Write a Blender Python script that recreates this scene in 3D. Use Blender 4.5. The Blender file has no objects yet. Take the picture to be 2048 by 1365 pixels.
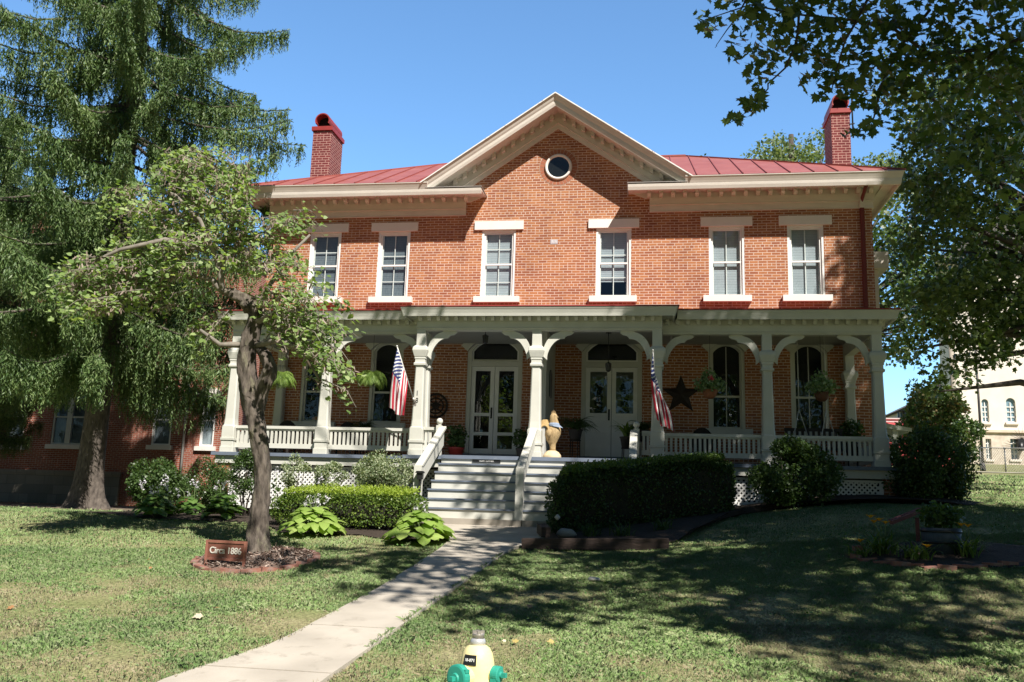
import bpy, math, random
import numpy as np
from mathutils import Vector, Matrix

random.seed(7)
RNG = np.random.default_rng(11)
sc = bpy.context.scene
COL = sc.collection

# ------------------------------------------------------------------ camera
CAM = Vector((2.463, -22.510, 0.217))
CF = Vector((-0.152469, 0.971382, 0.182124))
CR = Vector((0.988304, 0.149286, 0.031140))
CU = Vector((-0.003060, -0.184742, 0.982782))
cam = bpy.data.cameras.new("camera")
cam.sensor_width = 36.0
cam.lens = 1800.0 / 2048.0 * 36.0
cam.clip_start = 0.1
cam.clip_end = 1500.0
camo = bpy.data.objects.new("camera", cam)
COL.objects.link(camo)
M = Matrix((CR, CU, -CF)).transposed().to_4x4()
M.translation = CAM
camo.matrix_world = M
sc.camera = camo

# ------------------------------------------------------------------ sky, sun, exposure
SUN = Vector((0.62, -0.85, 1.15)).normalized()
EL = math.asin(SUN.z)
AZ = math.atan2(SUN.x, SUN.y)
world = bpy.data.worlds.new("World")
sc.world = world
world.use_nodes = True
wt = world.node_tree
wt.nodes.clear()
wo = wt.nodes.new("ShaderNodeOutputWorld")
wb = wt.nodes.new("ShaderNodeBackground")
ws = wt.nodes.new("ShaderNodeTexSky")
ws.sky_type = 'NISHITA'
ws.sun_disc = False
ws.sun_elevation = EL
ws.sun_rotation = AZ
ws.altitude = 200.0
ws.air_density = 1.0
ws.dust_density = 0.25
ws.ozone_density = 2.5
wb.inputs[1].default_value = 0.051
wtint = wt.nodes.new("ShaderNodeMix")
wtint.data_type = 'RGBA'
wtint.blend_type = 'MULTIPLY'
wtint.inputs[0].default_value = 1.0
wtint.inputs[7].default_value = (0.75, 0.98, 1.08, 1)
wt.links.new(ws.outputs[0], wtint.inputs[6])
wtc = wt.nodes.new("ShaderNodeTexCoord")
wsx = wt.nodes.new("ShaderNodeSeparateXYZ")
wmr = wt.nodes.new("ShaderNodeMapRange")       # made-up gradient: sky brightened away from the sun, dimmed elsewhere
wmr.interpolation_type = 'SMOOTHSTEP'
wmr.inputs[1].default_value, wmr.inputs[2].default_value = 0.1, 0.75
wmr.inputs[3].default_value, wmr.inputs[4].default_value = 0.55, 2.9
wt.links.new(wtc.outputs['Generated'], wsx.inputs[0])
wt.links.new(wsx.outputs[1], wmr.inputs[0])
wsc = wt.nodes.new("ShaderNodeVectorMath")
wsc.operation = 'SCALE'
wt.links.new(wtint.outputs[2], wsc.inputs[0])
wt.links.new(wmr.outputs[0], wsc.inputs['Scale'])
wt.links.new(wsc.outputs[0], wb.inputs[0])
wt.links.new(wb.outputs[0], wo.inputs[0])
sl = bpy.data.lights.new("sun", 'SUN')
sl.energy = 5.0
sl.angle = math.radians(0.53)
sl.color = (1.0, 0.95, 0.87)
so = bpy.data.objects.new("sun", sl)
so.rotation_euler = SUN.to_track_quat('Z', 'Y').to_euler()
so.location = (10, -20, 30)
COL.objects.link(so)
sc.view_settings.view_transform = 'Standard'
sc.view_settings.look = 'None'
sc.view_settings.gamma = 1.0
sc.view_settings.exposure = 0.72
sc.view_settings.use_curve_mapping = False
sc.cycles.max_bounces = 6
sc.cycles.diffuse_bounces = 3
sc.cycles.glossy_bounces = 3
sc.cycles.transmission_bounces = 4
sc.cycles.transparent_max_bounces = 8

# ------------------------------------------------------------------ materials
MATS = {}


def newmat(name):
    m = bpy.data.materials.new(name)
    m.use_nodes = True
    nt = m.node_tree
    nt.nodes.clear()
    out = nt.nodes.new("ShaderNodeOutputMaterial")
    return m, nt, out


def N(nt, t, **kw):
    n = nt.nodes.new(t)
    for k, v in kw.items():
        setattr(n, k, v)
    return n


def ramp(nt, stops):
    r = nt.nodes.new("ShaderNodeValToRGB")
    e = r.color_ramp.elements
    while len(e) < len(stops):
        e.new(0.5)
    for i, (p, c) in enumerate(stops):
        e[i].position = p
        e[i].color = (c[0], c[1], c[2], 1)
    return r


def surf(name, c1, c2=None, scale=6.0, rough=0.6, spec=0.4, metal=0.0, bump=0.0, bscale=40.0, detail=5.0,
         stain=None, stain_scale=3.0, stain_cut=(0.58, 0.72), stretch=None):
    """painted / mineral surface: two-colour noise, optional stains and bump"""
    if name in MATS:
        return MATS[name]
    m, nt, out = newmat(name)
    L = nt.links.new
    p = N(nt, "ShaderNodeBsdfPrincipled")
    p.inputs['Roughness'].default_value = rough
    p.inputs['Specular IOR Level'].default_value = spec
    p.inputs['Metallic'].default_value = metal
    tc = N(nt, "ShaderNodeTexCoord")
    vec = tc.outputs['Object']
    if stretch:
        mp = N(nt, "ShaderNodeMapping")
        mp.inputs['Scale'].default_value = stretch
        L(vec, mp.inputs[0])
        vec = mp.outputs[0]
    nz = N(nt, "ShaderNodeTexNoise")
    nz.inputs['Scale'].default_value = scale
    nz.inputs['Detail'].default_value = detail
    L(vec, nz.inputs['Vector'])
    c2 = c2 or tuple(x * 0.82 for x in c1)
    r = ramp(nt, [(0.3, c2), (0.7, c1)])
    L(nz.outputs['Fac'], r.inputs[0])
    colr = r.outputs[0]
    if stain:
        n2 = N(nt, "ShaderNodeTexNoise")
        n2.inputs['Scale'].default_value = stain_scale
        n2.inputs['Detail'].default_value = 8
        n2.inputs['Roughness'].default_value = 0.7
        L(vec, n2.inputs['Vector'])
        mr = N(nt, "ShaderNodeMapRange")
        mr.inputs[1].default_value, mr.inputs[2].default_value = stain_cut
        L(n2.outputs['Fac'], mr.inputs[0])
        mx = N(nt, "ShaderNodeMix", data_type='RGBA')
        L(mr.outputs[0], mx.inputs[0])
        L(colr, mx.inputs[6])
        mx.inputs[7].default_value = (*stain, 1)
        colr = mx.outputs[2]
    L(colr, p.inputs['Base Color'])
    if bump:
        nb = N(nt, "ShaderNodeTexNoise")
        nb.inputs['Scale'].default_value = bscale
        nb.inputs['Detail'].default_value = 4
        L(vec, nb.inputs['Vector'])
        b = N(nt, "ShaderNodeBump")
        b.inputs['Strength'].default_value = bump
        b.inputs['Distance'].default_value = 0.02
        L(nb.outputs['Fac'], b.inputs['Height'])
        L(b.outputs[0], p.inputs['Normal'])
    L(p.outputs[0], out.inputs[0])
    MATS[name] = m
    return m


def brick(name, axis='X', c1=(0.43, 0.178, 0.074), c2=(0.29, 0.098, 0.050), mortar=(0.62, 0.47, 0.39), msize=0.0088, bw=0.218, rh=0.07, headers=7, vary=0.5):
    if name in MATS:
        return MATS[name]
    m, nt, out = newmat(name)
    L = nt.links.new
    p = N(nt, "ShaderNodeBsdfPrincipled")
    p.inputs['Roughness'].default_value = 0.85
    p.inputs['Specular IOR Level'].default_value = 0.25
    tc = N(nt, "ShaderNodeTexCoord")
    sx = N(nt, "ShaderNodeSeparateXYZ")
    L(tc.outputs['Object'], sx.inputs[0])
    cx = N(nt, "ShaderNodeCombineXYZ")
    if axis == 'X':
        L(sx.outputs[0], cx.inputs[0])
    elif axis == 'Y':
        L(sx.outputs[1], cx.inputs[0])
    else:
        ad = N(nt, "ShaderNodeMath", operation='ADD')
        L(sx.outputs[0], ad.inputs[0])
        L(sx.outputs[1], ad.inputs[1])
        L(ad.outputs[0], cx.inputs[0])
    L(sx.outputs[2], cx.inputs[1])
    # slight waviness of the old courses
    nw = N(nt, "ShaderNodeTexNoise")
    nw.inputs['Scale'].default_value = 2.2
    L(tc.outputs['Object'], nw.inputs['Vector'])
    sub = N(nt, "ShaderNodeVectorMath", operation='SUBTRACT')
    sub.inputs[1].default_value = (0.5, 0.5, 0.5)
    L(nw.outputs['Color'], sub.inputs[0])
    scl = N(nt, "ShaderNodeVectorMath", operation='SCALE')
    scl.inputs['Scale'].default_value = 0.018
    L(sub.outputs[0], scl.inputs[0])
    addv = N(nt, "ShaderNodeVectorMath", operation='ADD')
    L(cx.outputs[0], addv.inputs[0])
    L(scl.outputs[0], addv.inputs[1])
    bt = N(nt, "ShaderNodeTexBrick")
    bt.offset = 0.5
    bt.offset_frequency = 2
    bt.squash = 0.5
    bt.squash_frequency = headers
    bt.inputs['Color1'].default_value = (*c1, 1)
    bt.inputs['Color2'].default_value = (*c2, 1)
    bt.inputs['Mortar'].default_value = (*mortar, 1)
    bt.inputs['Scale'].default_value = 1.0
    bt.inputs['Mortar Size'].default_value = msize
    bt.inputs['Mortar Smooth'].default_value = 0.2
    bt.inputs['Brick Width'].default_value = bw
    bt.inputs['Row Height'].default_value = rh
    L(addv.outputs[0], bt.inputs['Vector'])
    nz = N(nt, "ShaderNodeTexNoise")
    nz.inputs['Scale'].default_value = 1.3
    nz.inputs['Detail'].default_value = 6
    L(tc.outputs['Object'], nz.inputs['Vector'])
    rr = ramp(nt, [(0.3, (0.78, 0.74, 0.72)), (0.5, (1, 1, 1)), (0.72, (1.12, 1.08, 1.02))])
    L(nz.outputs['Fac'], rr.inputs[0])
    mx = N(nt, "ShaderNodeMix", data_type='RGBA', blend_type='MULTIPLY')
    mx.inputs[0].default_value = vary
    L(bt.outputs['Color'], mx.inputs[6])
    L(rr.outputs[0], mx.inputs[7])
    n3 = N(nt, "ShaderNodeTexNoise")
    n3.inputs['Scale'].default_value = 60
    L(tc.outputs['Object'], n3.inputs['Vector'])
    r3 = ramp(nt, [(0.3, (0.85, 0.85, 0.85)), (0.7, (1.1, 1.1, 1.1))])
    L(n3.outputs['Fac'], r3.inputs[0])
    m3 = N(nt, "ShaderNodeMix", data_type='RGBA', blend_type='MULTIPLY')
    m3.inputs[0].default_value = 0.6
    L(mx.outputs[2], m3.inputs[6])
    L(r3.outputs[0], m3.inputs[7])
    # soot and rain streaks of an old wall
    mp = N(nt, "ShaderNodeMapping")
    mp.inputs['Scale'].default_value = (1.6, 1.6, 0.35)
    L(tc.outputs['Object'], mp.inputs[0])
    n4 = N(nt, "ShaderNodeTexNoise")
    n4.inputs['Scale'].default_value = 1.1
    n4.inputs['Detail'].default_value = 7
    n4.inputs['Roughness'].default_value = 0.62
    L(mp.outputs[0], n4.inputs['Vector'])
    r4 = ramp(nt, [(0.30, (0.66, 0.62, 0.60)), (0.52, (1, 1, 1)), (0.74, (1.15, 1.14, 1.12))])
    L(n4.outputs['Fac'], r4.inputs[0])
    m4 = N(nt, "ShaderNodeMix", data_type='RGBA', blend_type='MULTIPLY')
    m4.inputs[0].default_value = 0.45
    L(m3.outputs[2], m4.inputs[6])
    L(r4.outputs[0], m4.inputs[7])
    L(m4.outputs[2], p.inputs['Base Color'])
    b = N(nt, "ShaderNodeBump")
    b.inputs['Strength'].default_value = 0.5
    b.inputs['Distance'].default_value = 0.008
    b.invert = True
    L(bt.outputs['Fac'], b.inputs['Height'])
    L(b.outputs[0], p.inputs['Normal'])
    L(p.outputs[0], out.inputs[0])
    MATS[name] = m
    return m


def leafmat(name, cols, trans=0.35, rough=0.5, spec=0.35, tcol=None, noise=0.0, up=0.0):
    """leaf: every leaf is a mesh island with its own tint; light also passes through it"""
    if name in MATS:
        return MATS[name]
    m, nt, out = newmat(name)
    L = nt.links.new
    g = N(nt, "ShaderNodeNewGeometry")
    n = len(cols)
    r = ramp(nt, [(i / max(1, n - 1), c) for i, c in enumerate(cols)])
    L(g.outputs['Random Per Island'], r.inputs[0])
    colr = r.outputs[0]
    if noise:
        tc = N(nt, "ShaderNodeTexCoord")
        nz = N(nt, "ShaderNodeTexNoise")
        nz.inputs['Scale'].default_value = noise
        L(tc.outputs['Object'], nz.inputs['Vector'])
        rr = ramp(nt, [(0.32, (0.72, 0.78, 0.7)), (0.66, (1.2, 1.15, 1.1))])
        L(nz.outputs['Fac'], rr.inputs[0])
        mx = N(nt, "ShaderNodeMix", data_type='RGBA', blend_type='MULTIPLY')
        mx.inputs[0].default_value = 1
        L(colr, mx.inputs[6])
        L(rr.outputs[0], mx.inputs[7])
        colr = mx.outputs[2]
    p = N(nt, "ShaderNodeBsdfPrincipled")
    p.inputs['Roughness'].default_value = rough
    p.inputs['Specular IOR Level'].default_value = spec
    L(colr, p.inputs['Base Color'])
    t = N(nt, "ShaderNodeBsdfTranslucent")
    if up:   # a mown sward takes the light as a whole, so the blades share an upward normal
        vm = N(nt, "ShaderNodeVectorMath", operation='SCALE')
        vm.inputs['Scale'].default_value = 1 - up
        L(g.outputs['Normal'], vm.inputs[0])
        va = N(nt, "ShaderNodeVectorMath", operation='ADD')
        va.inputs[1].default_value = (0, 0, up)
        L(vm.outputs[0], va.inputs[0])
        vn = N(nt, "ShaderNodeVectorMath", operation='NORMALIZE')
        L(va.outputs[0], vn.inputs[0])
        L(vn.outputs[0], p.inputs['Normal'])
    mt = N(nt, "ShaderNodeMix", data_type='RGBA', blend_type='MULTIPLY')
    mt.inputs[0].default_value = 1
    L(colr, mt.inputs[6])
    mt.inputs[7].default_value = (*(tcol or (1.5, 1.6, 0.6)), 1)
    L(mt.outputs[2], t.inputs[0])
    ms = N(nt, "ShaderNodeMixShader")
    ms.inputs[0].default_value = trans
    L(p.outputs[0], ms.inputs[1])
    L(t.outputs[0], ms.inputs[2])
    L(ms.outputs[0], out.inputs[0])
    MATS[name] = m
    return m


def glassmat(name, tint=(0.9, 0.95, 0.95), ior=1.5, boost=1.0, wave=0.0):
    """window pane: see-through with a mirror reflection"""
    if name in MATS:
        return MATS[name]
    m, nt, out = newmat(name)
    L = nt.links.new
    tr = N(nt, "ShaderNodeBsdfTransparent")
    tr.inputs[0].default_value = (*tint, 1)
    gl = N(nt, "ShaderNodeBsdfGlossy")
    gl.inputs['Roughness'].default_value = 0.015
    gl.inputs[0].default_value = (0.95, 0.97, 1, 1)
    lw = N(nt, "ShaderNodeLayerWeight")
    lw.inputs[0].default_value = 0.5
    pw = N(nt, "ShaderNodeMath", operation='POWER')
    pw.inputs[1].default_value = 5.0
    L(lw.outputs['Facing'], pw.inputs[0])
    mu = N(nt, "ShaderNodeMath", operation='MULTIPLY_ADD', use_clamp=True)
    mu.inputs[1].default_value = 0.9
    mu.inputs[2].default_value = 0.045 * boost
    L(pw.outputs[0], mu.inputs[0])
    if wave:
        tc = N(nt, "ShaderNodeTexCoord")
        nz = N(nt, "ShaderNodeTexNoise")
        nz.inputs['Scale'].default_value = 2.0
        L(tc.outputs['Object'], nz.inputs['Vector'])
        b = N(nt, "ShaderNodeBump")
        b.inputs['Strength'].default_value = wave
        b.inputs['Distance'].default_value = 0.02
        L(nz.outputs['Fac'], b.inputs['Height'])
        L(b.outputs[0], gl.inputs['Normal'])
    ms = N(nt, "ShaderNodeMixShader")
    L(mu.outputs[0], ms.inputs[0])
    L(tr.outputs[0], ms.inputs[1])
    L(gl.outputs[0], ms.inputs[2])
    L(ms.outputs[0], out.inputs[0])
    MATS[name] = m
    return m


BRICK = brick("house_brick")
BRICK_Y = brick("house_brick_side", axis='Y')
BRICK_CH = brick("chimney_brick", axis='S', c1=(0.20, 0.042, 0.042), c2=(0.145, 0.03, 0.033), mortar=(0.50, 0.30, 0.26), msize=0.009, bw=0.21, rh=0.075)
BRICK_L = brick("neighbour_brick", c1=(0.34, 0.105, 0.06), c2=(0.25, 0.075, 0.05), mortar=(0.42, 0.32, 0.27))
CREAM = surf("cream_paint", (0.70, 0.635, 0.565), (0.62, 0.56, 0.50), scale=2.5, rough=0.55, stain=(0.36, 0.29, 0.22), stain_scale=5, stain_cut=(0.66, 0.80), stretch=(1.0, 1.0, 3.0), bump=0.05)
PALE = surf("pale_stone_paint", (0.80, 0.75, 0.70), (0.74, 0.69, 0.64), scale=3, rough=0.6, stain=(0.25, 0.22, 0.2), stain_scale=7, stain_cut=(0.73, 0.76), bump=0.05)
WHITE = surf("white_trim_paint", (0.82, 0.81, 0.78), (0.76, 0.75, 0.72), scale=4, rough=0.45)
PORCH = surf("porch_paint", (0.62, 0.61, 0.55), (0.55, 0.54, 0.48), scale=2.5, rough=0.5, stain=(0.42, 0.38, 0.30), stain_scale=6, stain_cut=(0.68, 0.85), bump=0.04)
DECK = surf("grey_blue_deck_paint", (0.17, 0.20, 0.26), (0.13, 0.155, 0.20), scale=3, rough=0.5, stain=(0.36, 0.37, 0.38), stain_scale=5, stain_cut=(0.6, 0.8))
ROOFRED = surf("red_metal_roof", (0.34, 0.105, 0.085), (0.28, 0.08, 0.065), scale=1.6, rough=0.5, spec=0.5, stain=(0.37, 0.15, 0.125), stain_scale=1.5, stain_cut=(0.5, 0.8))
REDTRIM = surf("dark_red_paint", (0.34, 0.045, 0.04), (0.26, 0.03, 0.03), scale=5, rough=0.5)
DARKFLUE = surf("flue_dark", (0.012, 0.01, 0.01), rough=0.9)
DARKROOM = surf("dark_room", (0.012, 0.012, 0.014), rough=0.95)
BLIND = surf("window_blind", (0.40, 0.43, 0.46), (0.33, 0.36, 0.39), scale=3, rough=0.8)
BLINDDK = surf("dark_backing", (0.16, 0.18, 0.20), (0.11, 0.13, 0.15), scale=6, rough=0.9, stretch=(6, 1, 1))
LACE = surf("lace_curtain", (0.33, 0.31, 0.22), (0.22, 0.21, 0.15), scale=20, rough=0.9, stretch=(4, 1, 1))
GLASS = glassmat("window_glass", boost=1.6, wave=0.15)
GLASSD = glassmat("door_glass", tint=(0.55, 0.6, 0.6), boost=2.0, wave=0.1)
BLACKM = surf("black_metal", (0.015, 0.015, 0.016), rough=0.4, spec=0.5)
DARKIRON = surf("dark_iron", (0.035, 0.022, 0.016), (0.02, 0.014, 0.012), rough=0.6)
CONC = surf("concrete", (0.52, 0.465, 0.39), (0.40, 0.355, 0.295), scale=1.7, rough=0.9, bump=0.15, bscale=120, stain=(0.30, 0.26, 0.21), stain_scale=5.0, stain_cut=(0.55, 0.75))
CONCD = surf("old_concrete", (0.36, 0.32, 0.27), (0.28, 0.25, 0.21), scale=3, rough=0.9, bump=0.15, bscale=90)
STONEB = surf("foundation_stone", (0.34, 0.31, 0.27), (0.25, 0.23, 0.2), scale=2.5, rough=0.9, bump=0.3, bscale=20)
STONEBLK = brick("foundation_blocks", c1=(0.30, 0.27, 0.23), c2=(0.22, 0.20, 0.17), mortar=(0.20, 0.18, 0.16), msize=0.012, bw=0.75, rh=0.33, headers=99)
BARKS = surf("spruce_bark", (0.15, 0.125, 0.105), (0.055, 0.045, 0.038), scale=10, rough=0.95, bump=1.0, bscale=22, stretch=(1.6, 1.6, 0.6), detail=8)
BARKR = surf("redbud_bark", (0.17, 0.14, 0.115), (0.03, 0.023, 0.018), scale=9, rough=0.95, bump=1.0, bscale=16, stretch=(1.8, 1.8, 0.55), detail=8, stain=(0.20, 0.19, 0.12), stain_scale=4, stain_cut=(0.55, 0.7))
BARKD = surf("twig_bark", (0.09, 0.075, 0.06), (0.05, 0.04, 0.033), scale=12, rough=0.9, bump=0.4)
BARKG = surf("pale_twig_bark", (0.26, 0.23, 0.19), (0.15, 0.13, 0.11), scale=12, rough=0.9)
MULCH = surf("bark_mulch", (0.26, 0.18, 0.14), (0.10, 0.065, 0.05), scale=35, rough=0.95, bump=1.0, bscale=45, detail=8)
SOIL = surf("bed_soil", (0.06, 0.042, 0.03), (0.03, 0.021, 0.016), scale=20, rough=0.95, bump=0.9, bscale=35)
TERRA = surf("terracotta", (0.36, 0.14, 0.07), (0.26, 0.10, 0.05), scale=6, rough=0.8)
EDGEB = surf("edging_brick", (0.34, 0.155, 0.105), (0.22, 0.095, 0.075), scale=7, rough=0.9, bump=0.4, stain=(0.25, 0.2, 0.19), stain_scale=5, stain_cut=(0.5, 0.7))
TIMBER = surf("old_timber", (0.075, 0.05, 0.04), (0.035, 0.025, 0.022), scale=6, rough=0.9, bump=0.6, bscale=14, stretch=(0.5, 4, 4))

# ------------------------------------------------------------------ geometry helpers


class MB:
    def __init__(self):
        self.v = []
        self.f = []
        self.m = []
        self.sm = []

    def add(self, vs, fs, mi=0, smooth=False):
        o = len(self.v)
        self.v += [tuple(p) for p in vs]
        for f in fs:
            self.f.append(tuple(i + o for i in f))
            self.m.append(mi)
            self.sm.append(smooth)
        return self

    def box(self, x0, x1, y0, y1, z0, z1, mi=0):
        vs = [(x0, y0, z0), (x1, y0, z0), (x1, y1, z0), (x0, y1, z0), (x0, y0, z1), (x1, y0, z1), (x1, y1, z1), (x0, y1, z1)]
        return self.add(vs, [(0, 3, 2, 1), (4, 5, 6, 7), (0, 1, 5, 4), (1, 2, 6, 5), (2, 3, 7, 6), (3, 0, 4, 7)], mi)

    def beam(self, a, b, w, h, up=(0, 0, 1), mi=0):
        a, b = Vector(a), Vector(b)
        d = (b - a).normalized()
        s = d.cross(Vector(up))
        if s.length < 1e-5:
            s = d.cross(Vector((1, 0, 0)))
        s.normalize()
        u = s.cross(d)
        vs = []
        for p in (a, b):
            for i, j in ((-1, -1), (1, -1), (1, 1), (-1, 1)):
                vs.append(p + s * (i * w / 2) + u * (j * h / 2))
        return self.add(vs, [(0, 1, 2, 3), (7, 6, 5, 4), (0, 4, 5, 1), (1, 5, 6, 2), (2, 6, 7, 3), (3, 7, 4, 0)], mi)

    def prism(self, poly, d0, d1, plane='XZ', mi=0):
        """extrude a 2-D outline; XZ: along Y, YZ: along X, XY: along Z"""
        n = len(poly)

        def P(p, d):
            if plane == 'XZ':
                return (p[0], d, p[1])
            if plane == 'YZ':
                return (d, p[0], p[1])
            return (p[0], p[1], d)
        vs = [P(p, d0) for p in poly] + [P(p, d1) for p in poly]
        fs = [tuple(range(n)), tuple(range(2 * n - 1, n - 1, -1))]
        fs += [(i, i + n, (i + 1) % n + n, (i + 1) % n) for i in range(n)]
        return self.add(vs, fs, mi)

    def strip(self, A, B, d0, d1, plane='XZ', mi=0):
        """band between two polylines of equal length, extruded (handles concave shapes)"""
        for i in range(len(A) - 1):
            self.prism([A[i], A[i + 1], B[i + 1], B[i]], d0, d1, plane, mi)
        return self

    def tube(self, pts, rad, n=8, mi=0, cap=True, jit=0.0, ex=1.0, ey=1.0):
        pts = [Vector(p) for p in pts]
        k = len(pts)
        if not hasattr(rad, '__len__'):
            rad = [rad] * k
        vs = []
        prev = None
        for i, p in enumerate(pts):
            t = (pts[min(i + 1, k - 1)] - pts[max(i - 1, 0)])
            if t.length < 1e-9:
                t = Vector((0, 0, 1))
            t.normalize()
            if prev is None:
                s = t.cross(Vector((0, 1, 0)))
                if s.length < 0.05:
                    s = t.cross(Vector((1, 0, 0)))
            else:
                s = prev - t * prev.dot(t)
            s.normalize()
            prev = s
            u = t.cross(s)
            for j in range(n):
                a = 2 * math.pi * j / n
                r = rad[i] * (1 + (random.uniform(-jit, jit) if jit else 0))
                vs.append(p + s * (math.cos(a) * r * ex) + u * (math.sin(a) * r * ey))
        fs = []
        for i in range(k - 1):
            for j in range(n):
                fs.append((i * n + j, i * n + (j + 1) % n, (i + 1) * n + (j + 1) % n, (i + 1) * n + j))
        if cap:
            fs.append(tuple(range(n - 1, -1, -1)))
            fs.append(tuple(range((k - 1) * n, k * n)))
        return self.add(vs, fs, mi, True)

    def lathe(self, prof, c=(0, 0, 0), n=16, mi=0, axis='Z', smooth=True, cap=True, a0=0.0):
        """prof: (radius, height) list"""
        vs = []
        for r, h in prof:
            for j in range(n):
                a = a0 + 2 * math.pi * j / n
                x, y = r * math.cos(a), r * math.sin(a)
                if axis == 'Z':
                    vs.append((c[0] + x, c[1] + y, c[2] + h))
                elif axis == 'Y':
                    vs.append((c[0] + x, c[1] + h, c[2] + y))
                else:
                    vs.append((c[0] + h, c[1] + x, c[2] + y))
        fs = []
        k = len(prof)
        for i in range(k - 1):
            for j in range(n):
                fs.append((i * n + j, i * n + (j + 1) % n, (i + 1) * n + (j + 1) % n, (i + 1) * n + j))
        if cap:
            fs.append(tuple(range(n - 1, -1, -1)))
            fs.append(tuple(range((k - 1) * n, k * n)))
        return self.add(vs, fs, mi, smooth)

    def sphere(self, c, r, n=12, m=8, mi=0, sx=1, sy=1, sz=1):
        prof = [(max(1e-4, r * math.sin(math.pi * i / m)), -r * math.cos(math.pi * i / m)) for i in range(m + 1)]
        vs = []
        for rr, h in prof:
            for j in range(n):
                a = 2 * math.pi * j / n
                vs.append((c[0] + rr * math.cos(a) * sx, c[1] + rr * math.sin(a) * sy, c[2] + h * sz))
        fs = []
        for i in range(m):
            for j in range(n):
                fs.append((i * n + j, i * n + (j + 1) % n, (i + 1) * n + (j + 1) % n, (i + 1) * n + j))
        return self.add(vs, fs, mi, True)


def root_of(o):
    while o.parent:
        o = o.parent
    return o


def meta(o, label=None, cat=None, group=None, kind=None):
    for k, v in (('label', label), ('category', cat), ('group', group), ('kind', kind)):
        if v:
            o[k] = v
    return o


def thing(name, label, cat, loc=(0, 0, 0), group=None):
    o = bpy.data.objects.new(name, None)
    o.empty_display_size = 0.2
    o.location = loc
    COL.objects.link(o)
    return meta(o, label, cat, group)


def link(name, me, parent, loc, recalc=True):
    o = bpy.data.objects.new(name, me)
    COL.objects.link(o)
    if parent:
        o.parent = parent
    else:
        o.location = loc
    return o


def build(name, mb, mats, parent=None, loc=None, fix=True):
    """world-coordinate MB -> one object (child of parent, or top-level with its origin at loc)"""
    if not isinstance(mats, (list, tuple)):
        mats = [mats]
    base = root_of(parent).location if parent else Vector(loc if loc else (0, 0, 0))
    me = bpy.data.meshes.new(name)
    me.from_pydata([(p[0] - base.x, p[1] - base.y, p[2] - base.z) for p in mb.v], [], mb.f)
    for m in mats:
        me.materials.append(m)
    me.polygons.foreach_set('material_index', mb.m)
    me.polygons.foreach_set('use_smooth', mb.sm)
    if fix:
        import bmesh
        bm = bmesh.new()
        bm.from_mesh(me)
        bmesh.ops.recalc_face_normals(bm, faces=bm.faces)
        bm.to_mesh(me)
        bm.free()
    me.update()
    return link(name, me, parent, base)


def soup(name, verts, mat, parent=None, loc=None, smooth=False, mats=None, mi=None):
    """verts: (N,k,3) polygons that share no corners -> one object"""
    n, k, _ = verts.shape
    base = root_of(parent).location if parent else Vector(loc if loc else (0, 0, 0))
    v = (verts.reshape(-1, 3) - np.array(base)).astype(np.float32)
    me = bpy.data.meshes.new(name)
    me.vertices.add(n * k)
    me.vertices.foreach_set('co', v.ravel())
    me.loops.add(n * k)
    me.loops.foreach_set('vertex_index', np.arange(n * k, dtype=np.int32))
    me.polygons.add(n)
    me.polygons.foreach_set('loop_start', np.arange(n, dtype=np.int32) * k)
    me.polygons.foreach_set('loop_total', np.full(n, k, dtype=np.int32))
    for m in (mats or [mat]):
        me.materials.append(m)
    if mi is not None:
        me.polygons.foreach_set('material_index', mi.astype(np.int32))
    me.update(calc_edges=True)
    me.validate()
    return link(name, me, parent, base)


def shared(name, verts, faces, mat, parent=None, loc=None, smooth=True):
    """numpy verts + list of quads -> one object"""
    base = root_of(parent).location if parent else Vector(loc if loc else (0, 0, 0))
    v = (verts - np.array(base)).astype(np.float32)
    faces = np.asarray(faces, dtype=np.int32)
    n, k = faces.shape
    me = bpy.data.meshes.new(name)
    me.vertices.add(len(v))
    me.vertices.foreach_set('co', v.ravel())
    me.loops.add(n * k)
    me.loops.foreach_set('vertex_index', faces.ravel())
    me.polygons.add(n)
    me.polygons.foreach_set('loop_start', np.arange(n, dtype=np.int32) * k)
    me.polygons.foreach_set('loop_total', np.full(n, k, dtype=np.int32))
    me.polygons.foreach_set('use_smooth', np.full(n, smooth))
    me.materials.append(mat)
    me.update(calc_edges=True)
    me.validate()
    return link(name, me, parent, base)


def unit(a):
    return a / np.maximum(1e-9, np.linalg.norm(a, axis=1, keepdims=True))


def leaves(cent, size, tmpl, nbias=(0, 0, 0.6), spread=1.0, ldir=None, lspread=1.0, var=0.35, rng=RNG):
    """place a flat leaf outline (k,2) at every centre; returns (N,k,3)"""
    n = len(cent)
    t = np.array(tmpl, float)
    if t.shape[1] == 2:
        t = np.hstack([t, np.zeros((len(t), 1))])
    nb = np.broadcast_to(np.array(nbias, float), (n, 3))
    nr = unit(rng.normal(size=(n, 3)) * spread + nb)
    d = rng.normal(size=(n, 3)) * lspread
    if ldir is not None:
        d = d + np.broadcast_to(np.array(ldir, float), (n, 3))
    d = unit(d - nr * np.sum(d * nr, axis=1, keepdims=True))
    w = np.cross(d, nr)
    s = np.broadcast_to(np.array(size, float), (n,)) * (1 + rng.uniform(-var, var, n))
    return cent[:, None, :] + s[:, None, None] * (t[None, :, 0:1] * w[:, None, :] + t[None, :, 1:2] * d[:, None, :] + t[None, :, 2:3] * nr[:, None, :])


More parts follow.
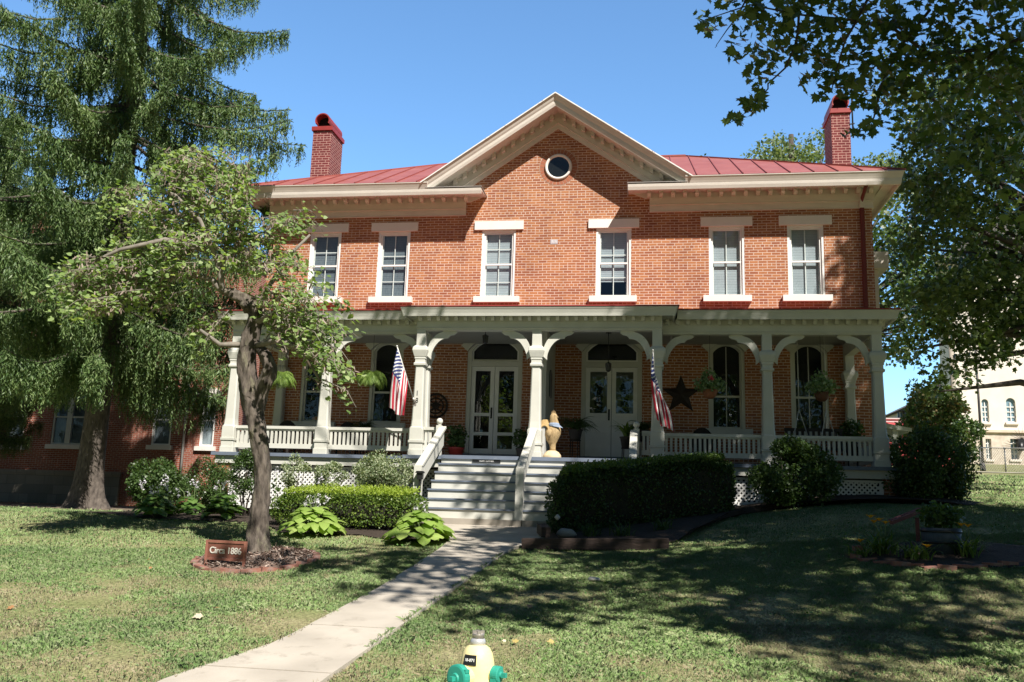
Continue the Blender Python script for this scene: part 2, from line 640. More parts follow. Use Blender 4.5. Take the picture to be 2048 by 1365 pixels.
DIAM = [(0, 0), (0.32, 0.45), (0, 1), (-0.32, 0.45)]
OVAL = [(0, 0), (0.30, 0.22), (0.36, 0.5), (0.2, 0.82), (0, 1), (-0.2, 0.82), (-0.36, 0.5), (-0.30, 0.22)]
HEART = [(0, 0.08), (0.28, -0.05), (0.48, 0.2), (0.42, 0.55), (0, 1), (-0.42, 0.55), (-0.48, 0.2), (-0.28, -0.05)]
LOBED = [(0.03, 0), (0.16, 0.06), (0.42, 0.0), (0.36, 0.18), (0.62, 0.42), (0.36, 0.48), (0.34, 0.66), (0.16, 0.62), (0, 1.0),
         (-0.16, 0.62), (-0.34, 0.66), (-0.36, 0.48), (-0.62, 0.42), (-0.36, 0.18), (-0.42, 0.0), (-0.16, 0.06)]
MAPLE = [(0, 0), (0.4, 0.1), (0.3, 0.35), (0.5, 0.6), (0.18, 0.6), (0, 1), (-0.18, 0.6), (-0.5, 0.6), (-0.3, 0.35), (-0.4, 0.1)]


def ellip(c, r, n, shell=0.5, rng=RNG):
    d = unit(rng.normal(size=(n, 3)))
    rad = shell + (1 - shell) * rng.random(n) ** 0.6
    return np.array(c) + d * rad[:, None] * np.array(r)


def at(u, v, y):
    """photo pixel (2048 wide) and distance plane Y -> point in the scene"""
    r = CF + CR * ((u - 1024) / 1800) - CU * ((v - 682.5) / 1800)
    return CAM + r * ((y - CAM.y) / r.y)


def atd(u, v, dep):
    r = CF + CR * ((u - 1024) / 1800) - CU * ((v - 682.5) / 1800)
    return CAM + r * dep


def smooth(a, b, x):
    t = np.clip((x - a) / (b - a), 0, 1)
    return t * t * (3 - 2 * t)


def ground(x, y):
    x = np.asarray(x, float)
    y = np.asarray(y, float)
    b = np.where(y < -18.5, -1.5, np.where(y < -16, -1.2 - 0.3 * (-16 - y) / 2.5, np.where(y < -5.4, -0.15 - 1.05 * (-5.4 - y) / 10.6, -0.15)))
    r = smooth(0.6, 7, x) * 0.075 * np.clip(y + 13, 0, 85)
    return b + r


def gz(x, y):
    return float(ground(x, y))


def ginter(u, v):
    r = CF + CR * ((u - 1024) / 1800) - CU * ((v - 682.5) / 1800)
    t = 2.0
    while t < 200:
        p = CAM + r * t
        if p.z < gz(p.x, p.y):
            return p
        t += 0.02
    return p

# ================================================================== THE HOUSE
H = thing("brick_house", "two-storey red brick house with a central gable, pale trim and a wide front porch", "house", (0, 0, 0))


def arc(cx, zs, hw, rise, n=14, off=0.0):
    """points of a segmental arch from left to right (springing zs, half width hw)"""
    R = (hw * hw + rise * rise) / (2 * rise)
    zc = zs + rise - R
    a = math.asin(min(1, hw / R))
    return [(cx + (R + off) * math.sin(-a + 2 * a * i / n), zc + (R + off) * math.cos(-a + 2 * a * i / n)) for i in range(n + 1)]


UP = [(-6.28, 0.44), (-4.35, 0.44), (-1.505, 0.452), (1.505, 0.452), (4.35, 0.44), (6.28, 0.44)]   # upper windows: centre, half width
LOW = [(-6.25, 0.44), (-4.37, 0.44), (4.31, 0.44), (6.275, 0.44)]
DOORS = [(-1.50, 0.72), (1.49, 0.76)]
holes = [(c - h, c + h, 5.60, 7.42) for c, h in UP] + [(c - h, c + h, 2.27, 4.42) for c, h in LOW] + [(c - h, c + h, 1.28, 4.55) for c, h in DOORS]


def wall_grid(mb, x0, x1, z0, z1, holes, y, depth):
    xs = sorted({x0, x1} | {h[0] for h in holes} | {h[1] for h in holes})
    zs = sorted({z0, z1} | {h[2] for h in holes} | {h[3] for h in holes})
    for i in range(len(xs) - 1):
        for j in range(len(zs) - 1):
            cx, cz = (xs[i] + xs[i + 1]) / 2, (zs[j] + zs[j + 1]) / 2
            if any(h[0] < cx < h[1] and h[2] < cz < h[3] for h in holes):
                continue
            mb.add([(xs[i], y, zs[j]), (xs[i + 1], y, zs[j]), (xs[i + 1], y, zs[j + 1]), (xs[i], y, zs[j + 1])], [(0, 1, 2, 3)])
    for a, b, c, d in holes:
        mb.add([(a, y, c), (a, y + depth, c), (a, y + depth, d), (a, y, d)], [(0, 1, 2, 3)])
        mb.add([(b, y, c), (b, y, d), (b, y + depth, d), (b, y + depth, c)], [(0, 1, 2, 3)])
        mb.add([(a, y, d), (a, y + depth, d), (b, y + depth, d), (b, y, d)], [(0, 1, 2, 3)])
        mb.add([(a, y, c), (b, y, c), (b, y + depth, c), (a, y + depth, c)], [(0, 1, 2, 3)])


mb = MB()
wall_grid(mb, -7.89, 7.89, -0.6, 8.2, holes, 0.0, 0.30)
mb.add([(-3.9, 0, 8.2), (3.9, 0, 8.2), (0, 0, 10.74)], [(0, 1, 2)])
build("front_wall", mb, BRICK, H, fix=False)
mb = MB()
for s in (-1, 1):
    mb.add([(s * 7.89, 0, -0.6), (s * 7.89, 9.0, -0.6), (s * 7.89, 9.0, 8.3), (s * 7.89, 0, 8.3)], [(0, 1, 2, 3)])
build("side_wall", mb, BRICK_Y, H, fix=False)
mb = MB().box(-7.89, 7.89, 9.0, 9.2, -0.6, 8.3)
build("rear_wall", mb, BRICK, H)
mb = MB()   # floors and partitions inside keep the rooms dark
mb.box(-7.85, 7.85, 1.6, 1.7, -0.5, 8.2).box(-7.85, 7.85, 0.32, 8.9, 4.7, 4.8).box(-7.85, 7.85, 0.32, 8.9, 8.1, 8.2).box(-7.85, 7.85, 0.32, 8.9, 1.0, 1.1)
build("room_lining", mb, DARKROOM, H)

# ---- cornice -------------------------------------------------------


def sweep(mb, prof, pts, dirs, mi=0):
    """closed (outward, z) profile carried round a plan path"""
    n = len(prof)
    vs = []
    for (x, y), (dx, dy) in zip(pts, dirs):
        vs += [(x + dx * d, y + dy * d, z) for d, z in prof]
    fs = []
    for i in range(len(pts) - 1):
        for j in range(n):
            fs.append((i * n + j, i * n + (j + 1) % n, (i + 1) * n + (j + 1) % n, (i + 1) * n + j))
    fs += [tuple(range(n)), tuple(range(len(pts) * n - 1, (len(pts) - 1) * n - 1, -1))]
    return mb.add(vs, fs, mi)


def rake(mb, prof, xe, slope=0.68, y0=0.0, mi=0):
    """(outward, intercept z) profile carried up both sides of the gable"""
    n = len(prof)
    vs = []
    for x in (-xe, 0, xe):
        vs += [(x, y0 - d, z - slope * abs(x)) for d, z in prof]
    fs = []
    for i in range(2):
        for j in range(n):
            fs.append((i * n + j, i * n + (j + 1) % n, (i + 1) * n + (j + 1) % n, (i + 1) * n + j))
    fs += [tuple(range(n)), tuple(range(3 * n - 1, 2 * n - 1, -1))]
    return mb.add(vs, fs, mi)


FRZ = [(0.001, 7.82), (0.06, 7.82), (0.06, 7.84), (0.045, 7.86), (0.045, 7.995), (0.085, 8.0), (0.085, 8.02), (0.07, 8.03), (0.07, 8.2), (0.001, 8.2)]
BAND = [(0.001, 8.2), (0.05, 8.2), (0.05, 8.335), (0.001, 8.335)]
SOF = [(0.001, 8.335), (0.30, 8.335), (0.31, 8.30), (0.70, 8.27), (0.72, 8.165), (0.775, 8.165), (0.80, 8.24), (0.81, 8.31), (0.001, 8.34)]
CRN = [(0.60, 8.315), (0.811, 8.315), (0.83, 8.36), (0.86, 8.42), (0.885, 8.455), (0.885, 8.475), (0.60, 8.475)]
for s in (-1, 1):
    cor = MB()
    P2 = [(s * 2.42, 0), (s * 7.89, 0), (s * 7.89, 9.0)]
    D2 = [(0, -1), (s * 0.66, -1), (s * 0.66, 0)]
    sweep(cor, FRZ, P2, D2)
    sweep(cor, BAND, [(s * 2.30, 0)] + P2[1:], D2)
    sweep(cor, SOF, [(s * 1.88, 0)] + P2[1:], D2)
    sweep(cor, CRN, [(s * 3.30, 0)] + P2[1:], D2)
    cor.prism([(s * 2.3, 8.2), (s * 1.98, 8.335), (s * 2.3, 8.335)], -0.05, -0.001)
    c = build("cornice", cor, CREAM, H)
    x = 2.36
    while x < 8.0:
        build("dentil", MB().prism([(-0.052, 8.201), (-0.052, 8.334), (-0.205, 8.334), (-0.205, 8.27), (-0.15, 8.225), (-0.14, 8.201)], s * x, s * (x + 0.095), 'YZ'), CREAM, c)
        x += 0.303
    d = MB()
    y = 0.2
    while y < 9.0:
        d.box(min(s * 7.925, s * 8.02), max(s * 7.925, s * 8.02), y, y + 0.095, 8.201, 8.334)
        y += 0.303
    build("side_dentils", d, CREAM, c)['kind'] = 'stuff'
    fl = MB().box(min(s * 1.86, s * 3.36), max(s * 1.86, s * 3.36), -0.83, -0.001, 8.341, 8.352)
    build("return_flashing", fl, surf("grey_flashing", (0.42, 0.42, 0.40), rough=0.5), c)

pd = MB()
rake(pd, [(0.001, 10.20), (0.045, 10.20), (0.045, 10.34), (0.08, 10.35), (0.08, 10.37), (0.065, 10.38), (0.065, 10.52), (0.001, 10.52)], 3.0)
rake(pd, [(0.001, 10.52), (0.05, 10.52), (0.05, 10.66), (0.001, 10.66)], 3.2)
rake(pd, [(0.001, 10.661), (0.30, 10.661), (0.31, 10.63), (0.70, 10.60), (0.71, 10.52), (0.765, 10.52), (0.79, 10.59), (0.80, 10.66), (0.83, 10.70), (0.86, 10.76), (0.886, 10.79), (0.886, 10.81), (0.001, 10.81)], 3.42)
pdo = build("pediment_cornice", pd, CREAM, H)
d = MB()
for s in (-1, 1):
    x = 0.12
    while x < 3.05:
        for (xa) in (s * x,):
            xb = s * (x + 0.095)
            za, zb = 10.521 - 0.68 * x, 10.521 - 0.68 * (x + 0.095)
            vs = [(xa, -0.051, za), (xb, -0.051, zb), (xb, -0.19, zb), (xa, -0.19, za), (xa, -0.051, za + 0.138), (xb, -0.051, zb + 0.138), (xb, -0.19, zb + 0.138), (xa, -0.19, za + 0.138)]
            build("dentil", MB().add(vs, [(0, 1, 2, 3), (7, 6, 5, 4), (0, 4, 5, 1), (1, 5, 6, 2), (2, 6, 7, 3), (3, 7, 4, 0)]), CREAM, pdo)
        x += 0.255
d = MB()
rake(d, [(0.80, 10.811), (0.90, 10.811), (0.905, 10.80), (0.915, 10.80), (0.915, 10.835), (0.80, 10.835)], 3.47)
build("rake_flashing", d, surf("peeling_white_paint", (0.80, 0.79, 0.76), (0.7, 0.69, 0.66), scale=8, rough=0.6, stain=(0.32, 0.16, 0.12), stain_scale=9, stain_cut=(0.58, 0.64)), pdo)

# ---- roof -----------------------------------------------------------
ZR = 8.478
PT = 0.505
rf = MB()
A, B_, C_, D_ = (-8.49, -0.89, ZR), (8.49, -0.89, ZR), (8.49, 9.1, ZR), (-8.49, 9.1, ZR)
zr = ZR + PT * 4.99
R1, R2 = (-3.50, 4.1, zr), (3.50, 4.1, zr)
yg = -0.89 + (10.83 - ZR) / PT
VL, VR, VT = (-3.44, -0.89, ZR), (3.44, -0.89, ZR), (0, yg, 10.83)
rf.add([A, VL, VT, VR, B_, C_, D_, R1, R2], [(0, 1, 2, 7), (4, 8, 2, 3), (7, 2, 8), (4, 5, 8), (5, 6, 7, 8), (6, 0, 7)])
rf.add([(0, -0.89, 10.84), (0, yg + 0.05, 10.84), (-3.45, -0.89, 10.84 - 0.68 * 3.45), (3.45, -0.89, 10.84 - 0.68 * 3.45)], [(0, 1, 2), (0, 3, 1)])
roof = build("roof", rf, ROOFRED, H, fix=False)
rb = MB()
for s in (-1, 1):
    x = 1.9
    while x < 8.3:
        k = 8.49 - x
        ytop = min(-0.89 + k, 4.1)
        y0 = -0.89 if x > 3.42 else -0.89 + (3.45 - x) * 0.68 / PT + 0.05
        if ytop > y0:
            rb.beam((s * x, y0, ZR + PT * (y0 + 0.89) + 0.014), (s * x, ytop, ZR + PT * (ytop + 0.89) + 0.014), 0.022, 0.034)
        x += 0.56
    rb.beam((s * 8.49, -0.89, ZR + 0.015), (s * 3.50, 4.1, zr + 0.015), 0.05, 0.04)
rb.beam((-3.5, 4.1, zr + 0.02), (3.5, 4.1, zr + 0.02), 0.08, 0.05)
build("standing_seam", rb, surf("dark_red_seam", (0.30, 0.075, 0.06), rough=0.5), roof)

for s, xa, xb in ((-1, -7.70, -7.12), (1, 7.40, 7.90)):
    c = MB().box(xa, xb, 2.0, 3.0, 8.3, 11.29)
    ch = build("chimney", c, BRICK_CH, H)
    xm = (xa + xb) / 2
    c = MB()
    c.box(xa - 0.04, xb + 0.04, 1.95, 3.05, 11.292, 11.42)
    n = 18
    ri, ro = 0.20, 0.235
    out_ = [(xm + ro * math.cos(math.radians(-25 + 230 * i / n)), 11.60 + ro * math.sin(math.radians(-25 + 230 * i / n))) for i in range(n + 1)]
    inn = [(xm + ri * math.cos(math.radians(-25 + 230 * i / n)), 11.60 + ri * math.sin(math.radians(-25 + 230 * i / n))) for i in range(n + 1)]
    c.strip(out_, inn, 1.93, 3.07)
    build("cowl", c, REDTRIM, ch)
    fl_ = MB().add([(xm + 0.205 * math.cos(k * math.pi / 12), 2.2, 11.60 + 0.205 * math.sin(k * math.pi / 12)) for k in range(24)], [tuple(range(24))])
    build("flue_opening", fl_, DARKFLUE, ch, fix=False)  # black disk painted in for the dark inside of the cowl

# ---- upper windows ---------------------------------------------------


def upper_window(cx, hw, kind):
    z0, z1 = 5.60, 7.42
    w = MB()
    # white brick mould lining the reveal
    w.box(cx - hw + 0.001, cx - hw + 0.055, 0.01, 0.14, z0, z1 - 0.001).box(cx + hw - 0.055, cx + hw - 0.001, 0.01, 0.14, z0, z1 - 0.001)
    w.box(cx - hw + 0.055, cx + hw - 0.055, 0.012, 0.14, z1 - 0.055, z1 - 0.002)
    win = build("window", w, WHITE, H)
    build("lintel", MB().box(cx - hw - 0.20, cx + hw + 0.20, -0.06, 0.0, 7.42, 7.655), PALE, win)
    build("sill", MB().box(cx - hw - 0.15, cx + hw + 0.15, -0.13, 0.12, 5.445, 5.60), PALE, win)
    sx0, sx1, sz0, sz1 = cx - hw + 0.057, cx + hw - 0.057, z0 + 0.002, z1 - 0.058
    zm = (sz0 + sz1) / 2 + 0.01
    s = MB()   # storm sash
    s.box(sx0, sx0 + 0.045, 0.05, 0.085, sz0, sz1).box(sx1 - 0.045, sx1, 0.05, 0.085, sz0, sz1)
    s.box(sx0 + 0.045, sx1 - 0.045, 0.05, 0.085, sz1 - 0.04, sz1).box(sx0 + 0.045, sx1 - 0.045, 0.05, 0.085, sz0, sz0 + 0.05)
    s.box(sx0 + 0.045, sx1 - 0.045, 0.048, 0.085, zm - 0.022, zm + 0.022)
    # inner sash with glazing bars
    s.box(sx0 + 0.03, sx0 + 0.07, 0.115, 0.135, sz0, sz1).box(sx1 - 0.07, sx1 - 0.03, 0.115, 0.135, sz0, sz1)
    s.box(cx - 0.011, cx + 0.011, 0.112, 0.132, sz0 + 0.05, sz1 - 0.04)
    bars = {0: (0.26, 0.73), 1: (0.26, 0.66), 2: (0.24, 0.75), 3: (0.30, 0.64), 4: (), 5: ()}[kind]
    for t in bars:
        zz = sz0 + t * (sz1 - sz0)
        s.box(sx0 + 0.07, cx - 0.011, 0.113, 0.131, zz - 0.011, zz + 0.011).box(cx + 0.011, sx1 - 0.07, 0.113, 0.131, zz - 0.011, zz + 0.011)
    build("sash", s, WHITE, win)
    build("pane", MB().add([(sx0 + 0.045, 0.07, sz0 + 0.05), (sx1 - 0.045, 0.07, sz0 + 0.05), (sx1 - 0.045, 0.07, sz1 - 0.04), (sx0 + 0.045, 0.07, sz1 - 0.04)], [(0, 1, 2, 3)]), GLASS, win, fix=False)
    # blinds / curtains behind the glass
    b = MB()
    zb = {0: sz0, 1: sz0 + 0.02, 2: sz0, 3: sz0 + 0.42, 4: sz0, 5: sz0}[kind]
    n = 26
    for i in range(n):
        za = zb + (sz1 - zb) * i / n
        zc = zb + (sz1 - zb) * (i + 0.99) / n
        b.add([(sx0 + 0.03, 0.16, za), (sx1 - 0.03, 0.16, za), (sx1 - 0.03, 0.163, zc), (sx0 + 0.03, 0.163, zc)], [(0, 1, 2, 3)])
    build("blind", b, BLINDDK if kind in (0, 1) else BLIND, win, fix=False)


for k, (c, h) in enumerate(UP):
    upper_window(c, h, k)

# ---- round gable window, year stone -------------------------------------
w = MB()
w.lathe([(0.355, 0.0), (0.355, -0.05), (0.325, -0.06), (0.30, -0.05), (0.285, -0.02), (0.285, 0.0)], (0.03, 0, 9.13), 40, axis='Y', cap=False)
rw = build("round_window", w, PALE, H)
p = MB()
p.add([(0.03 + 0.29 * math.cos(a * math.pi / 16), -0.012, 9.13 + 0.29 * math.sin(a * math.pi / 16)) for a in range(32)], [tuple(range(32))])
build("pane", p, surf("dark_pane", (0.012, 0.014, 0.014), rough=0.06, spec=0.8), rw, fix=False)
r = MB()
for i in range(30):
    a0, a1 = 2 * math.pi * (i + 0.06) / 30, 2 * math.pi * (i + 0.94) / 30
    q = [(0.03 + R_ * math.cos(a), 9.13 + R_ * math.sin(a)) for R_, a in ((0.37, a0), (0.37, a1), (0.50, a1), (0.50, a0))]
    r.prism(q, -0.006, -0.0005)
build("brick_ring", r, surf("ring_brick", (0.40, 0.15, 0.075), (0.31, 0.10, 0.06), scale=9, rough=0.85), rw)
m = MB()
m.add([(0.03 + 0.512 * math.cos(a * math.pi / 20), -0.002, 9.13 + 0.512 * math.sin(a * math.pi / 20)) for a in range(40)], [tuple(range(40))])
build("mortar_ring", m, surf("mortar", (0.52, 0.40, 0.32), rough=0.9), rw, fix=False)
ys = build("year_stone", MB().box(-0.135, 0.055, -0.012, -0.001, 7.02, 7.13), surf("grey_stone", (0.50, 0.47, 0.50), rough=0.8), H)


def text(name, body, mat, parent, loc, size, rotx=90, rotz=0, ext=0.003, align='CENTER', squeeze=1.0, font_bold=False, off=0.0):
    cu = bpy.data.curves.new(name, 'FONT')
    cu.body = body
    cu.size = size
    cu.align_x = align
    cu.align_y = 'CENTER'
    cu.extrude = ext
    cu.offset = off
    tmp = bpy.data.objects.new("tmp", cu)
    COL.objects.link(tmp)
    dg = bpy.context.evaluated_depsgraph_get()
    me = bpy.data.meshes.new_from_object(tmp.evaluated_get(dg))
    bpy.data.objects.remove(tmp)
    bpy.data.curves.remove(cu)
    Rm = Matrix.Rotation(math.radians(rotz), 4, 'Z') @ Matrix.Rotation(math.radians(rotx), 4, 'X') @ Matrix.Diagonal((squeeze, 1, 1, 1))
    me.transform(Rm)
    base = root_of(parent).location if parent else Vector((0, 0, 0))
    me.transform(Matrix.Translation(Vector(loc) - base))
    me.name = name
    me.materials.clear()
    me.materials.append(mat)
    for pl in me.polygons:
        pl.material_index = 0
    return link(name, me, parent, base)


text("numeral", "1 8", WHITE, ys, (-0.04, -0.0145, 7.075), 0.10)

# ---- lower windows and doors ---------------------------------------------


def hood(cx, hw, zs, rise, th, flare):
    a = arc(cx, zs, hw, rise)
    b = arc(cx, zs, hw, rise, off=th)
    b[0] = (cx - hw - flare, zs + th * 0.55)
    b[-1] = (cx + hw + flare, zs + th * 0.55)
    for i in range(1, len(b) - 1):
        t = i / (len(b) - 1)
        b[i] = (cx + (hw + flare) * (2 * t - 1), b[i][1])
    return MB().strip(a, b, -0.065, -0.001)


def arched_top(mb, cx, hw, zs, rise, th, y0, y1):
    a = arc(cx, zs, hw, rise)
    b = arc(cx, zs, hw - th, rise * (hw - th) / hw, off=0)
    b = [(p[0], p[1]) for p in b]
    mb.strip(a, b, y0, y1)


for cx, hw in LOW:
    w = MB()
    zs, rise = 4.17, 0.24
    w.box(cx - hw + 0.001, cx - hw + 0.08, 0.02, 0.16, 2.27, zs).box(cx + hw - 0.08, cx + hw - 0.001, 0.02, 0.16, 2.27, zs)
    arched_top(w, cx, hw, zs, rise, 0.08, 0.02, 0.16)
    win = build("window", w, PORCH, H)
    build("hood", hood(cx, hw, zs, rise, 0.27, 0.16), PORCH, win)
    build("sill", MB().box(cx - hw - 0.16, cx + hw + 0.16, -0.12, 0.12, 2.10, 2.27), PORCH, win)
    s = MB()
    s.box(cx - hw + 0.081, cx - hw + 0.125, 0.09, 0.12, 2.272, zs).box(cx + hw - 0.125, cx + hw - 0.081, 0.09, 0.12, 2.272, zs)
    s.box(cx - hw + 0.125, cx + hw - 0.125, 0.09, 0.12, 2.272, 2.33).box(cx - hw + 0.125, cx + hw - 0.125, 0.088, 0.12, 3.05, 3.10)
    if cx > 0:
        s.box(cx - 0.01, cx + 0.01, 0.10, 0.12, 2.33, zs + rise - 0.09)
    arched_top(s, cx, hw - 0.081, zs, rise * 0.82, 0.045, 0.09, 0.12)
    build("sash", s, PORCH, win)
    build("pane", MB().add([(cx - hw + 0.1, 0.107, 2.3), (cx + hw - 0.1, 0.107, 2.3), (cx + hw - 0.1, 0.107, zs + rise), (cx - hw + 0.1, 0.107, zs + rise)], [(0, 1, 2, 3)]), GLASS, win, fix=False)
    build("dark_backing", MB().add([(cx - hw, 0.29, 2.27), (cx + hw, 0.29, 2.27), (cx + hw, 0.29, 4.45), (cx - hw, 0.29, 4.45)], [(0, 1, 2, 3)]), DARKROOM, win, fix=False)  # black sheet standing in for the unlit room behind the pane

for di, (cx, hw) in enumerate(DOORS):
    zs, rise = 4.16, 0.38
    zb, zt = 1.52, 3.78
    f = MB()
    f.box(cx - hw + 0.001, cx - hw + 0.11, 0.03, 0.22, 1.28, zs).box(cx + hw - 0.11, cx + hw - 0.001, 0.03, 0.22, 1.28, zs)
    arched_top(f, cx, hw, zs, rise, 0.10, 0.03, 0.22)
    f.box(cx - hw + 0.11, cx + hw - 0.11, 0.04, 0.22, zt, zt + 0.14)
    df = build("door_frame", f, PORCH, H)
    build("hood", hood(cx, hw, zs, rise, 0.27, 0.16), PORCH, df)
    build("threshold", MB().box(cx - hw - 0.06, cx + hw + 0.06, -0.32, 0.2, 1.277, zb - 0.005), DECK, df)
    tr = MB()
    tr.add([(cx - hw + 0.1, 0.12, zt + 0.14), (cx + hw - 0.1, 0.12, zt + 0.14), (cx + hw - 0.1, 0.12, zs + rise), (cx - hw + 0.1, 0.12, zs + rise)], [(0, 1, 2, 3)])
    build("transom_pane", tr, GLASSD, df, fix=False)
    tf = MB()
    tf.box(cx - hw + 0.112, cx - hw + 0.15, 0.09, 0.14, zt + 0.141, zs + 0.02).box(cx + hw - 0.15, cx + hw - 0.112, 0.09, 0.14, zt + 0.141, zs + 0.02).box(cx - hw + 0.15, cx + hw - 0.15, 0.09, 0.14, zt + 0.141, zt + 0.185)
    arched_top(tf, cx, hw - 0.112, zs + 0.02, rise * 0.82, 0.04, 0.09, 0.14)
    build("transom_sash", tf, WHITE, df)
    for s in (-1, 1):
        xa, xb = (cx - hw + 0.114, cx - 0.006) if s < 0 else (cx + 0.006, cx + hw - 0.114)
        L_ = MB()
        st = 0.105
        y0, y1 = 0.08, 0.125
        L_.box(xa, xa + st, y0, y1, zb, zt - 0.004).box(xb - st, xb, y0, y1, zb, zt - 0.004)
        rails = [(zb, zb + 0.16), (zb + 0.66, zb + 0.74), (zb + 1.13 - 0.42 + 0.42, zb + 1.21), (zt - 0.114, zt - 0.004)] if di == 0 else [(zb, zb + 0.17), (zb + 0.62, zb + 0.72), (zb + 1.03, zb + 1.10), (zt - 0.114, zt - 0.004)]
        if di == 0:
            rails = [(zb, zb + 0.15), (zb + 0.49, zb + 0.57), (zb + 0.98, zb + 1.06), (zt - 0.114, zt - 0.004)]
        for a, b in rails:
            L_.box(xa + st, xb - st, y0, y1, a, b)
        if di == 1:   # lower panels and lace-curtained upper light
            L_.box(xa + st, xb - st, 0.105, 0.12, rails[0][1], rails[1][0]).box(xa + st, xb - st, 0.105, 0.12, rails[1][1], rails[2][0])
        door = build("door", L_, WHITE, H)
        za = rails[0][1] if di == 0 else rails[2][1]
        build("pane", MB().add([(xa + st, 0.10, za), (xb - st, 0.10, za), (xb - st, 0.10, zt - 0.114), (xa + st, 0.10, zt - 0.114)], [(0, 1, 2, 3)]), GLASSD, door, fix=False)
        if di == 1:
            lc = MB()
            ia, ib, iz0, iz1 = xa + st, xb - st, rails[2][1], zt - 0.114
            g = 0.115
            n = 10
            arcp = [(ib - g - (ib - ia - 2 * g) * i / n, iz1 - 0.32 + 0.10 * math.sin(math.pi * i / n)) for i in range(n + 1)]
            lc.box(ia, ia + g, 0.135, 0.14, iz0, iz1).box(ib - g, ib, 0.135, 0.14, iz0, iz1)
            lc.strip(arcp, [(p[0], iz1) for p in arcp], 0.135, 0.14)
            build("lace_curtain", lc, LACE, door)
        if s < 0:
            hx = xb - st / 2
            h = MB().box(hx - 0.022, hx + 0.022, 0.068, 0.08, zb + 0.92, zb + 1.20).tube([(hx, 0.07, zb + 0.97), (hx, 0.03, zb + 1.0), (hx, 0.03, zb + 1.1), (hx, 0.07, zb + 1.13)], 0.012, 6)
            build("handle", h, BLACKM, door)
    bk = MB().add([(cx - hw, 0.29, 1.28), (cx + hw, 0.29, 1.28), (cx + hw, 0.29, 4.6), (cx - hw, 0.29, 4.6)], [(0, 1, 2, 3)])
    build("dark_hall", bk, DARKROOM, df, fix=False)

# ---- downspout on the right corner -------------------------------------------
dn = MB()
dn.box(7.60, 7.69, -0.10, -0.012, 5.0, 8.16)
dn.tube([(7.65, -0.55, 8.22), (7.65, -0.1, 8.05), (7.65, -0.06, 7.9)], 0.045, 8)
build("downspout", dn, surf("downspout_red", (0.17, 0.03, 0.025), rough=0.5), H)
dn = MB().box(7.59, 7.70, -0.115, -0.006, 7.82, 8.22)
build("downspout_head", dn, CREAM, H)

# ---- porch -----------------------------------------------------------------
ZF = 1.276
fl = MB()
fl.box(-7.50, 7.50, -3.02, -0.002, 1.20, ZF)
fl.box(-2.85, 2.85, -3.47, -3.02, 1.20, ZF)
fl.box(-1.93, 2.05, -3.755, -3.47, 1.20, ZF)
pf = build("porch_floor", fl, DECK, H)
fa = MB()
fa.box(-7.42, -2.1, -2.95, -2.89, 1.03, 1.199)
fa.box(-7.42, -7.36, -2.89, -0.01, 1.03, 1.199)
fa.box(-2.80, -2.02, -3.40, -2.951, 1.03, 1.199)
build("porch_fascia", fa, PORCH, pf)
fa = MB()
fa.box(2.2, 7.42, -2.95, -2.89, 1.03, 1.199)
fa.box(7.36, 7.42, -2.89, -0.01, 1.03, 1.199)
fa.box(2.1, 2.80, -3.40, -2.951, 1.03, 1.199)
build("porch_fascia", fa, PORCH, pf)
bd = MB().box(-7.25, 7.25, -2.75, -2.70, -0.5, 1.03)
build("crawlspace_shade", bd, surf("crawlspace_dark", (0.02, 0.018, 0.016), rough=1.0), pf)  # near-black sheet painted in for the shade behind the lattice
br = MB()
for x in (-7.38, 7.20):
    br.box(x, x + 0.30, -2.90, -2.6, -0.5, 1.03)
build("brick_pier", br, BRICK, pf)


def lattice(xa, xb, za, zb, y):
    m = MB()
    m.box(xa, xb, y - 0.02, y + 0.01, za, za + 0.09).box(xa, xb, y - 0.02, y + 0.01, zb - 0.05, zb)
    m.box(xa, xa + 0.08, y - 0.02, y + 0.01, za + 0.09, zb - 0.05).box(xb - 0.08, xb, y - 0.02, y + 0.01, za + 0.09, zb - 0.05)
    x0, x1, z0, z1 = xa + 0.08, xb - 0.08, za + 0.09, zb - 0.05
    hgt = z1 - z0
    sp = 0.105
    k = x0 - hgt
    while k < x1:
        for dr in (1, -1):
            a, b = (k, z0), (k + hgt, z1)
            if dr < 0:
                a, b = (k + hgt, z0), (k, z1)
            # clip in x
            def clip(p, q):
                (px, pz), (qx, qz) = p, q
                out = []
                for X, Z in (p, q):
                    if X < x0:
                        t = (x0 - px) / (qx - px)
                        out.append((x0, pz + t * (qz - pz)))
                    elif X > x1:
                        t = (x1 - px) / (qx - px)
                        out.append((x1, pz + t * (qz - pz)))
                    else:
                        out.append((X, Z))
                return out
            a, b = clip(a, b)
            if abs(a[0] - b[0]) > 0.03:
                yy = y if dr > 0 else y + 0.012
                m.beam((a[0], yy, a[1]), (b[0], yy, b[1]), 0.010, 0.036)
        k += sp
    return m


for xa, xb, za in ((-7.08, -4.75, 0.03), (-4.75, -2.15, 0.03), (2.3, 4.8, 0.40), (4.8, 7.2, 0.56)):
    build("lattice_panel", lattice(xa, xb, za, 1.0, -2.83), WHITE, pf)

# columns
CPROF = [(1.277, .165), (1.40, .165), (1.405, .148), (1.545, .148), (1.55, .168), (1.60, .172), (1.605, .15), (1.84, .15), (1.88, .15), (1.90, .135), (2.05, .122), (2.6, .112), (3.20, .100), (3.26, .102), (3.265, .135), (3.31, .138),
         (3.33, .112), (3.40, .112), (3.41, .125), (3.455, .125), (3.46, .135), (3.56, .165), (3.60, .175), (3.66, .165), (3.70, .13), (3.71, .105), (4.06, .103)]


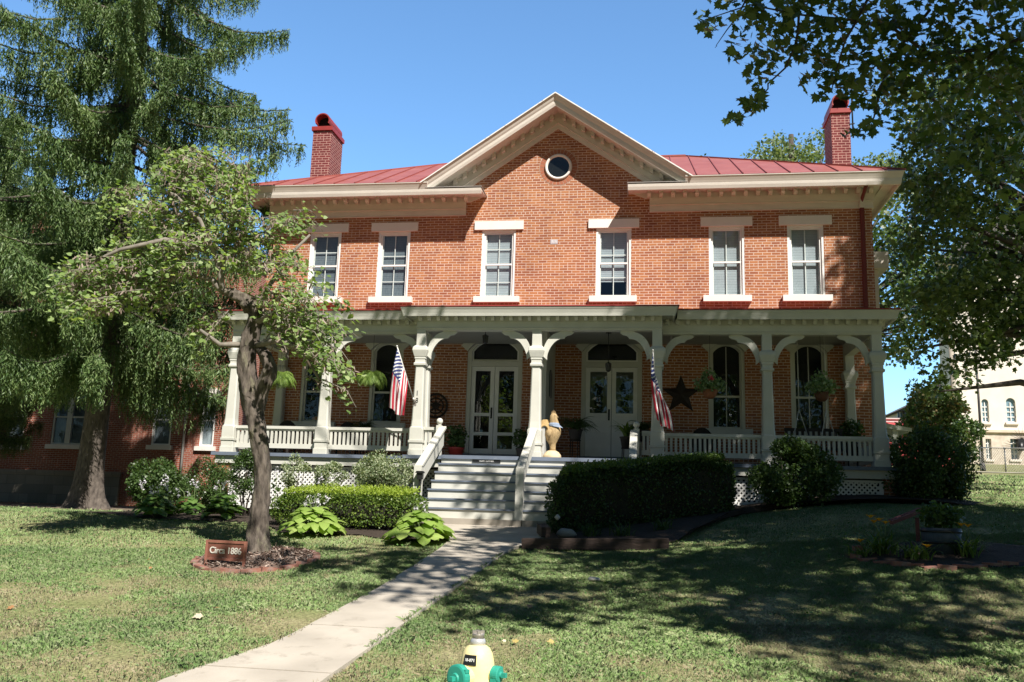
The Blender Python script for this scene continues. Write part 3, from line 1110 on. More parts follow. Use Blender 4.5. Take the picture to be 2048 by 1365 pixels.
def col_mesh(x, y):
    m = MB()
    vs = []
    for z, h in CPROF:
        c = h * 0.24 if 1.86 < z < 3.25 else h * 0.08
        for px, py in ((-h + c, -h), (h - c, -h), (h, -h + c), (h, h - c), (h - c, h), (-h + c, h), (-h, h - c), (-h, -h + c)):
            vs.append((x + px, y + py, z))
    n = len(CPROF)
    fs = []
    for i in range(n - 1):
        for j in range(8):
            fs.append((i * 8 + j, i * 8 + (j + 1) % 8, (i + 1) * 8 + (j + 1) % 8, (i + 1) * 8 + j))
    fs.append(tuple(range(7, -1, -1)))
    fs.append(tuple(range((n - 1) * 8, n * 8)))
    return m.add(vs, fs)


def bracket(x, y, s, axis='X'):
    """curved bracket from the capital up to the beam"""
    A, B = [], []
    n = 12
    for i in range(n + 1):
        a = math.pi / 2 * i / n
        A.append((0.105 + 0.40 * (1 - math.cos(a)) + 0.02, 3.50 + 0.53 * math.sin(a)))
        B.append((0.105 + 0.12 + 0.42 * (1 - math.cos(a)) - 0.01 * math.sin(3 * a), 3.40 + 0.50 * math.sin(a) + 0.012 * math.cos(6 * a)))
    A[-1] = (0.52, 4.055)
    B[-1] = (0.62, 3.93)
    A += [(0.62, 4.055), (0.72, 4.055), (0.76, 4.055)]
    B += [(0.66, 3.955), (0.73, 3.965), (0.80, 4.02)]
    m = MB()
    if axis == 'X':
        m.strip([(x + s * p[0], p[1]) for p in A], [(x + s * p[0], p[1]) for p in B], y - 0.03, y + 0.03)
        m.lathe([(0.02, -0.036), (0.02, 0.036)], (x + s * 0.285, y, 3.90), 8, axis='Y')
    else:
        m.strip([(y + s * p[0], p[1]) for p in A], [(y + s * p[0], p[1]) for p in B], x - 0.03, x + 0.03, 'YZ')
    return m


YS, YC = -2.79, -3.23
COLS = [(-7.18, YS, (1,)), (-4.93, YS, (-1, 1)), (-2.60, YC, (1,)), (0.0, YC, (-1, 1)), (2.60, YC, (-1,)), (4.93, YS, (-1, 1)), (7.18, YS, (-1,)), (-2.60, YS + 0.0, (-1,)), (2.60, YS + 0.0, (1,))]
COLOBJ = []
for x, y, br_ in COLS:
    cobj = build("porch_column", col_mesh(x, y), PORCH, H)
    COLOBJ.append(cobj)
    for s in br_:
        build("bracket", bracket(x, y, s), PORCH, cobj)
    if abs(x) > 7:
        build("bracket", bracket(x, y, 1, 'Y'), PORCH, cobj)
for x in (-7.18, 7.18):   # half posts against the wall
    build("porch_column", col_mesh(x, -0.13), PORCH, H)
text("house_number", "1", BLACKM, COLOBJ[2], (-2.60 - 0.02, YC - 0.119, 2.63), 0.16, ext=0.002, squeeze=0.8)
text("house_number", "8", BLACKM, COLOBJ[2], (-2.60 - 0.02, YC - 0.119, 2.47), 0.16, ext=0.002, squeeze=0.8)

# beams, dentils, cornice and roof of the porch
PF_ = [(-0.10, 4.055), (0.10, 4.055), (0.10, 4.09), (0.125, 4.09), (0.125, 4.11), (0.105, 4.12), (0.105, 4.245), (0.10, 4.25), (0.10, 4.385), (-0.10, 4.385)]
PS_ = [(-0.10, 4.386), (0.33, 4.386), (0.33, 4.34), (0.36, 4.335), (0.375, 4.40), (0.40, 4.47), (0.42, 4.505), (0.42, 4.53), (-0.10, 4.53)]
bm_ = MB()
PTS = [(-7.18, 0), (-7.18, YS), (-2.60, YS)]
for s in (-1, 1):
    sweep(bm_, PF_, [(s * 7.18, -0.002), (s * 7.18, YS), (s * 2.72, YS)], [(s, 0), (s, -1), (0, -1)])
    sweep(bm_, PF_, [(s * 2.60, YS - 0.12), (s * 2.60, YC), (0, YC)], [(s, 0), (s, -1), (0, -1)])
beam = build("porch_beam", bm_, PORCH, H)
cr = MB()
for s in (-1, 1):
    sweep(cr, PS_, [(s * 7.18, -0.002), (s * 7.18, YS), (s * 3.03, YS)], [(s, 0), (s, -1), (0, -1)])
    sweep(cr, [(d + 0.002, z - 0.012) for d, z in PS_], [(s * 2.60, -0.5), (s * 2.60, YC), (0, YC)], [(s, 0), (s, -1), (0, -1)])
build("porch_cornice", cr, PORCH, H)
dt = MB()
for s in (-1, 1):
    x = 2.78
    while x < 7.25:
        dt.prism([(YS - 0.101, 4.262), (YS - 0.101, 4.385), (YS - 0.21, 4.385), (YS - 0.21, 4.32), (YS - 0.16, 4.262)], s * x, s * (x + 0.075), 'YZ')
        x += 0.222
    y = -0.2
    while y > YS:
        dt.box(min(s * 7.282, s * 7.40), max(s * 7.282, s * 7.40), y - 0.075, y, 4.262, 4.385)
        y -= 0.222
x = -2.66
while x < 2.6:
    build("dentil", MB().prism([(YC - 0.101, 4.262), (YC - 0.101, 4.372), (YC - 0.21, 4.372), (YC - 0.21, 4.32), (YC - 0.16, 4.262)], x, x + 0.075, 'YZ'), PORCH, beam)
    x += 0.205
build("side_dentils", dt, PORCH, beam)['kind'] = 'stuff'
ce = MB().box(-7.08, 7.08, -2.69, -0.003, 4.36, 4.385).box(-2.50, 2.50, -3.13, -2.691, 4.36, 4.384)
build("porch_ceiling", ce, surf("ceiling_boards", (0.36, 0.36, 0.33), (0.30, 0.30, 0.28), scale=3, rough=0.6, stretch=(1, 12, 1)), H)
rp = MB()
for (x0, x1, yf, z0) in ((-7.62, 7.62, -3.23, 4.533), (-3.06, 3.06, -3.67, 4.522)):
    a = 0.55 if x1 > 5 else 0
    rp.add([(x0, yf, z0), (x1, yf, z0), (x1 - a, -0.001, 5.02), (x0 + a, -0.001, 5.02), (x0, yf, z0 + 0.022), (x1, yf, z0 + 0.022), (x1 - a, -0.001, 5.05), (x0 + a, -0.001, 5.05)],
           [(0, 1, 2, 3), (7, 6, 5, 4), (0, 4, 5, 1), (1, 5, 6, 2), (3, 7, 4, 0)])
    if a:
        for s in (-1, 1):
            rp.add([(s * 7.62, yf, z0), (s * 7.62, -0.001, z0), (s * (7.62 - a), -0.001, 5.02)], [(0, 1, 2)])
build("porch_roof", rp, REDTRIM, H)

# balustrades


def balustrade(xa, xb, y, ya=None, yb=None):
    m = MB()
    if ya is None:
        m.box(xa, xb, y - 0.055, y + 0.055, 1.835, 1.90).box(xa, xb, y - 0.03, y + 0.03, 1.80, 1.834)
        lo = MB().box(xa, xb, y - 0.03, y + 0.03, 1.395, 1.50)
    else:
        m.box(xa - 0.055, xa + 0.055, ya, yb, 1.835, 1.90)
        lo = MB().box(xa - 0.03, xa + 0.03, ya, yb, 1.395, 1.50)
    o = build("balustrade", m, PORCH, H)
    build("bottom_rail", lo, PORCH, o)
    first = None
    L_ = (xb - xa) if ya is None else (yb - ya)
    n = max(2, int(round(L_ / 0.104)))
    for i in range(n):
        t = (i + 0.5) / n
        x, yy = (xa + L_ * t, y) if ya is None else (xa, ya + L_ * t)
        if first is None:
            first = build("baluster", MB().box(x - 0.027, x + 0.027, yy - 0.018, yy + 0.018, 1.50, 1.80), PORCH, o)
            fx, fy = x, yy
        else:
            c = first.copy()
            COL.objects.link(c)
            c.parent = o
            c.location = (x - fx, yy - fy, 0)


balustrade(-7.03, -5.08, YS)
balustrade(-4.78, -2.75, YS)
balustrade(-2.45, -2.16, YC)
balustrade(2.28, 2.45, YC)
balustrade(2.75, 4.78, YS)
balustrade(5.08, 7.03, YS)
balustrade(-7.18, -7.18, 0, -2.6, -0.3)
balustrade(7.18, 7.18, 0, -2.6, -0.3)

# centre partition between the two front doors
pt = MB().box(-0.06, 0.06, -1.9, -0.003, 1.277, 4.359)
build("partition", pt, surf("partition_paint", (0.55, 0.54, 0.50), (0.5, 0.49, 0.45), scale=2, rough=0.6), H)

# stairs
ST = MB()
stairs = build("staircase", MB().prism([(-5.0, -0.1), (-3.5, -0.1), (-3.5, 1.1)], -1.9, 2.0, 'YZ'), PORCH, H)
for i in range(7):
    zt_ = 0.1823 * (i + 1)
    yf = -5.30 + 0.264 * i
    if i < 6:
        build("tread", MB().box(-1.93, 2.05, yf - 0.03, yf + 0.29, zt_ - 0.032, zt_), DECK, stairs)
    zr1 = zt_ - 0.033 if i < 6 else 1.199
    build("riser", MB().box(-1.92, 2.04, yf, yf + 0.02, zt_ - 0.1823 + (0.0005 if i else -0.02), zr1), PORCH, stairs)
build("concrete_base", MB().box(-2.05, 0.06, -5.42, -4.9, -0.35, -0.012).box(0.075, 2.2, -5.42, -4.9, -0.35, -0.014), CONCD, stairs)
for x, yt, topx in ((-2.0, -3.36, -2.08), (0.0, -3.40, 0.0), (2.12, -3.36, 2.17)):
    hr = MB()
    # solid sloping side board with a cap
    q0, q1 = (-5.26, 0.93), (yt, 1.86)
    hr.prism([(q0[0], q0[1] - 0.36), (q1[0], q1[1] - 0.36), (q1[0], q1[1]), (q0[0], q0[1])], x - 0.03, x + 0.03, 'YZ')
    hr.beam((x, q0[0] - 0.04, q0[1] + 0.02), (x, q1[0], q1[1] + 0.03), 0.15, 0.05)
    hr.box(x - 0.075, x + 0.075, -5.36, -5.22, -0.012 if x < 1 else -0.014, 0.965)
    o = build("handrail", hr, PORCH, stairs)
    if topx:
        nw = MB().box(topx - 0.06, topx + 0.06, yt - 0.06, yt + 0.06, ZF, 1.93)
        nw.lathe([(0.03, 1.93), (0.045, 1.945), (0.03, 1.96)], (topx, yt, 0), 12)
        nw.sphere((topx, yt, 2.02), 0.072)
        build("newel_post", nw, PORCH, stairs)
for sx, words in ((-0.95, "TEAM  LUTHER"), (1.02, "CAMP  OWENS")):
    sg = build("name_plate", MB().box(sx - 0.30, sx + 0.30, -3.735, -3.718, 1.135, 1.19), BLACKM, stairs)
    text("lettering", words, WHITE, sg, (sx, -3.737, 1.163), 0.045, ext=0.001, squeeze=1.05)

# small side bay and rear side porch seen past the right corner
q = at(1772, 505, 5.0)
sb = MB().box(7.891, q.x - 0.25, 5.0, 8.5, -0.3, q.z - 0.55).box(7.892, q.x, 4.75, 8.8, q.z - 0.55, q.z - 0.05)
build("side_bay", sb, CREAM, H)
q = at(1822, 858, 6.0)
q0 = at(1775, 843, 6.0)
sp_ = MB()
sp_.prism([(7.893, q.z + 0.45), (q.x + 0.02, q.z + 0.02), (q.x + 0.02, q.z - 0.09), (7.893, q.z + 0.25)], 6.0, 8.6)
sp_.box(q.x - 0.5, q.x - 0.34, 6.1, 6.26, 0.9, q.z)
build("side_porch", sp_, surf("pergola_paint", (0.52, 0.54, 0.47), rough=0.6), H)

# ================================================================== GROUND, WALK, BEDS, GRASS
gx = np.concatenate([np.linspace(-260, -30, 24), np.linspace(-28, 28, 113), np.linspace(30, 260, 24)])
gy = np.concatenate([np.linspace(-120, -24, 13), np.linspace(-22, 14, 91), np.linspace(15, 75, 31), np.linspace(80, 420, 18)])
GX, GY = np.meshgrid(gx, gy)
GZ = ground(GX, GY)
lump = 0.012 * np.sin(GX * 2.3 + np.sin(GY * 1.7)) * np.cos(GY * 2.1) + 0.01 * np.sin(GX * 5.1 + GY * 3.3)
GZ = GZ + np.where((np.abs(GX) < 28) & (GY < 14), lump, 0) - 0.012
nx, ny = len(gx), len(gy)
idx = np.arange(nx * ny).reshape(ny, nx)
gf = np.stack([idx[:-1, :-1], idx[:-1, 1:], idx[1:, 1:], idx[1:, :-1]], -1).reshape(-1, 4)


def lawnmat():
    m, nt, out = newmat("lawn_soil")
    L = nt.links.new
    p = N(nt, "ShaderNodeBsdfPrincipled")
    p.inputs['Roughness'].default_value = 0.95
    p.inputs['Specular IOR Level'].default_value = 0.1
    tc = N(nt, "ShaderNodeTexCoord")
    n1 = N(nt, "ShaderNodeTexNoise")
    n1.inputs['Scale'].default_value = 0.9
    n1.inputs['Detail'].default_value = 6
    n1.inputs['Roughness'].default_value = 0.65
    L(tc.outputs['Object'], n1.inputs['Vector'])
    r1 = ramp(nt, [(0.40, (0.20, 0.22, 0.10)), (0.56, (0.27, 0.26, 0.14)), (0.68, (0.36, 0.31, 0.20)), (0.78, (0.28, 0.21, 0.15))])
    L(n1.outputs['Fac'], r1.inputs[0])
    n2 = N(nt, "ShaderNodeTexNoise")
    n2.inputs['Scale'].default_value = 28
    n2.inputs['Detail'].default_value = 6
    L(tc.outputs['Object'], n2.inputs['Vector'])
    r2 = ramp(nt, [(0.3, (0.55, 0.55, 0.5)), (0.7, (1.3, 1.3, 1.2))])
    L(n2.outputs['Fac'], r2.inputs[0])
    mx = N(nt, "ShaderNodeMix", data_type='RGBA', blend_type='MULTIPLY')
    mx.inputs[0].default_value = 1
    L(r1.outputs[0], mx.inputs[6])
    L(r2.outputs[0], mx.inputs[7])
    L(mx.outputs[2], p.inputs['Base Color'])
    b = N(nt, "ShaderNodeBump")
    b.inputs['Strength'].default_value = 0.8
    b.inputs['Distance'].default_value = 0.03
    L(n2.outputs['Fac'], b.inputs['Height'])
    L(b.outputs[0], p.inputs['Normal'])
    L(p.outputs[0], out.inputs[0])
    return m


lawn = shared("lawn", np.stack([GX, GY, GZ], -1).reshape(-1, 3), gf, lawnmat())
lawn['kind'] = 'structure'


def walk_edges(y):
    """left and right edge of the path"""
    xl = np.interp(y, [-19, -15.7, -14.5, -11.8, -8.5, -7.4, -6.6, -5.2], [-1.5, -1.20, -0.84, -0.72, -0.76, -0.85, -1.35, -1.6])
    xr = np.interp(y, [-19, -15.5, -14.5, -12.2, -9.0, -8.2, -7.6, -5.2], [-0.05, -0.02, 0.03, 0.12, 0.27, 0.33, 0.55, 0.75])
    return xl, xr


wk = MB()
joints = [-18.5, -16.9, -15.35, -13.8, -12.25, -10.7, -9.15, -7.6, -6.5, -5.40]
for i in range(len(joints) - 1):
    ya, yb = joints[i] + 0.014, joints[i + 1] - 0.014
    n = 4
    top = []
    for k in range(n + 1):
        y = ya + (yb - ya) * k / n
        xl, xr = walk_edges(y)
        z = gz(-0.3, y) + 0.028
        top.append((float(xl), float(xr), y, z))
    vs = []
    for xl, xr, y, z in top:
        vs += [(xl, y, z), (xr, y, z), (xl, y, z - 0.15), (xr, y, z - 0.15)]
    fs = []
    for k in range(n):
        a, b = 4 * k, 4 * k + 4
        fs += [(a, a + 1, b + 1, b), (a, b, b + 2, a + 2), (a + 1, a + 3, b + 3, b + 1)]
    fs += [(0, 2, 3, 1), (4 * n, 4 * n + 1, 4 * n + 3, 4 * n + 2)]
    wk.add(vs, fs)
wko = build("path", wk, CONC, loc=(0, -10, -0.6))
wko['kind'] = 'structure'

# planting beds (bare soil sheets just above the lawn)


def bed(name, poly, mat, dz, n=1):
    m = MB()
    cx = sum(p[0] for p in poly) / len(poly)
    cy = sum(p[1] for p in poly) / len(poly)
    rings = []
    R_ = 6
    for k in range(R_ + 1):
        t = k / R_
        rings.append([(cx + (p[0] - cx) * t, cy + (p[1] - cy) * t) for p in poly])
    vs = []
    for k, ring in enumerate(rings):
        for x, y in ring:
            vs.append((x, y, gz(x, y) + dz * (1 if k < R_ else 0.2) + random.uniform(-0.012, 0.012)))
    nn = len(poly)
    fs = []
    for k in range(R_):
        for j in range(nn):
            fs.append((k * nn + j, k * nn + (j + 1) % nn, (k + 1) * nn + (j + 1) % nn, (k + 1) * nn + j))
    m.add(vs, fs, 0, True)
    o = build(name, m, mat, loc=(cx, cy, gz(cx, cy)))
    o['kind'] = 'structure'
    return o


def densify(poly, step=0.35):
    out = []
    for i in range(len(poly)):
        a, b = poly[i], poly[(i + 1) % len(poly)]
        n = max(1, int(math.dist(a, b) / step))
        for k in range(n):
            out.append((a[0] + (b[0] - a[0]) * k / n + random.uniform(-.03, .03), a[1] + (b[1] - a[1]) * k / n + random.uniform(-.03, .03)))
    return out


RING_C = (-3.02, -10.12)
RING_R = (0.76, 0.96)
ringp = [(RING_C[0] + RING_R[0] * math.cos(a), RING_C[1] + RING_R[1] * math.sin(a)) for a in np.linspace(0, 2 * math.pi, 40, endpoint=False)]
bed("mulch_ring", ringp, MULCH, 0.05)
BED_L = densify([(-9.6, -5.0), (-7.0, -6.0), (-4.7, -6.1), (-4.0, -7.2), (-2.5, -7.2), (-1.3, -7.75), (-0.88, -7.5), (-1.38, -6.6), (-1.7, -5.5), (-2.0, -3.0), (-7.3, -2.95), (-9.2, -2.6)])
bed("left_bed", BED_L, SOIL, 0.02)
BED_R = densify([(0.40, -7.95), (2.0, -8.0), (2.85, -7.5), (3.4, -6.1), (4.3, -4.5), (5.6, -3.7), (6.8, -3.4), (8.4, -4.1), (9.0, -3.2), (8.3, -2.2), (2.3, -2.95), (0.8, -5.3), (0.62, -7.3)])
bed("right_bed", BED_R, SOIL, 0.10)
BED_D = densify([(5.16, -9.25), (5.6, -9.72), (6.2, -9.98), (7.2, -9.75), (8.2, -9.2), (8.0, -8.4), (6.8, -8.05), (5.7, -8.4)])
bed("lily_bed", BED_D, SOIL, 0.03)
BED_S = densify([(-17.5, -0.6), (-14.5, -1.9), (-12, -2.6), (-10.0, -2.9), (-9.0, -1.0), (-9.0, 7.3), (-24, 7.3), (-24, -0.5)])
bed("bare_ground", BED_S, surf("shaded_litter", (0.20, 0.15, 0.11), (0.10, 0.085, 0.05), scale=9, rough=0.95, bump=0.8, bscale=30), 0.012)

POLYS = [np.array(p) for p in (ringp, BED_L, BED_R, BED_D, BED_S)]


def inside(px, py, poly):
    r = np.zeros(len(px), bool)
    n = len(poly)
    for i in range(n):
        x1, y1 = poly[i]
        x2, y2 = poly[(i + 1) % n]
        c = ((y1 > py) != (y2 > py)) & (px < (x2 - x1) * (py - y1) / (y2 - y1 + 1e-12) + x1)
        r ^= c
    return r


def vnoise(x, y, seed, sc_):
    r = np.random.default_rng(seed)
    g = r.random((128, 128))
    xx, yy = x * sc_ + 500, y * sc_ + 500
    i, j = np.floor(xx).astype(int), np.floor(yy).astype(int)
    fx, fy = xx - i, yy - j
    fx, fy = fx * fx * (3 - 2 * fx), fy * fy * (3 - 2 * fy)
    a = g[i % 128, j % 128] * (1 - fx) + g[(i + 1) % 128, j % 128] * fx
    b = g[i % 128, (j + 1) % 128] * (1 - fx) + g[(i + 1) % 128, (j + 1) % 128] * fx
    return a * (1 - fy) + b * fy


def grass_points(n, dmin, dmax, rng):
    """points seen by the lens, even per square metre between two distances"""
    d = np.sqrt(rng.random(n) * (dmax ** 2 - dmin ** 2) + dmin ** 2)
    a = rng.uniform(-0.66, 0.66, n)
    fw = np.array([CF.x, CF.y]) / math.hypot(CF.x, CF.y)
    rt = np.array([fw[1], -fw[0]])
    x = CAM.x + d * fw[0] + d * a * rt[0]
    y = CAM.y + d * fw[1] + d * a * rt[1]
    return x, y


def make_grass(n, dmin, dmax, h, w, rng):
    x, y = grass_points(n, dmin, dmax, rng)
    xl, xr = walk_edges(y)
    edge = rng.uniform(0.0, 0.02, n)
    edge = rng.uniform(0.0, 0.05, n) ** 1.0 * (vnoise(x, y, 12, 3.0) > 0.45)
    ok = ~((x > xl + edge) & (x < xr - edge) & (y > -18.6) & (y < -5.3))
    ok &= ~((x > -2.1) & (x < 2.3) & (y > -5.5))
    ok &= ~((np.abs(x) < 8.0) & (y > -3.0))
    for p in POLYS:
        ok &= ~inside(x, y, p)
    dry = vnoise(x, y, 3, 1.1) * 0.55 + vnoise(x, y, 4, 2.7) * 0.3 + vnoise(x, y, 6, 7.0) * 0.15
    near = smooth(-11, -15, y) if False else np.clip((-9.5 - y) / 5.0, 0, 1)
    dry = dry + 0.19 * near - 0.07
    ok &= rng.random(n) > smooth(0.58, 0.80, dry) * 0.62
    x, y, dry = x[ok], y[ok], dry[ok]
    n = len(x)
    xl, xr = walk_edges(y)
    z = ground(x, y) - 0.015 + np.where((x > xl) & (x < xr) & (y < -5.3), 0.035, 0)
    tuft = vnoise(x, y, 8, 4.0)
    hh = h * (0.45 + 0.9 * rng.random(n)) * (0.7 + 0.65 * tuft) * np.where(dry > 0.6, 0.7, 1.0)
    az = rng.uniform(0, 2 * math.pi, n)
    lean = np.abs(rng.normal(0, 0.68, n))
    ww = w * (0.7 + 0.6 * rng.random(n))
    dx, dy = np.cos(az), np.sin(az)
    sx, sy = -dy, dx
    base = np.stack([x, y, z], 1)
    side = np.stack([sx, sy, np.zeros(n)], 1) * (ww / 2)[:, None]
    mid = base + np.stack([dx * hh * lean * 0.35, dy * hh * lean * 0.35, hh * 0.62], 1)
    tip = base + np.stack([dx * hh * lean * 0.95, dy * hh * lean * 0.95, hh * (1.0 - 0.22 * np.minimum(lean, 1.5))], 1)
    q = np.stack([base - side, base + side, mid + side * 0.75, tip, mid - side * 0.75], 1)
    return q, dry


GRASSM = leafmat("grass_blades", [(0.18, 0.30, 0.10), (0.24, 0.375, 0.14), (0.31, 0.435, 0.19), (0.38, 0.48, 0.25), (0.48, 0.52, 0.33)], trans=0.25, rough=0.6, spec=0.2, tcol=(1.3, 1.35, 0.8), noise=0.8, up=0.93)
STRAWM = leafmat("straw_blades", [(0.26, 0.24, 0.13), (0.40, 0.35, 0.21), (0.48, 0.42, 0.28)], trans=0.15, rough=0.7, spec=0.15, tcol=(1, 1, 0.8), up=0.93)
rg = np.random.default_rng(5)
qs, ds = [], []
for n_, a_, b_, h_, w_ in ((230000, 6.0, 9.5, 0.042, 0.0034), (300000, 9.0, 14.0, 0.038, 0.0050), (190000, 13.5, 22.0, 0.036, 0.009), (60000, 21.0, 38.0, 0.06, 0.03)):
    q, dr = make_grass(n_, a_, b_, h_, w_, rg)
    qs.append(q)
    ds.append(dr)
GQ = np.concatenate(qs)
GD = np.concatenate(ds)
mi = (rg.random(len(GD)) < 0.03 + 0.72 * smooth(0.54, 0.76, GD)).astype(int)
g = soup("grass", GQ, None, loc=(0, -10, -0.5), mats=[GRASSM, STRAWM], mi=mi)
g['kind'] = 'stuff'
# clover and broad-leaved weeds among the grass
n_ = 7000
x, y = grass_points(n_, 6.2, 15, rg)
msk = (vnoise(x, y, 21, 1.6) * 0.6 + vnoise(x, y, 22, 5.0) * 0.4) > 0.60
xl, xr = walk_edges(y)
msk &= ~((x > xl) & (x < xr))
for p in POLYS:
    msk &= ~inside(x, y, p)
x, y = x[msk], y[msk]
c = np.stack([x, y, ground(x, y) + rg.uniform(0.012, 0.045, len(x))], 1)
g = soup("clover", leaves(c, 0.034, OVAL, nbias=(0, 0, 1.6), spread=0.5, rng=rg), leafmat("clover_leaf", [(0.06, 0.14, 0.03), (0.11, 0.22, 0.055), (0.16, 0.28, 0.08)], trans=0.3), loc=(0, -10, -0.5))
g['kind'] = 'stuff'
# mulch chips and litter in the tree ring
n_ = 2200
a = rg.uniform(0, 2 * math.pi, n_)
r = np.sqrt(rg.random(n_)) * 0.97
c = np.stack([RING_C[0] + RING_R[0] * r * np.cos(a), RING_C[1] + RING_R[1] * r * np.sin(a)], 1)
c = np.column_stack([c, ground(c[:, 0], c[:, 1]) + 0.055 + rg.uniform(0, 0.02, n_)])
g = soup("mulch_chips", leaves(c, 0.055, [(0, 0), (0.14, 0.1), (0.12, 0.9), (0, 1), (-0.12, 0.9), (-0.14, 0.1)], nbias=(0, 0, 1.5), spread=0.6, rng=rg),
         leafmat("mulch_chip", [(0.09, 0.06, 0.045), (0.22, 0.15, 0.12), (0.36, 0.27, 0.22), (0.5, 0.42, 0.36)], trans=0.0, rough=0.9, spec=0.1), loc=(RING_C[0], RING_C[1], -0.6))
g['kind'] = 'stuff'

# ================================================================== PLANT HELPERS


class Blades:
    """curved strap leaves gathered into one mesh"""

    def __init__(self):
        self.v = []
        self.f = []
        self.n = 0

    def blade(self, base, az, el0, el1, length, width, seg=5, fold=0.25, prof=None, twist=0.0):
        base = np.array(base, float)
        prof = prof or [0.35, 0.9, 1.0, 0.8, 0.45, 0.03]
        ts = np.linspace(0, 1, seg + 1)
        ws = np.interp(ts, np.linspace(0, 1, len(prof)), prof) * width / 2
        p = base.copy()
        rows = []
        for i, t in enumerate(ts):
            el = el0 + (el1 - el0) * t
            a = az + twist * t
            d = np.array([math.cos(a) * math.cos(el), math.sin(a) * math.cos(el), math.sin(el)])
            s = np.array([-math.sin(a), math.cos(a), 0])
            u = np.cross(s, d) * -1
            rows.append((p - s * ws[i] + u * ws[i] * fold * -1, p.copy(), p + s * ws[i] + u * ws[i] * fold * -1))
            p = p + d * length / seg
        o = self.n
        for r in rows:
            self.v += list(r)
        for i in range(seg):
            for j in (0, 1):
                self.f.append((o + 3 * i + j, o + 3 * i + j + 1, o + 3 * i + j + 4, o + 3 * i + j + 3))
        self.n += 3 * (seg + 1)
        return rows[-1][1]

    def build(self, name, mat, parent=None, loc=None):
        return shared(name, np.array(self.v), self.f, mat, parent, loc)


def fern_fronds(center, n, L_, el0=(0.2, 1.0), el1=(-1.3, -0.6), leaf=0.07, rng=RNG, down=0.0):
    """leaflets of n arching fronds -> (N,4,3)"""
    out = []
    for i in range(n):
        az = 2 * math.pi * i / n + rng.uniform(-0.3, 0.3)
        e0, e1 = rng.uniform(*el0), rng.uniform(*el1)
        LL = L_ * rng.uniform(0.7, 1.15)
        p = np.array(center, float) + rng.normal(0, 0.02, 3)
        k = 16
        for j in range(k):
            t = j / (k - 1)
            el = e0 + (e1 - e0) * t
            d = np.array([math.cos(az) * math.cos(el), math.sin(az) * math.cos(el), math.sin(el)])
            p = p + d * LL / k
            s = np.array([-math.sin(az), math.cos(az), 0.0])
            w = leaf * (math.sin(math.pi * (0.15 + 0.85 * t)) + 0.15)
            for sg in (-1, 1):
                tip = p + s * sg * w + d * w * 0.45 + np.array([0, 0, -w * 0.25 - down * w])
                m1 = p + s * sg * w * 0.45 + d * LL / k * 0.75
                m2 = p + s * sg * w * 0.45 - d * LL / k * 0.05
                out.append([p, m2, tip, m1])
    return np.array(out)


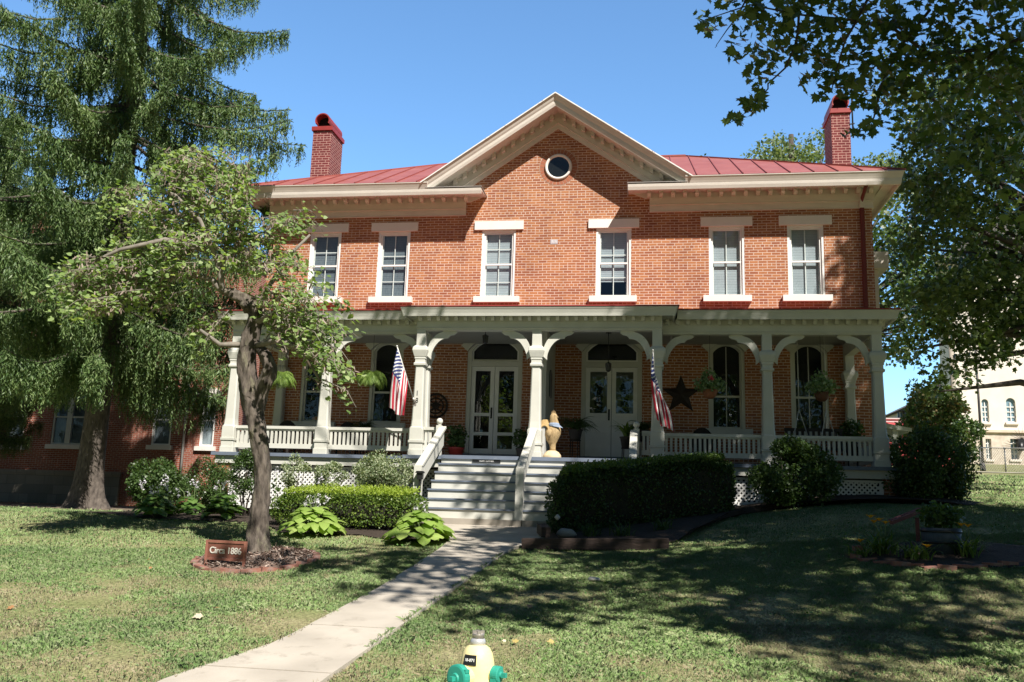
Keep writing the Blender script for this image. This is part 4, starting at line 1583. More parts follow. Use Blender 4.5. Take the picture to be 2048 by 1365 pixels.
def hedge(name, label, cat, corners, ztop, n, leaf, mat, group=None, zb=None, p=7, tm=OVAL, depth=0.16, fuzz=0.06, lit_growth=None):
    """clipped block of leaves over a woody core; corners run anticlockwise from the front left"""
    rng = np.random.default_rng(abs(hash(label)) % 9999 if False else len(label) * 13)
    C_ = np.array(corners, float)
    zt = np.array(ztop, float)
    zg = np.array([gz(*c) for c in corners]) if zb is None else np.array(zb, float)
    c0 = C_.mean(0)
    root = thing(name, label, cat, (c0[0], c0[1], float(zg.mean())), group)

    def mapto(u):
        a, b, c = (u[:, 0] + 1) / 2, (u[:, 1] + 1) / 2, (u[:, 2] + 1) / 2
        w = np.stack([(1 - a) * (1 - b), a * (1 - b), a * b, (1 - a) * b], 1)
        xy = w @ C_
        g_, t_ = w @ zg, w @ zt
        return np.column_stack([xy, g_ + (t_ - g_) * c])
    dims = np.array([np.linalg.norm(C_[1] - C_[0]), np.linalg.norm(C_[3] - C_[0]), (zt - zg).mean()])
    ar = np.array([dims[1] * dims[2], dims[0] * dims[2], dims[0] * dims[1] * 1.1])
    face = rng.choice(3, n, p=ar / ar.sum())
    u = rng.uniform(-1, 1, (n, 3))
    sgn = rng.choice([-1, 1], n)
    sgn = np.where(face == 2, 1, sgn)
    u[np.arange(n), face] = sgn
    nrm = (np.sum(np.abs(u) ** p, 1)) ** (1 / p)
    u = u / nrm[:, None]
    dirs = np.sign(u) * np.abs(u) ** (p - 1)
    pos = mapto(u)
    bump = 0.5 + 0.5 * np.sin(pos[:, 0] * 5.1 + pos[:, 2] * 3.0) * np.cos(pos[:, 1] * 4.3 + 1.0)
    inn = rng.random(n) ** 1.6 * depth + (1 - bump) * fuzz
    ctr = mapto(np.zeros((1, 3)))
    nd = unit(dirs / dims)
    e1 = unit(np.column_stack([C_[1] - C_[0], ]).T)[0]
    e2 = unit(np.column_stack([C_[3] - C_[0], ]).T)[0]
    wn = np.column_stack([nd[:, 0:1] * e1[None, :] + nd[:, 1:2] * e2[None, :], nd[:, 2]])
    wn = unit(wn)
    pos = pos - wn * inn[:, None] + rng.normal(0, 0.012, (n, 3))
    q = leaves(pos, leaf, tm, nbias=wn * 0.5 + np.array([0, 0, 0.35]), spread=0.75, ldir=wn * 0.9 + np.array([0, 0, 0.5]), lspread=0.6, rng=rng)
    soup("foliage", q, mat, root)
    if lit_growth:  # shoots on top, with sunlight put into their lighter leaf colour
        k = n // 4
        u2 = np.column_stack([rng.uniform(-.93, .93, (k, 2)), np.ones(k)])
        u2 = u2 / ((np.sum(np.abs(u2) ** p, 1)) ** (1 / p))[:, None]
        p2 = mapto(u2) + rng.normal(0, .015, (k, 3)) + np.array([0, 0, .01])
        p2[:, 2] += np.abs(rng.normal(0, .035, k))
        soup("sunlit_growth", leaves(p2, leaf * .9, tm, nbias=(0, -.2, .7), spread=.7, ldir=(0, -.1, 1.2), lspread=.6, rng=rng), lit_growth, root)
    m = MB()
    k = 10
    vs, fs = [], []
    g = [(-1 + 2 * i / k) for i in range(k + 1)]
    core = MB()
    for ax in range(3):
        for s in (-1, 1):
            pts = []
            for i in g:
                for j in g:
                    v = [0, 0, 0]
                    v[ax] = s
                    v[(ax + 1) % 3] = i
                    v[(ax + 2) % 3] = j
                    pts.append(v)
            pts = np.array(pts, float)
            pts = pts / ((np.sum(np.abs(pts) ** p, 1)) ** (1 / p))[:, None]
            sc3 = 1 - 2 * 0.14 / np.maximum(dims, 0.3)
            pts = pts * sc3[None, :]
            w = mapto(pts)
            f = [(i * (k + 1) + j, i * (k + 1) + j + 1, (i + 1) * (k + 1) + j + 1, (i + 1) * (k + 1) + j) for i in range(k) for j in range(k)]
            core.add(w.tolist(), f)
    build("twigs", core, surf("inner_twigs", (0.03, 0.028, 0.016), (0.015, 0.016, 0.008), rough=1.0), root)
    return root


def shrub(name, label, cat, c, r, n, leaf, mat, nclump=26, tm=OVAL, stems=8, group=None, seed=1, shell=0.55, cl=0.34, bark=None, up=0.3):
    """loose bush: stems from the ground, leaves in clumps"""
    rng = np.random.default_rng(seed)
    c = np.array(c, float)
    r = np.array(r, float)
    z0 = gz(c[0], c[1])
    root = thing(name, label, cat, (c[0], c[1], z0), group)
    cc = ellip(c, r * 0.85, nclump, shell, rng)
    cc[:, 2] = np.maximum(cc[:, 2], z0 + 0.12)
    per = n // nclump
    pts = np.concatenate([ellip(q, r.mean() * cl * rng.uniform(0.7, 1.3), per, 0.3, rng) for q in cc])
    pts = pts[pts[:, 2] > z0 + 0.03]
    out = unit((pts - c) / r)
    q = leaves(pts, leaf, tm, nbias=out * 0.5 + np.array([0, 0, 0.4]), spread=0.8, ldir=out * 0.7 + np.array([0, 0, up]), lspread=0.7, rng=rng)
    soup("foliage", q, mat, root)
    m = MB()
    for i in range(stems):
        a = rng.uniform(0, 6.28)
        b = np.array([c[0] + 0.25 * r[0] * math.cos(a), c[1] + 0.25 * r[1] * math.sin(a), z0 - 0.05])
        e = cc[i % nclump]
        mid = (b + e) / 2 + rng.normal(0, 0.05, 3)
        m.tube([b, mid, e], [0.018, 0.012, 0.005], 5)
    build("stems", m, bark or BARKD, root)
    return root


def crown_soup(clumps, per, leaf, tm, seed, nb=0.45, spread=0.9, ldir=(0, 0, -0.4), fill=0.15):
    """clumps: list of (x,y,z,r) -> leaf polygons"""
    rng = np.random.default_rng(seed)
    P_, Nn = [], []
    for x, y, z, r in clumps:
        k = int(per * (r * r))
        p = ellip((x, y, z), (r, r, r * 0.75), k, fill, rng)
        P_.append(p)
        Nn.append(unit(p - np.array([x, y, z - 0.3 * r])))
    P_ = np.concatenate(P_)
    Nn = np.concatenate(Nn)
    return leaves(P_, leaf, tm, nbias=Nn * nb + np.array([0, 0, 0.35]), spread=spread * 0.7, ldir=np.array(ldir) + Nn * 0.5, lspread=0.7, rng=rng)


def limb_tree(name, label, trunk, limbs, clumps, per, leaf, tm, leafm, bark, group=None, seed=3, cat="tree", extra=None):
    base = trunk[0][:3]
    root = thing(name, label, cat, base, group)
    m = MB()
    m.tube([p[:3] for p in trunk], [p[3] for p in trunk], 12, jit=0.06)
    build("trunk", m, bark, root)
    if limbs:
        m = MB()
        for L_ in limbs:
            m.tube([p[:3] for p in L_], [p[3] for p in L_], 7)
        build("limbs", m, bark, root)
    q = crown_soup(clumps, per, leaf, tm, seed)
    if extra is not None:
        q = np.concatenate([q, extra])
    soup("crown", q, leafm, root)
    return root


# ================================================================== SPRUCE
SPR = leafmat("spruce_needles", [(0.048, 0.092, 0.031), (0.078, 0.138, 0.046), (0.116, 0.182, 0.062), (0.155, 0.226, 0.084), (0.195, 0.25, 0.12)], trans=0.2, rough=0.5, spec=0.35, tcol=(1.2, 1.4, 0.6), noise=0.7)


def spruce():
    rng = np.random.default_rng(42)
    bx, by = -11.85, -0.9
    z0 = gz(bx, by) - 0.05
    root = thing("spruce_tree", "tall dark spruce with drooping needle curtains beside the left brick building", "tree", (bx, by, z0))
    m = MB()
    prof = [(0, .60), (.12, .52), (.35, .43), (.7, .365), (1.3, .325), (2.2, .305), (3.2, .285), (4.6, .26), (8, .25), (12, .19), (16, .13), (20, .08), (24.5, .02)]
    pts, vs, n = [], [], 20
    for h, r in prof:
        for j in range(n):
            a = 2 * math.pi * j / n
            fl = 1 + (0.22 * max(0, 1 - h / 1.0)) * math.cos(5 * a + 0.7) + 0.05 * math.sin(3 * a + h * 2) + rng.uniform(-.03, .03)
            vs.append((bx + r * fl * math.cos(a) + 0.02 * h * 0, by + r * fl * math.sin(a), z0 + h))
    fs = [(i * n + j, i * n + (j + 1) % n, (i + 1) * n + (j + 1) % n, (i + 1) * n + j) for i in range(len(prof) - 1) for j in range(n)]
    m.add(vs, fs, 0, True)
    build("trunk", m, BARKS, root)
    tufts_p, tufts_d, tufts_s = [], [], []
    lm = MB()
    nb = 133
    for i in range(nb):
        wh = i // 7
        z = 4.7 + wh * 0.92 + rng.uniform(-0.22, 0.22)
        az = (i % 7) * 2 * math.pi / 7 + wh * 0.55 + rng.uniform(-0.28, 0.28)
        Lb = (4.9 if z < 12.5 else 4.9 * (1 - (z - 12.5) / 11.5)) * rng.uniform(0.62, 1.06)
        if z < 5.2:
            Lb *= 0.9
        droop = rng.uniform(0.10, 0.30) * Lb
        lift = rng.uniform(0.25, 0.55)
        T = np.linspace(0.05, 1, 30)
        dirxy = np.array([math.cos(az), math.sin(az)])
        perp = np.array([-dirxy[1], dirxy[0]])
        wob = rng.normal(0, 0.05)
        cx = bx + dirxy[0] * T * Lb + perp[0] * wob * T * Lb
        cy = by + dirxy[1] * T * Lb + perp[1] * wob * T * Lb
        cz = z0 + z - droop * np.sin(T * math.pi * 0.62) + lift * np.clip(T - 0.6, 0, 1) ** 1.5 * 3
        cz = cz - (0.6 if z < 7 else 0.25) * T
        P_ = np.stack([cx, cy, cz], 1)
        sel = [0, 6, 12, 18, 24, 29]
        lm.tube([P_[k] for k in sel], [0.055, 0.045, 0.035, 0.026, 0.016, 0.006], 5)
        # side twigs: points to hang curtains from
        ns = int(50 + 52 * Lb)
        t = rng.uniform(0.14, 1, ns)
        side = rng.normal(0, 1, ns) * (0.17 * (1 - t) + 0.055) * min(1.0, Lb / 4) * 1.25
        k = t * 29 * 0.999
        hp = np.stack([np.interp(t, T, P_[:, 0]) + perp[0] * side + dirxy[0] * np.abs(side) * 0.4,
                       np.interp(t, T, P_[:, 1]) + perp[1] * side + dirxy[1] * np.abs(side) * 0.4,
                       np.interp(t, T, P_[:, 2]) - np.abs(side) * 0.3], 1)
        Ls = rng.uniform(0.3, 1.25, ns) * (1.0 - 0.5 * t) * (1.45 if z < 8.5 else 1.0)
        for h_, l_ in zip(hp, Ls):
            kk = max(4, int(l_ / 0.032))
            ss = np.linspace(0, 1, kk)
            sway = rng.normal(0, 0.05, 2)
            pp = h_[None, :] + np.stack([sway[0] * ss, sway[1] * ss, -l_ * ss], 1) + rng.normal(0, 0.012, (kk, 3))
            dd = np.stack([rng.normal(0, 0.36, kk), rng.normal(0, 0.36, kk), np.full(kk, -1.0)], 1)
            tufts_p.append(pp)
            tufts_d.append(dd)
            tufts_s.append(0.135 * (1.05 - 0.40 * ss))
        # needles along the branch, pointing out and up
        nn = int(70 * Lb)
        t = rng.uniform(0.2, 1.0, nn)
        sd = rng.normal(0, 0.14, nn) * (1.1 - t)
        pp = np.stack([np.interp(t, T, P_[:, 0]) + perp[0] * sd, np.interp(t, T, P_[:, 1]) + perp[1] * sd, np.interp(t, T, P_[:, 2]) + 0.02], 1)
        dd = np.stack([dirxy[0] + rng.normal(0, 0.5, nn), dirxy[1] + rng.normal(0, 0.5, nn), rng.normal(0.30, 0.35, nn)], 1)
        tufts_p.append(pp)
        tufts_d.append(dd)
        tufts_s.append(np.full(nn, 0.12))
    build("limbs", lm, BARKS, root)
    P_ = np.concatenate(tufts_p)
    D_ = np.concatenate(tufts_d)
    S_ = np.concatenate(tufts_s)
    q = leaves(P_, S_, [(0, 0), (0.125, 0.3), (0.03, 1.0), (-0.115, 0.42)], nbias=(0.3, -0.5, 0.3), spread=0.9, ldir=D_ * 2.0, lspread=0.25, rng=rng)
    soup("crown", q, SPR, root)


spruce()
sp0 = bpy.data.objects["spruce_tree"]
sp1 = sp0.copy()  # second spruce, added to shade the left building
COL.objects.link(sp1)
sp1.location = (-18.8, 3.0, gz(-18.8, 3.0) - .05)
sp1.scale = (.62, .62, .60)
sp1.rotation_euler = (0, 0, 1.1)
sp1['label'] = "smaller spruce added behind the drooping one to shade the left brick building"
for ch in list(sp0.children):
    c = ch.copy()
    COL.objects.link(c)
    c.parent = sp1
sp0['group'] = sp1['group'] = "spruces before the left brick building"

# ================================================================== REDBUD
RBL = leafmat("redbud_leaf", [(0.14, 0.22, 0.065), (0.20, 0.29, 0.10), (0.28, 0.37, 0.15), (0.38, 0.45, 0.25)], trans=0.40, rough=0.5, spec=0.3, noise=1.3)
PODM = leafmat("seed_pod", [(0.16, 0.12, 0.095), (0.26, 0.20, 0.165), (0.36, 0.29, 0.25)], trans=0.1, rough=0.7, spec=0.2, tcol=(1, 0.9, 0.8))


def redbud():
    rng = np.random.default_rng(8)
    Y0 = -9.77
    b = at(517, 1112, Y0)
    root = thing("redbud_tree", "small leaning tree with twisted forked trunk in the mulch ring behind the brown sign", "tree", (b.x, b.y, b.z))

    def A(u, v, dy=0):
        return at(u, v, Y0 + dy)
    m = MB()

    def lumpy(path, rad, n=16, seed=0):
        n = n + 14
        """gnarled stem: resampled smooth path with burls"""
        P_ = [np.array(p) for p in path]
        K = 9 * (len(P_) - 1) + 1
        tt = np.linspace(0, len(P_) - 1, K)
        X = np.stack([np.interp(tt, range(len(P_)), [p[k] for p in P_]) for k in range(3)], 1)
        for _ in range(8):
            X[1:-1] = (X[:-2] + 2 * X[1:-1] + X[2:]) / 4
        R_ = np.interp(tt, range(len(P_)), rad)
        vs = []
        for i in range(K):
            t = X[min(i + 1, K - 1)] - X[max(0, i - 1)]
            t = t / np.linalg.norm(t)
            s = np.cross(t, [0, 1, 0])
            s /= np.linalg.norm(s)
            u = np.cross(s, t)
            for j in range(n):
                a = 2 * math.pi * j / n
                f = 1 + 0.09 * math.sin(3 * a + i * 0.2 + seed) + 0.07 * math.sin(5 * a - i * 0.45 + seed) + 0.045 * math.sin(11 * a + 1.5 * math.sin(i * .3)) * (1 if (i // 5 + int(a * 3)) % 3 else -1) + 0.08 * max(0, math.sin(i * .55 + 2 * a)) ** 6 + rng.uniform(-.045, .045)
                vs.append(X[i] + (s * math.cos(a) + u * math.sin(a)) * R_[i] * f)
        fs = [(i * n + j, i * n + (j + 1) % n, (i + 1) * n + (j + 1) % n, (i + 1) * n + j) for i in range(K - 1) for j in range(n)]
        fs.append(tuple(range((K - 1) * n, K * n)))
        m.add(vs, fs, 0, True)
    lumpy([A(516, 1124), A(517, 1105), A(517, 1060), A(521, 1000), A(526, 950), A(523, 900), A(513, 850), A(501, 800), A(494, 745), A(496, 695), A(507, 655), A(513, 626), A(492, 600), A(463, 588), A(442, 580)],
          [.255, .19, .148, .116, .110, .122, .124, .142, .135, .126, .115, .11, .095, .077, .052], 18)
    lumpy([A(512, 818, .06), A(524, 778, .0), A(541, 742, -.06), A(532, 712, -.06), A(513, 688, .05)], [.13, .115, .105, .09, .06], 14, 2)
    lumpy([A(496, 622, -.05), A(489, 612, -.15), A(483, 606, -.2)], [.06, .05, .045], 9, 3)
    build("trunk", m, BARKR, root)
    # limbs and twigs
    lm = MB()
    limbs = [
        [A(444, 582), A(425, 560, .1), A(395, 552, .2), A(345, 556, .3), A(290, 570, .3), A(200, 560, .2)],
        [A(445, 582), A(440, 545, .0), A(428, 505, -.1), A(400, 440, -.2), A(350, 390, -.1), A(290, 370, 0)],
        [A(440, 545), A(455, 480, .2), A(470, 420, .4), A(480, 370, .5)],
        [A(508, 640), A(540, 570, .2), A(580, 510, .3), A(620, 470, .4)],
        [A(505, 650), A(560, 620, -.2), A(610, 630, -.4), A(660, 690, -.5), A(700, 760, -.5)],
        [A(512, 692), A(560, 680, -.3), A(600, 700, -.4), A(640, 760, -.4)],
        [A(430, 505), A(330, 480, -.4), A(240, 500, -.6), A(150, 540, -.7)],
        [A(400, 440), A(310, 420, .5), A(240, 420, .8)],
        [A(486, 690), A(440, 690, -.2), A(400, 660, -.3)],
    ]
    for L_ in limbs:
        k = len(L_)
        lm.tube(L_, [0.045 * (1 - i / k) + 0.008 for i in range(k)], 6)
    build("limbs", lm, BARKG, root)
    # leaf sprays: (u, v, ru, rv, n, depth)
    zones = [(180, 560, 75, 50, 18, -.4), (260, 540, 85, 60, 20, 0), (300, 460, 90, 60, 14, .3), (250, 400, 45, 45, 7, .5), (330, 380, 85, 50, 13, 0), (400, 340, 80, 40, 11, .2), (350, 330, 60, 40, 6, .4), (430, 310, 30, 25, 3, .3),
             (430, 410, 80, 60, 14, -.2), (490, 390, 50, 50, 8, .5), (380, 500, 80, 50, 12, -.4), (480, 480, 70, 60, 10, .3), (550, 470, 60, 50, 8, .3), (600, 440, 45, 40, 5, .4), (600, 520, 55, 45, 7, .1),
             (330, 600, 70, 40, 7, .2), (520, 540, 40, 30, 4, .7), (600, 620, 70, 50, 13, -.2), (595, 668, 50, 34, 7, -.4), (650, 680, 45, 55, 9, -.5), (685, 750, 30, 40, 5, -.5), (660, 730, 32, 30, 4, -.4), (575, 630, 40, 36, 6, .3),
             (400, 690, 50, 40, 4, .5), (150, 590, 50, 35, 6, -.5), (215, 610, 60, 35, 8, .1), (640, 600, 35, 35, 4, .2), (480, 340, 40, 30, 4, .3), (400, 630, 40, 35, 4, .5), (690, 640, 30, 30, 2, -.3)]
    LP, LD, PP = [], [], []
    tw = MB()
    hub = np.array(A(470, 520, 0.1))
    for u, v, ru, rv, n, dz in zones:
        for i in range(int(n * 1.7)):
            a, r = rng.uniform(0, 6.28), math.sqrt(rng.random())
            e = np.array(A(u + ru * r * math.cos(a), v + rv * r * math.sin(a), dz + rng.normal(0, 0.38)))
            od = e - hub
            od[2] *= 0.3
            od /= np.linalg.norm(od) + 1e-6
            Ls = rng.uniform(0.35, 0.75)
            st = e - od * Ls * 0.7 + np.array([0, 0, 0.05])
            en = e + od * Ls * 0.3 + np.array([0, 0, -0.12 - 0.1 * rng.random()])
            tw.tube([st, e, en], [0.009, 0.006, 0.003], 4, cap=False)
            nl = rng.integers(18, 28)
            t = rng.random(nl)
            base = np.where(t[:, None] < 0.7, st + (e - st) * (t / 0.7)[:, None], e + (en - e) * ((t - 0.7) / 0.3)[:, None])
            LP.append(base + rng.normal(0, 0.07, (nl, 3)) + np.array([0, 0, -0.01]))
            LD.append(np.tile(od * 0.7 + np.array([0, 0, -0.75]), (nl, 1)))
            if True:
                npd = rng.integers(10, 30)
                t = rng.random(npd)
                PP.append(st + (e - st) * t[:, None] + rng.normal(0, 0.045, (npd, 3)))
    build("twigs", tw, BARKG, root)
    P_, D_ = np.concatenate(LP), np.concatenate(LD)
    q = leaves(P_, 0.070, HEART, nbias=np.array([0.25, -0.35, 1.0]), spread=0.5, ldir=D_ * np.array([1, 1, .5]), lspread=0.5, rng=rng)
    soup("crown", q, RBL, root)
    P_ = np.concatenate(PP)
    q = leaves(P_, 0.085, [(0, 0), (0.09, 0.2), (0.09, 0.8), (0, 1), (-0.09, 0.8), (-0.09, 0.2)], nbias=(0.3, -0.6, 0), spread=0.7, ldir=(0, 0, -1.5), lspread=0.5, rng=rng)
    soup("seed_pods", q, PODM, root)


redbud()

# ================================================================== SYCAMORE (overhangs the lawn from the right)
SYL = leafmat("sycamore_leaf", [(0.035, 0.07, 0.018), (0.055, 0.095, 0.024), (0.08, 0.125, 0.032), (0.13, 0.165, 0.045)], trans=0.33, rough=0.45, spec=0.45)


def project(p):
    d = p - np.array(CAM)
    z = d @ np.array(CF)
    return 1024 + 1800 * (d @ np.array(CR)) / z, 682.5 - 1800 * (d @ np.array(CU)) / z, z


def sycamore():
    rng = np.random.default_rng(77)
    tx, ty = 13.2, -15.0
    root = thing("sycamore_tree", "big-leaved shade tree whose lobed leafy branches hang into the upper right sky", "tree", (tx, ty, gz(tx, ty)))
    z0 = gz(tx, ty)
    m = MB().tube([(tx, ty, z0 - .1), (tx, ty, z0 + 1), (tx - .1, ty + .1, z0 + 3), (tx - .3, ty, z0 + 6), (tx - .8, ty, z0 + 10), (tx - 1, ty, z0 + 15)], [.62, .48, .42, .38, .28, .12], 14, jit=.04)
    build("trunk", m, BARKG, root)
    sun = np.array(SUN)
    clumps = []
    # (x0,x1,y0,y1,z, count): places that the photograph shows in this tree's shade
    regs = [(0.9, 4.2, -13.3, -8.0, -0.6, 46), (3.8, 9.5, -13.8, -8.0, -0.3, 82), (0.8, 5.0, -8.2, -5.2, 0.2, 44), (4.5, 12.5, -8.2, -3.0, 0.4, 90), (9.0, 15.0, -13.0, -5.0, 0.2, 60), (8.5, 15.0, -1.0, 6.0, 7.0, 110), (9.0, 15.0, 0.0, 7.0, 11.0, 80),
            (-0.75, 0.9, -12.9, -6.0, -0.6, 15), (-2.7, -0.9, -10.9, -8.7, -0.6, 10), (1.6, 7.8, -3.8, -2.0, 2.9, 52), (1.6, 7.8, -3.8, -1.5, 1.6, 40), (4.0, 9.5, -15.6, -12.2, -0.9, 36), (4.0, 8.6, -2.6, -0.1, 2.2, 80), (5.5, 9.5, -3.0, 0.5, 3.2, 40), (7.55, 8.6, -0.1, 0.0, 5.8, 34), (7.5, 8.6, -0.1, 0.0, 7.2, 16), (0.2, 2.2, -5.5, -3.6, 0.6, 9), (-1.6, 0.1, -5.4, -3.7, .6, 3), (-7.5, -2.9, -3.2, -2.9, 4.4, 7)]
    for x0, x1, y0, y1, zb, n in regs:
        k = 0
        tries = 0
        while k < n and tries < 4000:
            tries += 1
            g = np.array([rng.uniform(x0, x1), rng.uniform(y0, y1), zb + rng.uniform(-.6, .6) * (1 if zb > 1 else 0)])
            t = rng.uniform(10.5, 19.0)
            p = g + sun * t
            u, v, dz = project(p)
            r = rng.uniform(0.45, 0.95)
            if dz > 0.5 and -150 < v + r * 1800 / dz and -80 < u + r * 1800 / dz and u - r * 1800 / dz < 2100 and v - r * 1800 / dz < 1400:
                if not (u > 1830 and v < 330):
                    continue
            if dz < 3 and p[2] < 3.5:
                continue
            clumps.append((p[0], p[1], p[2], r))
            k += 1
    SYC_CL = clumps
    q = None
    # hanging branches seen against the sky; (u, v, ru, rv, n, distance)
    near = [(1405, 42, 22, 20, 9, 11.5), (1432, 52, 18, 16, 6, 11.5), (1478, 88, 35, 36, 18, 11.6), (1520, 132, 42, 40, 26, 11.8), (1500, 28, 42, 34, 22, 11.5), (1560, 32, 60, 40, 42, 11.8), (1640, 28, 80, 40, 56, 12), (1560, 92, 50, 40, 34, 12), (1630, 92, 50, 45, 34, 12.2),
            (1700, 60, 60, 60, 52, 12.4), (1470, 237, 24, 10, 9, 11.4), (1505, 206, 22, 20, 15, 11.4), (1512, 186, 10, 12, 5, 11.4), (1610, 164, 12, 14, 6, 12), (1624, 148, 10, 10, 3, 12), (1650, 110, 20, 30, 14, 12), (1658, 150, 22, 28, 15, 12.1), (1640, 192, 16, 8, 5, 12),
            (1692, 165, 30, 34, 20, 12.3), (1722, 140, 40, 50, 34, 12.4), (1722, 205, 20, 16, 9, 12.4), (1745, 246, 22, 18, 11, 12.4), (1700, 262, 22, 7, 6, 12.3), (1735, 266, 24, 9, 7, 12.4), (1780, 100, 60, 90, 80, 12.6), (1782, 200, 36, 46, 30, 12.6),
            (1850, 60, 100, 60, 95, 12.6), (1960, 60, 100, 70, 100, 12.8), (1850, 150, 70, 55, 55, 12.8), (2020, 160, 60, 80, 60, 12.8), (1930, 190, 50, 60, 26, 13), (1700, -30, 260, 40, 150, 12.2), (1950, -40, 160, 60, 110, 12.6), (2010, 260, 50, 60, 40, 13), (1850, 250, 55, 45, 30, 13), (1940, 300, 70, 50, 40, 13.2), (2030, 380, 36, 80, 30, 13.2), (1890, 130, 60, 60, 40, 12.8), (1460, -20, 60, 30, 22, 11.5), (2010, 70, 60, 60, 50, 12.5), (2030, 140, 40, 60, 36, 12.6), (1950, 140, 60, 50, 36, 12.6), (1810, 140, 50, 50, 30, 12.5), (1760, 40, 60, 40, 30, 12.3)]
    P_ = []
    for u, v, ru, rv, n, dep in near:
        n = int(n * 2.1)
        a = rng.uniform(0, 6.28, n)
        r = np.sqrt(rng.random(n))
        for i in range(n):
            P_.append(atd(u + ru * r[i] * math.cos(a[i]), v + rv * r[i] * math.sin(a[i]), dep + rng.normal(0, 0.35)))
    P_ = np.array(P_)
    for i in range(0, len(P_), 14):     # the crown above keeps these sprays in half shade
        p = P_[i] + sun * rng.uniform(2.0, 7.0)
        u, v, dz = project(p)
        if v < -120 or u > 2150 or dz < 0.5:
            clumps.append((p[0], p[1], p[2], rng.uniform(.35, .6)))
    far = crown_soup(clumps, 115, 0.20, MAPLE, 5, fill=0.1)
    ql = leaves(P_, 0.116, LOBED, nbias=np.array([0.2, -0.35, 0.5]), spread=0.6, ldir=(0.0, -0.2, -0.7), lspread=0.6, rng=rng)
    soup("crown", far, SYL, root)
    soup("leaf_sprays", ql, SYL, root)

    def tw(pts, r0, r1):
        k = len(pts)
        return [atd(*p) for p in pts], [r0 + (r1 - r0) * i / (k - 1) for i in range(k)]
    lm = MB()
    big = (tx - .5, ty, 8.0)
    j1 = atd(2150, -420, 11.0)
    j2 = atd(1900, -160, 12.0)
    lm.tube([big, j1, j2, atd(1760, -60, 12.2), atd(1620, -20, 12)], [.20, .14, .09, .05, .03], 8)
    lm.tube([(tx - .3, ty + .5, 6.5), atd(2350, -150, 12), atd(2120, 40, 12.6), atd(1960, 120, 12.8)], [.17, .12, .07, .03], 8)
    for pts, a, b in (
        ([(1560, -20, 11.6), (1492, 0, 11.5), (1473, 36, 11.5), (1454, 60, 11.5), (1432, 92, 11.5)], .016, .004),
        ([(1600, -15, 11.8), (1596, 63, 11.8), (1590, 92, 11.8), (1571, 136, 11.7), (1536, 168, 11.5), (1536, 178, 11.4), (1523, 192, 11.4), (1496, 224, 11.4), (1464, 240, 11.4)], .018, .004),
        ([(1740, -10, 12.2), (1710, 48, 12.2), (1690, 82, 12.1), (1678, 125, 12.1), (1664, 177, 12), (1641, 193, 12)], .020, .004),
        ([(1650, 140, 12), (1626, 150, 12), (1605, 166, 12)], .007, .003),
        ([(1860, 20, 12.6), (1800, 95, 12.5), (1762, 170, 12.4), (1748, 235, 12.4), (1730, 262, 12.4), (1685, 258, 12.3)], .022, .004),
        ([(1434, 92, 11.5), (1430, 96, 11.5)], .004, .003), ([(1596, 70, 11.8), (1592, 120, 11.8), (1594, 128, 11.8)], .006, .003),
        ([(1960, 100, 12.8), (1860, 110, 12.7), (1790, 60, 12.5), (1700, 40, 12.2), (1600, 30, 11.9), (1500, 10, 11.5), (1410, 40, 11.5)], .030, .006)):
        p, r = tw(pts, a, b)
        lm.tube(p, r, 6)
    for i in range(0, len(clumps), 3):
        c = clumps[i]
        mid = ((c[0] + tx - 1) / 2, (c[1] + ty) / 2, (c[2] + 7.5) / 2 + 1)
        u, v, dz = project(np.array(mid))
        if dz > 1 and -50 < u < 2100 and -50 < v < 1400:
            continue
        lm.tube([(tx - .5, ty, 6.5 + (i % 7)), mid, c[:3]], [.07, .045, .012], 5)
    build("limbs", lm, BARKD, root)


sycamore()

# ================================================================== HEDGES, SHRUBS, BORDER PLANTS
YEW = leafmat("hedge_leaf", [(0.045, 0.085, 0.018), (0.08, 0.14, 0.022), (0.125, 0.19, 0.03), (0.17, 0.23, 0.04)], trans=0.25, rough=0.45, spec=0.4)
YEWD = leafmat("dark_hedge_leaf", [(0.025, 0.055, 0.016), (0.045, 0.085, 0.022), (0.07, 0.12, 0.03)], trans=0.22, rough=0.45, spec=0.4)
BUSHM = leafmat("bush_leaf", [(0.035, 0.07, 0.018), (0.06, 0.105, 0.028), (0.09, 0.145, 0.04)], trans=0.3, rough=0.4, spec=0.45)
VARM = leafmat("variegated_leaf", [(0.11, 0.16, 0.08), (0.20, 0.26, 0.14), (0.34, 0.38, 0.24), (0.45, 0.47, 0.33)], trans=0.3, rough=0.5)
HOSTA = leafmat("hosta_leaf", [(0.20, 0.31, 0.06), (0.28, 0.40, 0.085), (0.38, 0.48, 0.14)], trans=0.35, rough=0.4, spec=0.4)
HOSTAD = leafmat("green_hosta_leaf", [(0.08, 0.16, 0.035), (0.12, 0.21, 0.05), (0.17, 0.27, 0.07)], trans=0.35, rough=0.4, spec=0.4)
PETAL = leafmat("white_petal", [(0.68, 0.64, 0.70), (0.78, 0.76, 0.80)], trans=0.35, rough=0.6, tcol=(1, 1, 1))
FERNM = leafmat("fern_frond", [(0.13, 0.22, 0.045), (0.20, 0.30, 0.07), (0.28, 0.37, 0.10)], trans=0.4, rough=0.5)
FERND = leafmat("dark_frond", [(0.035, 0.07, 0.02), (0.06, 0.11, 0.03), (0.09, 0.15, 0.04)], trans=0.3, rough=0.5)
STEMG = surf("green_stem", (0.16, 0.22, 0.08), rough=0.6)

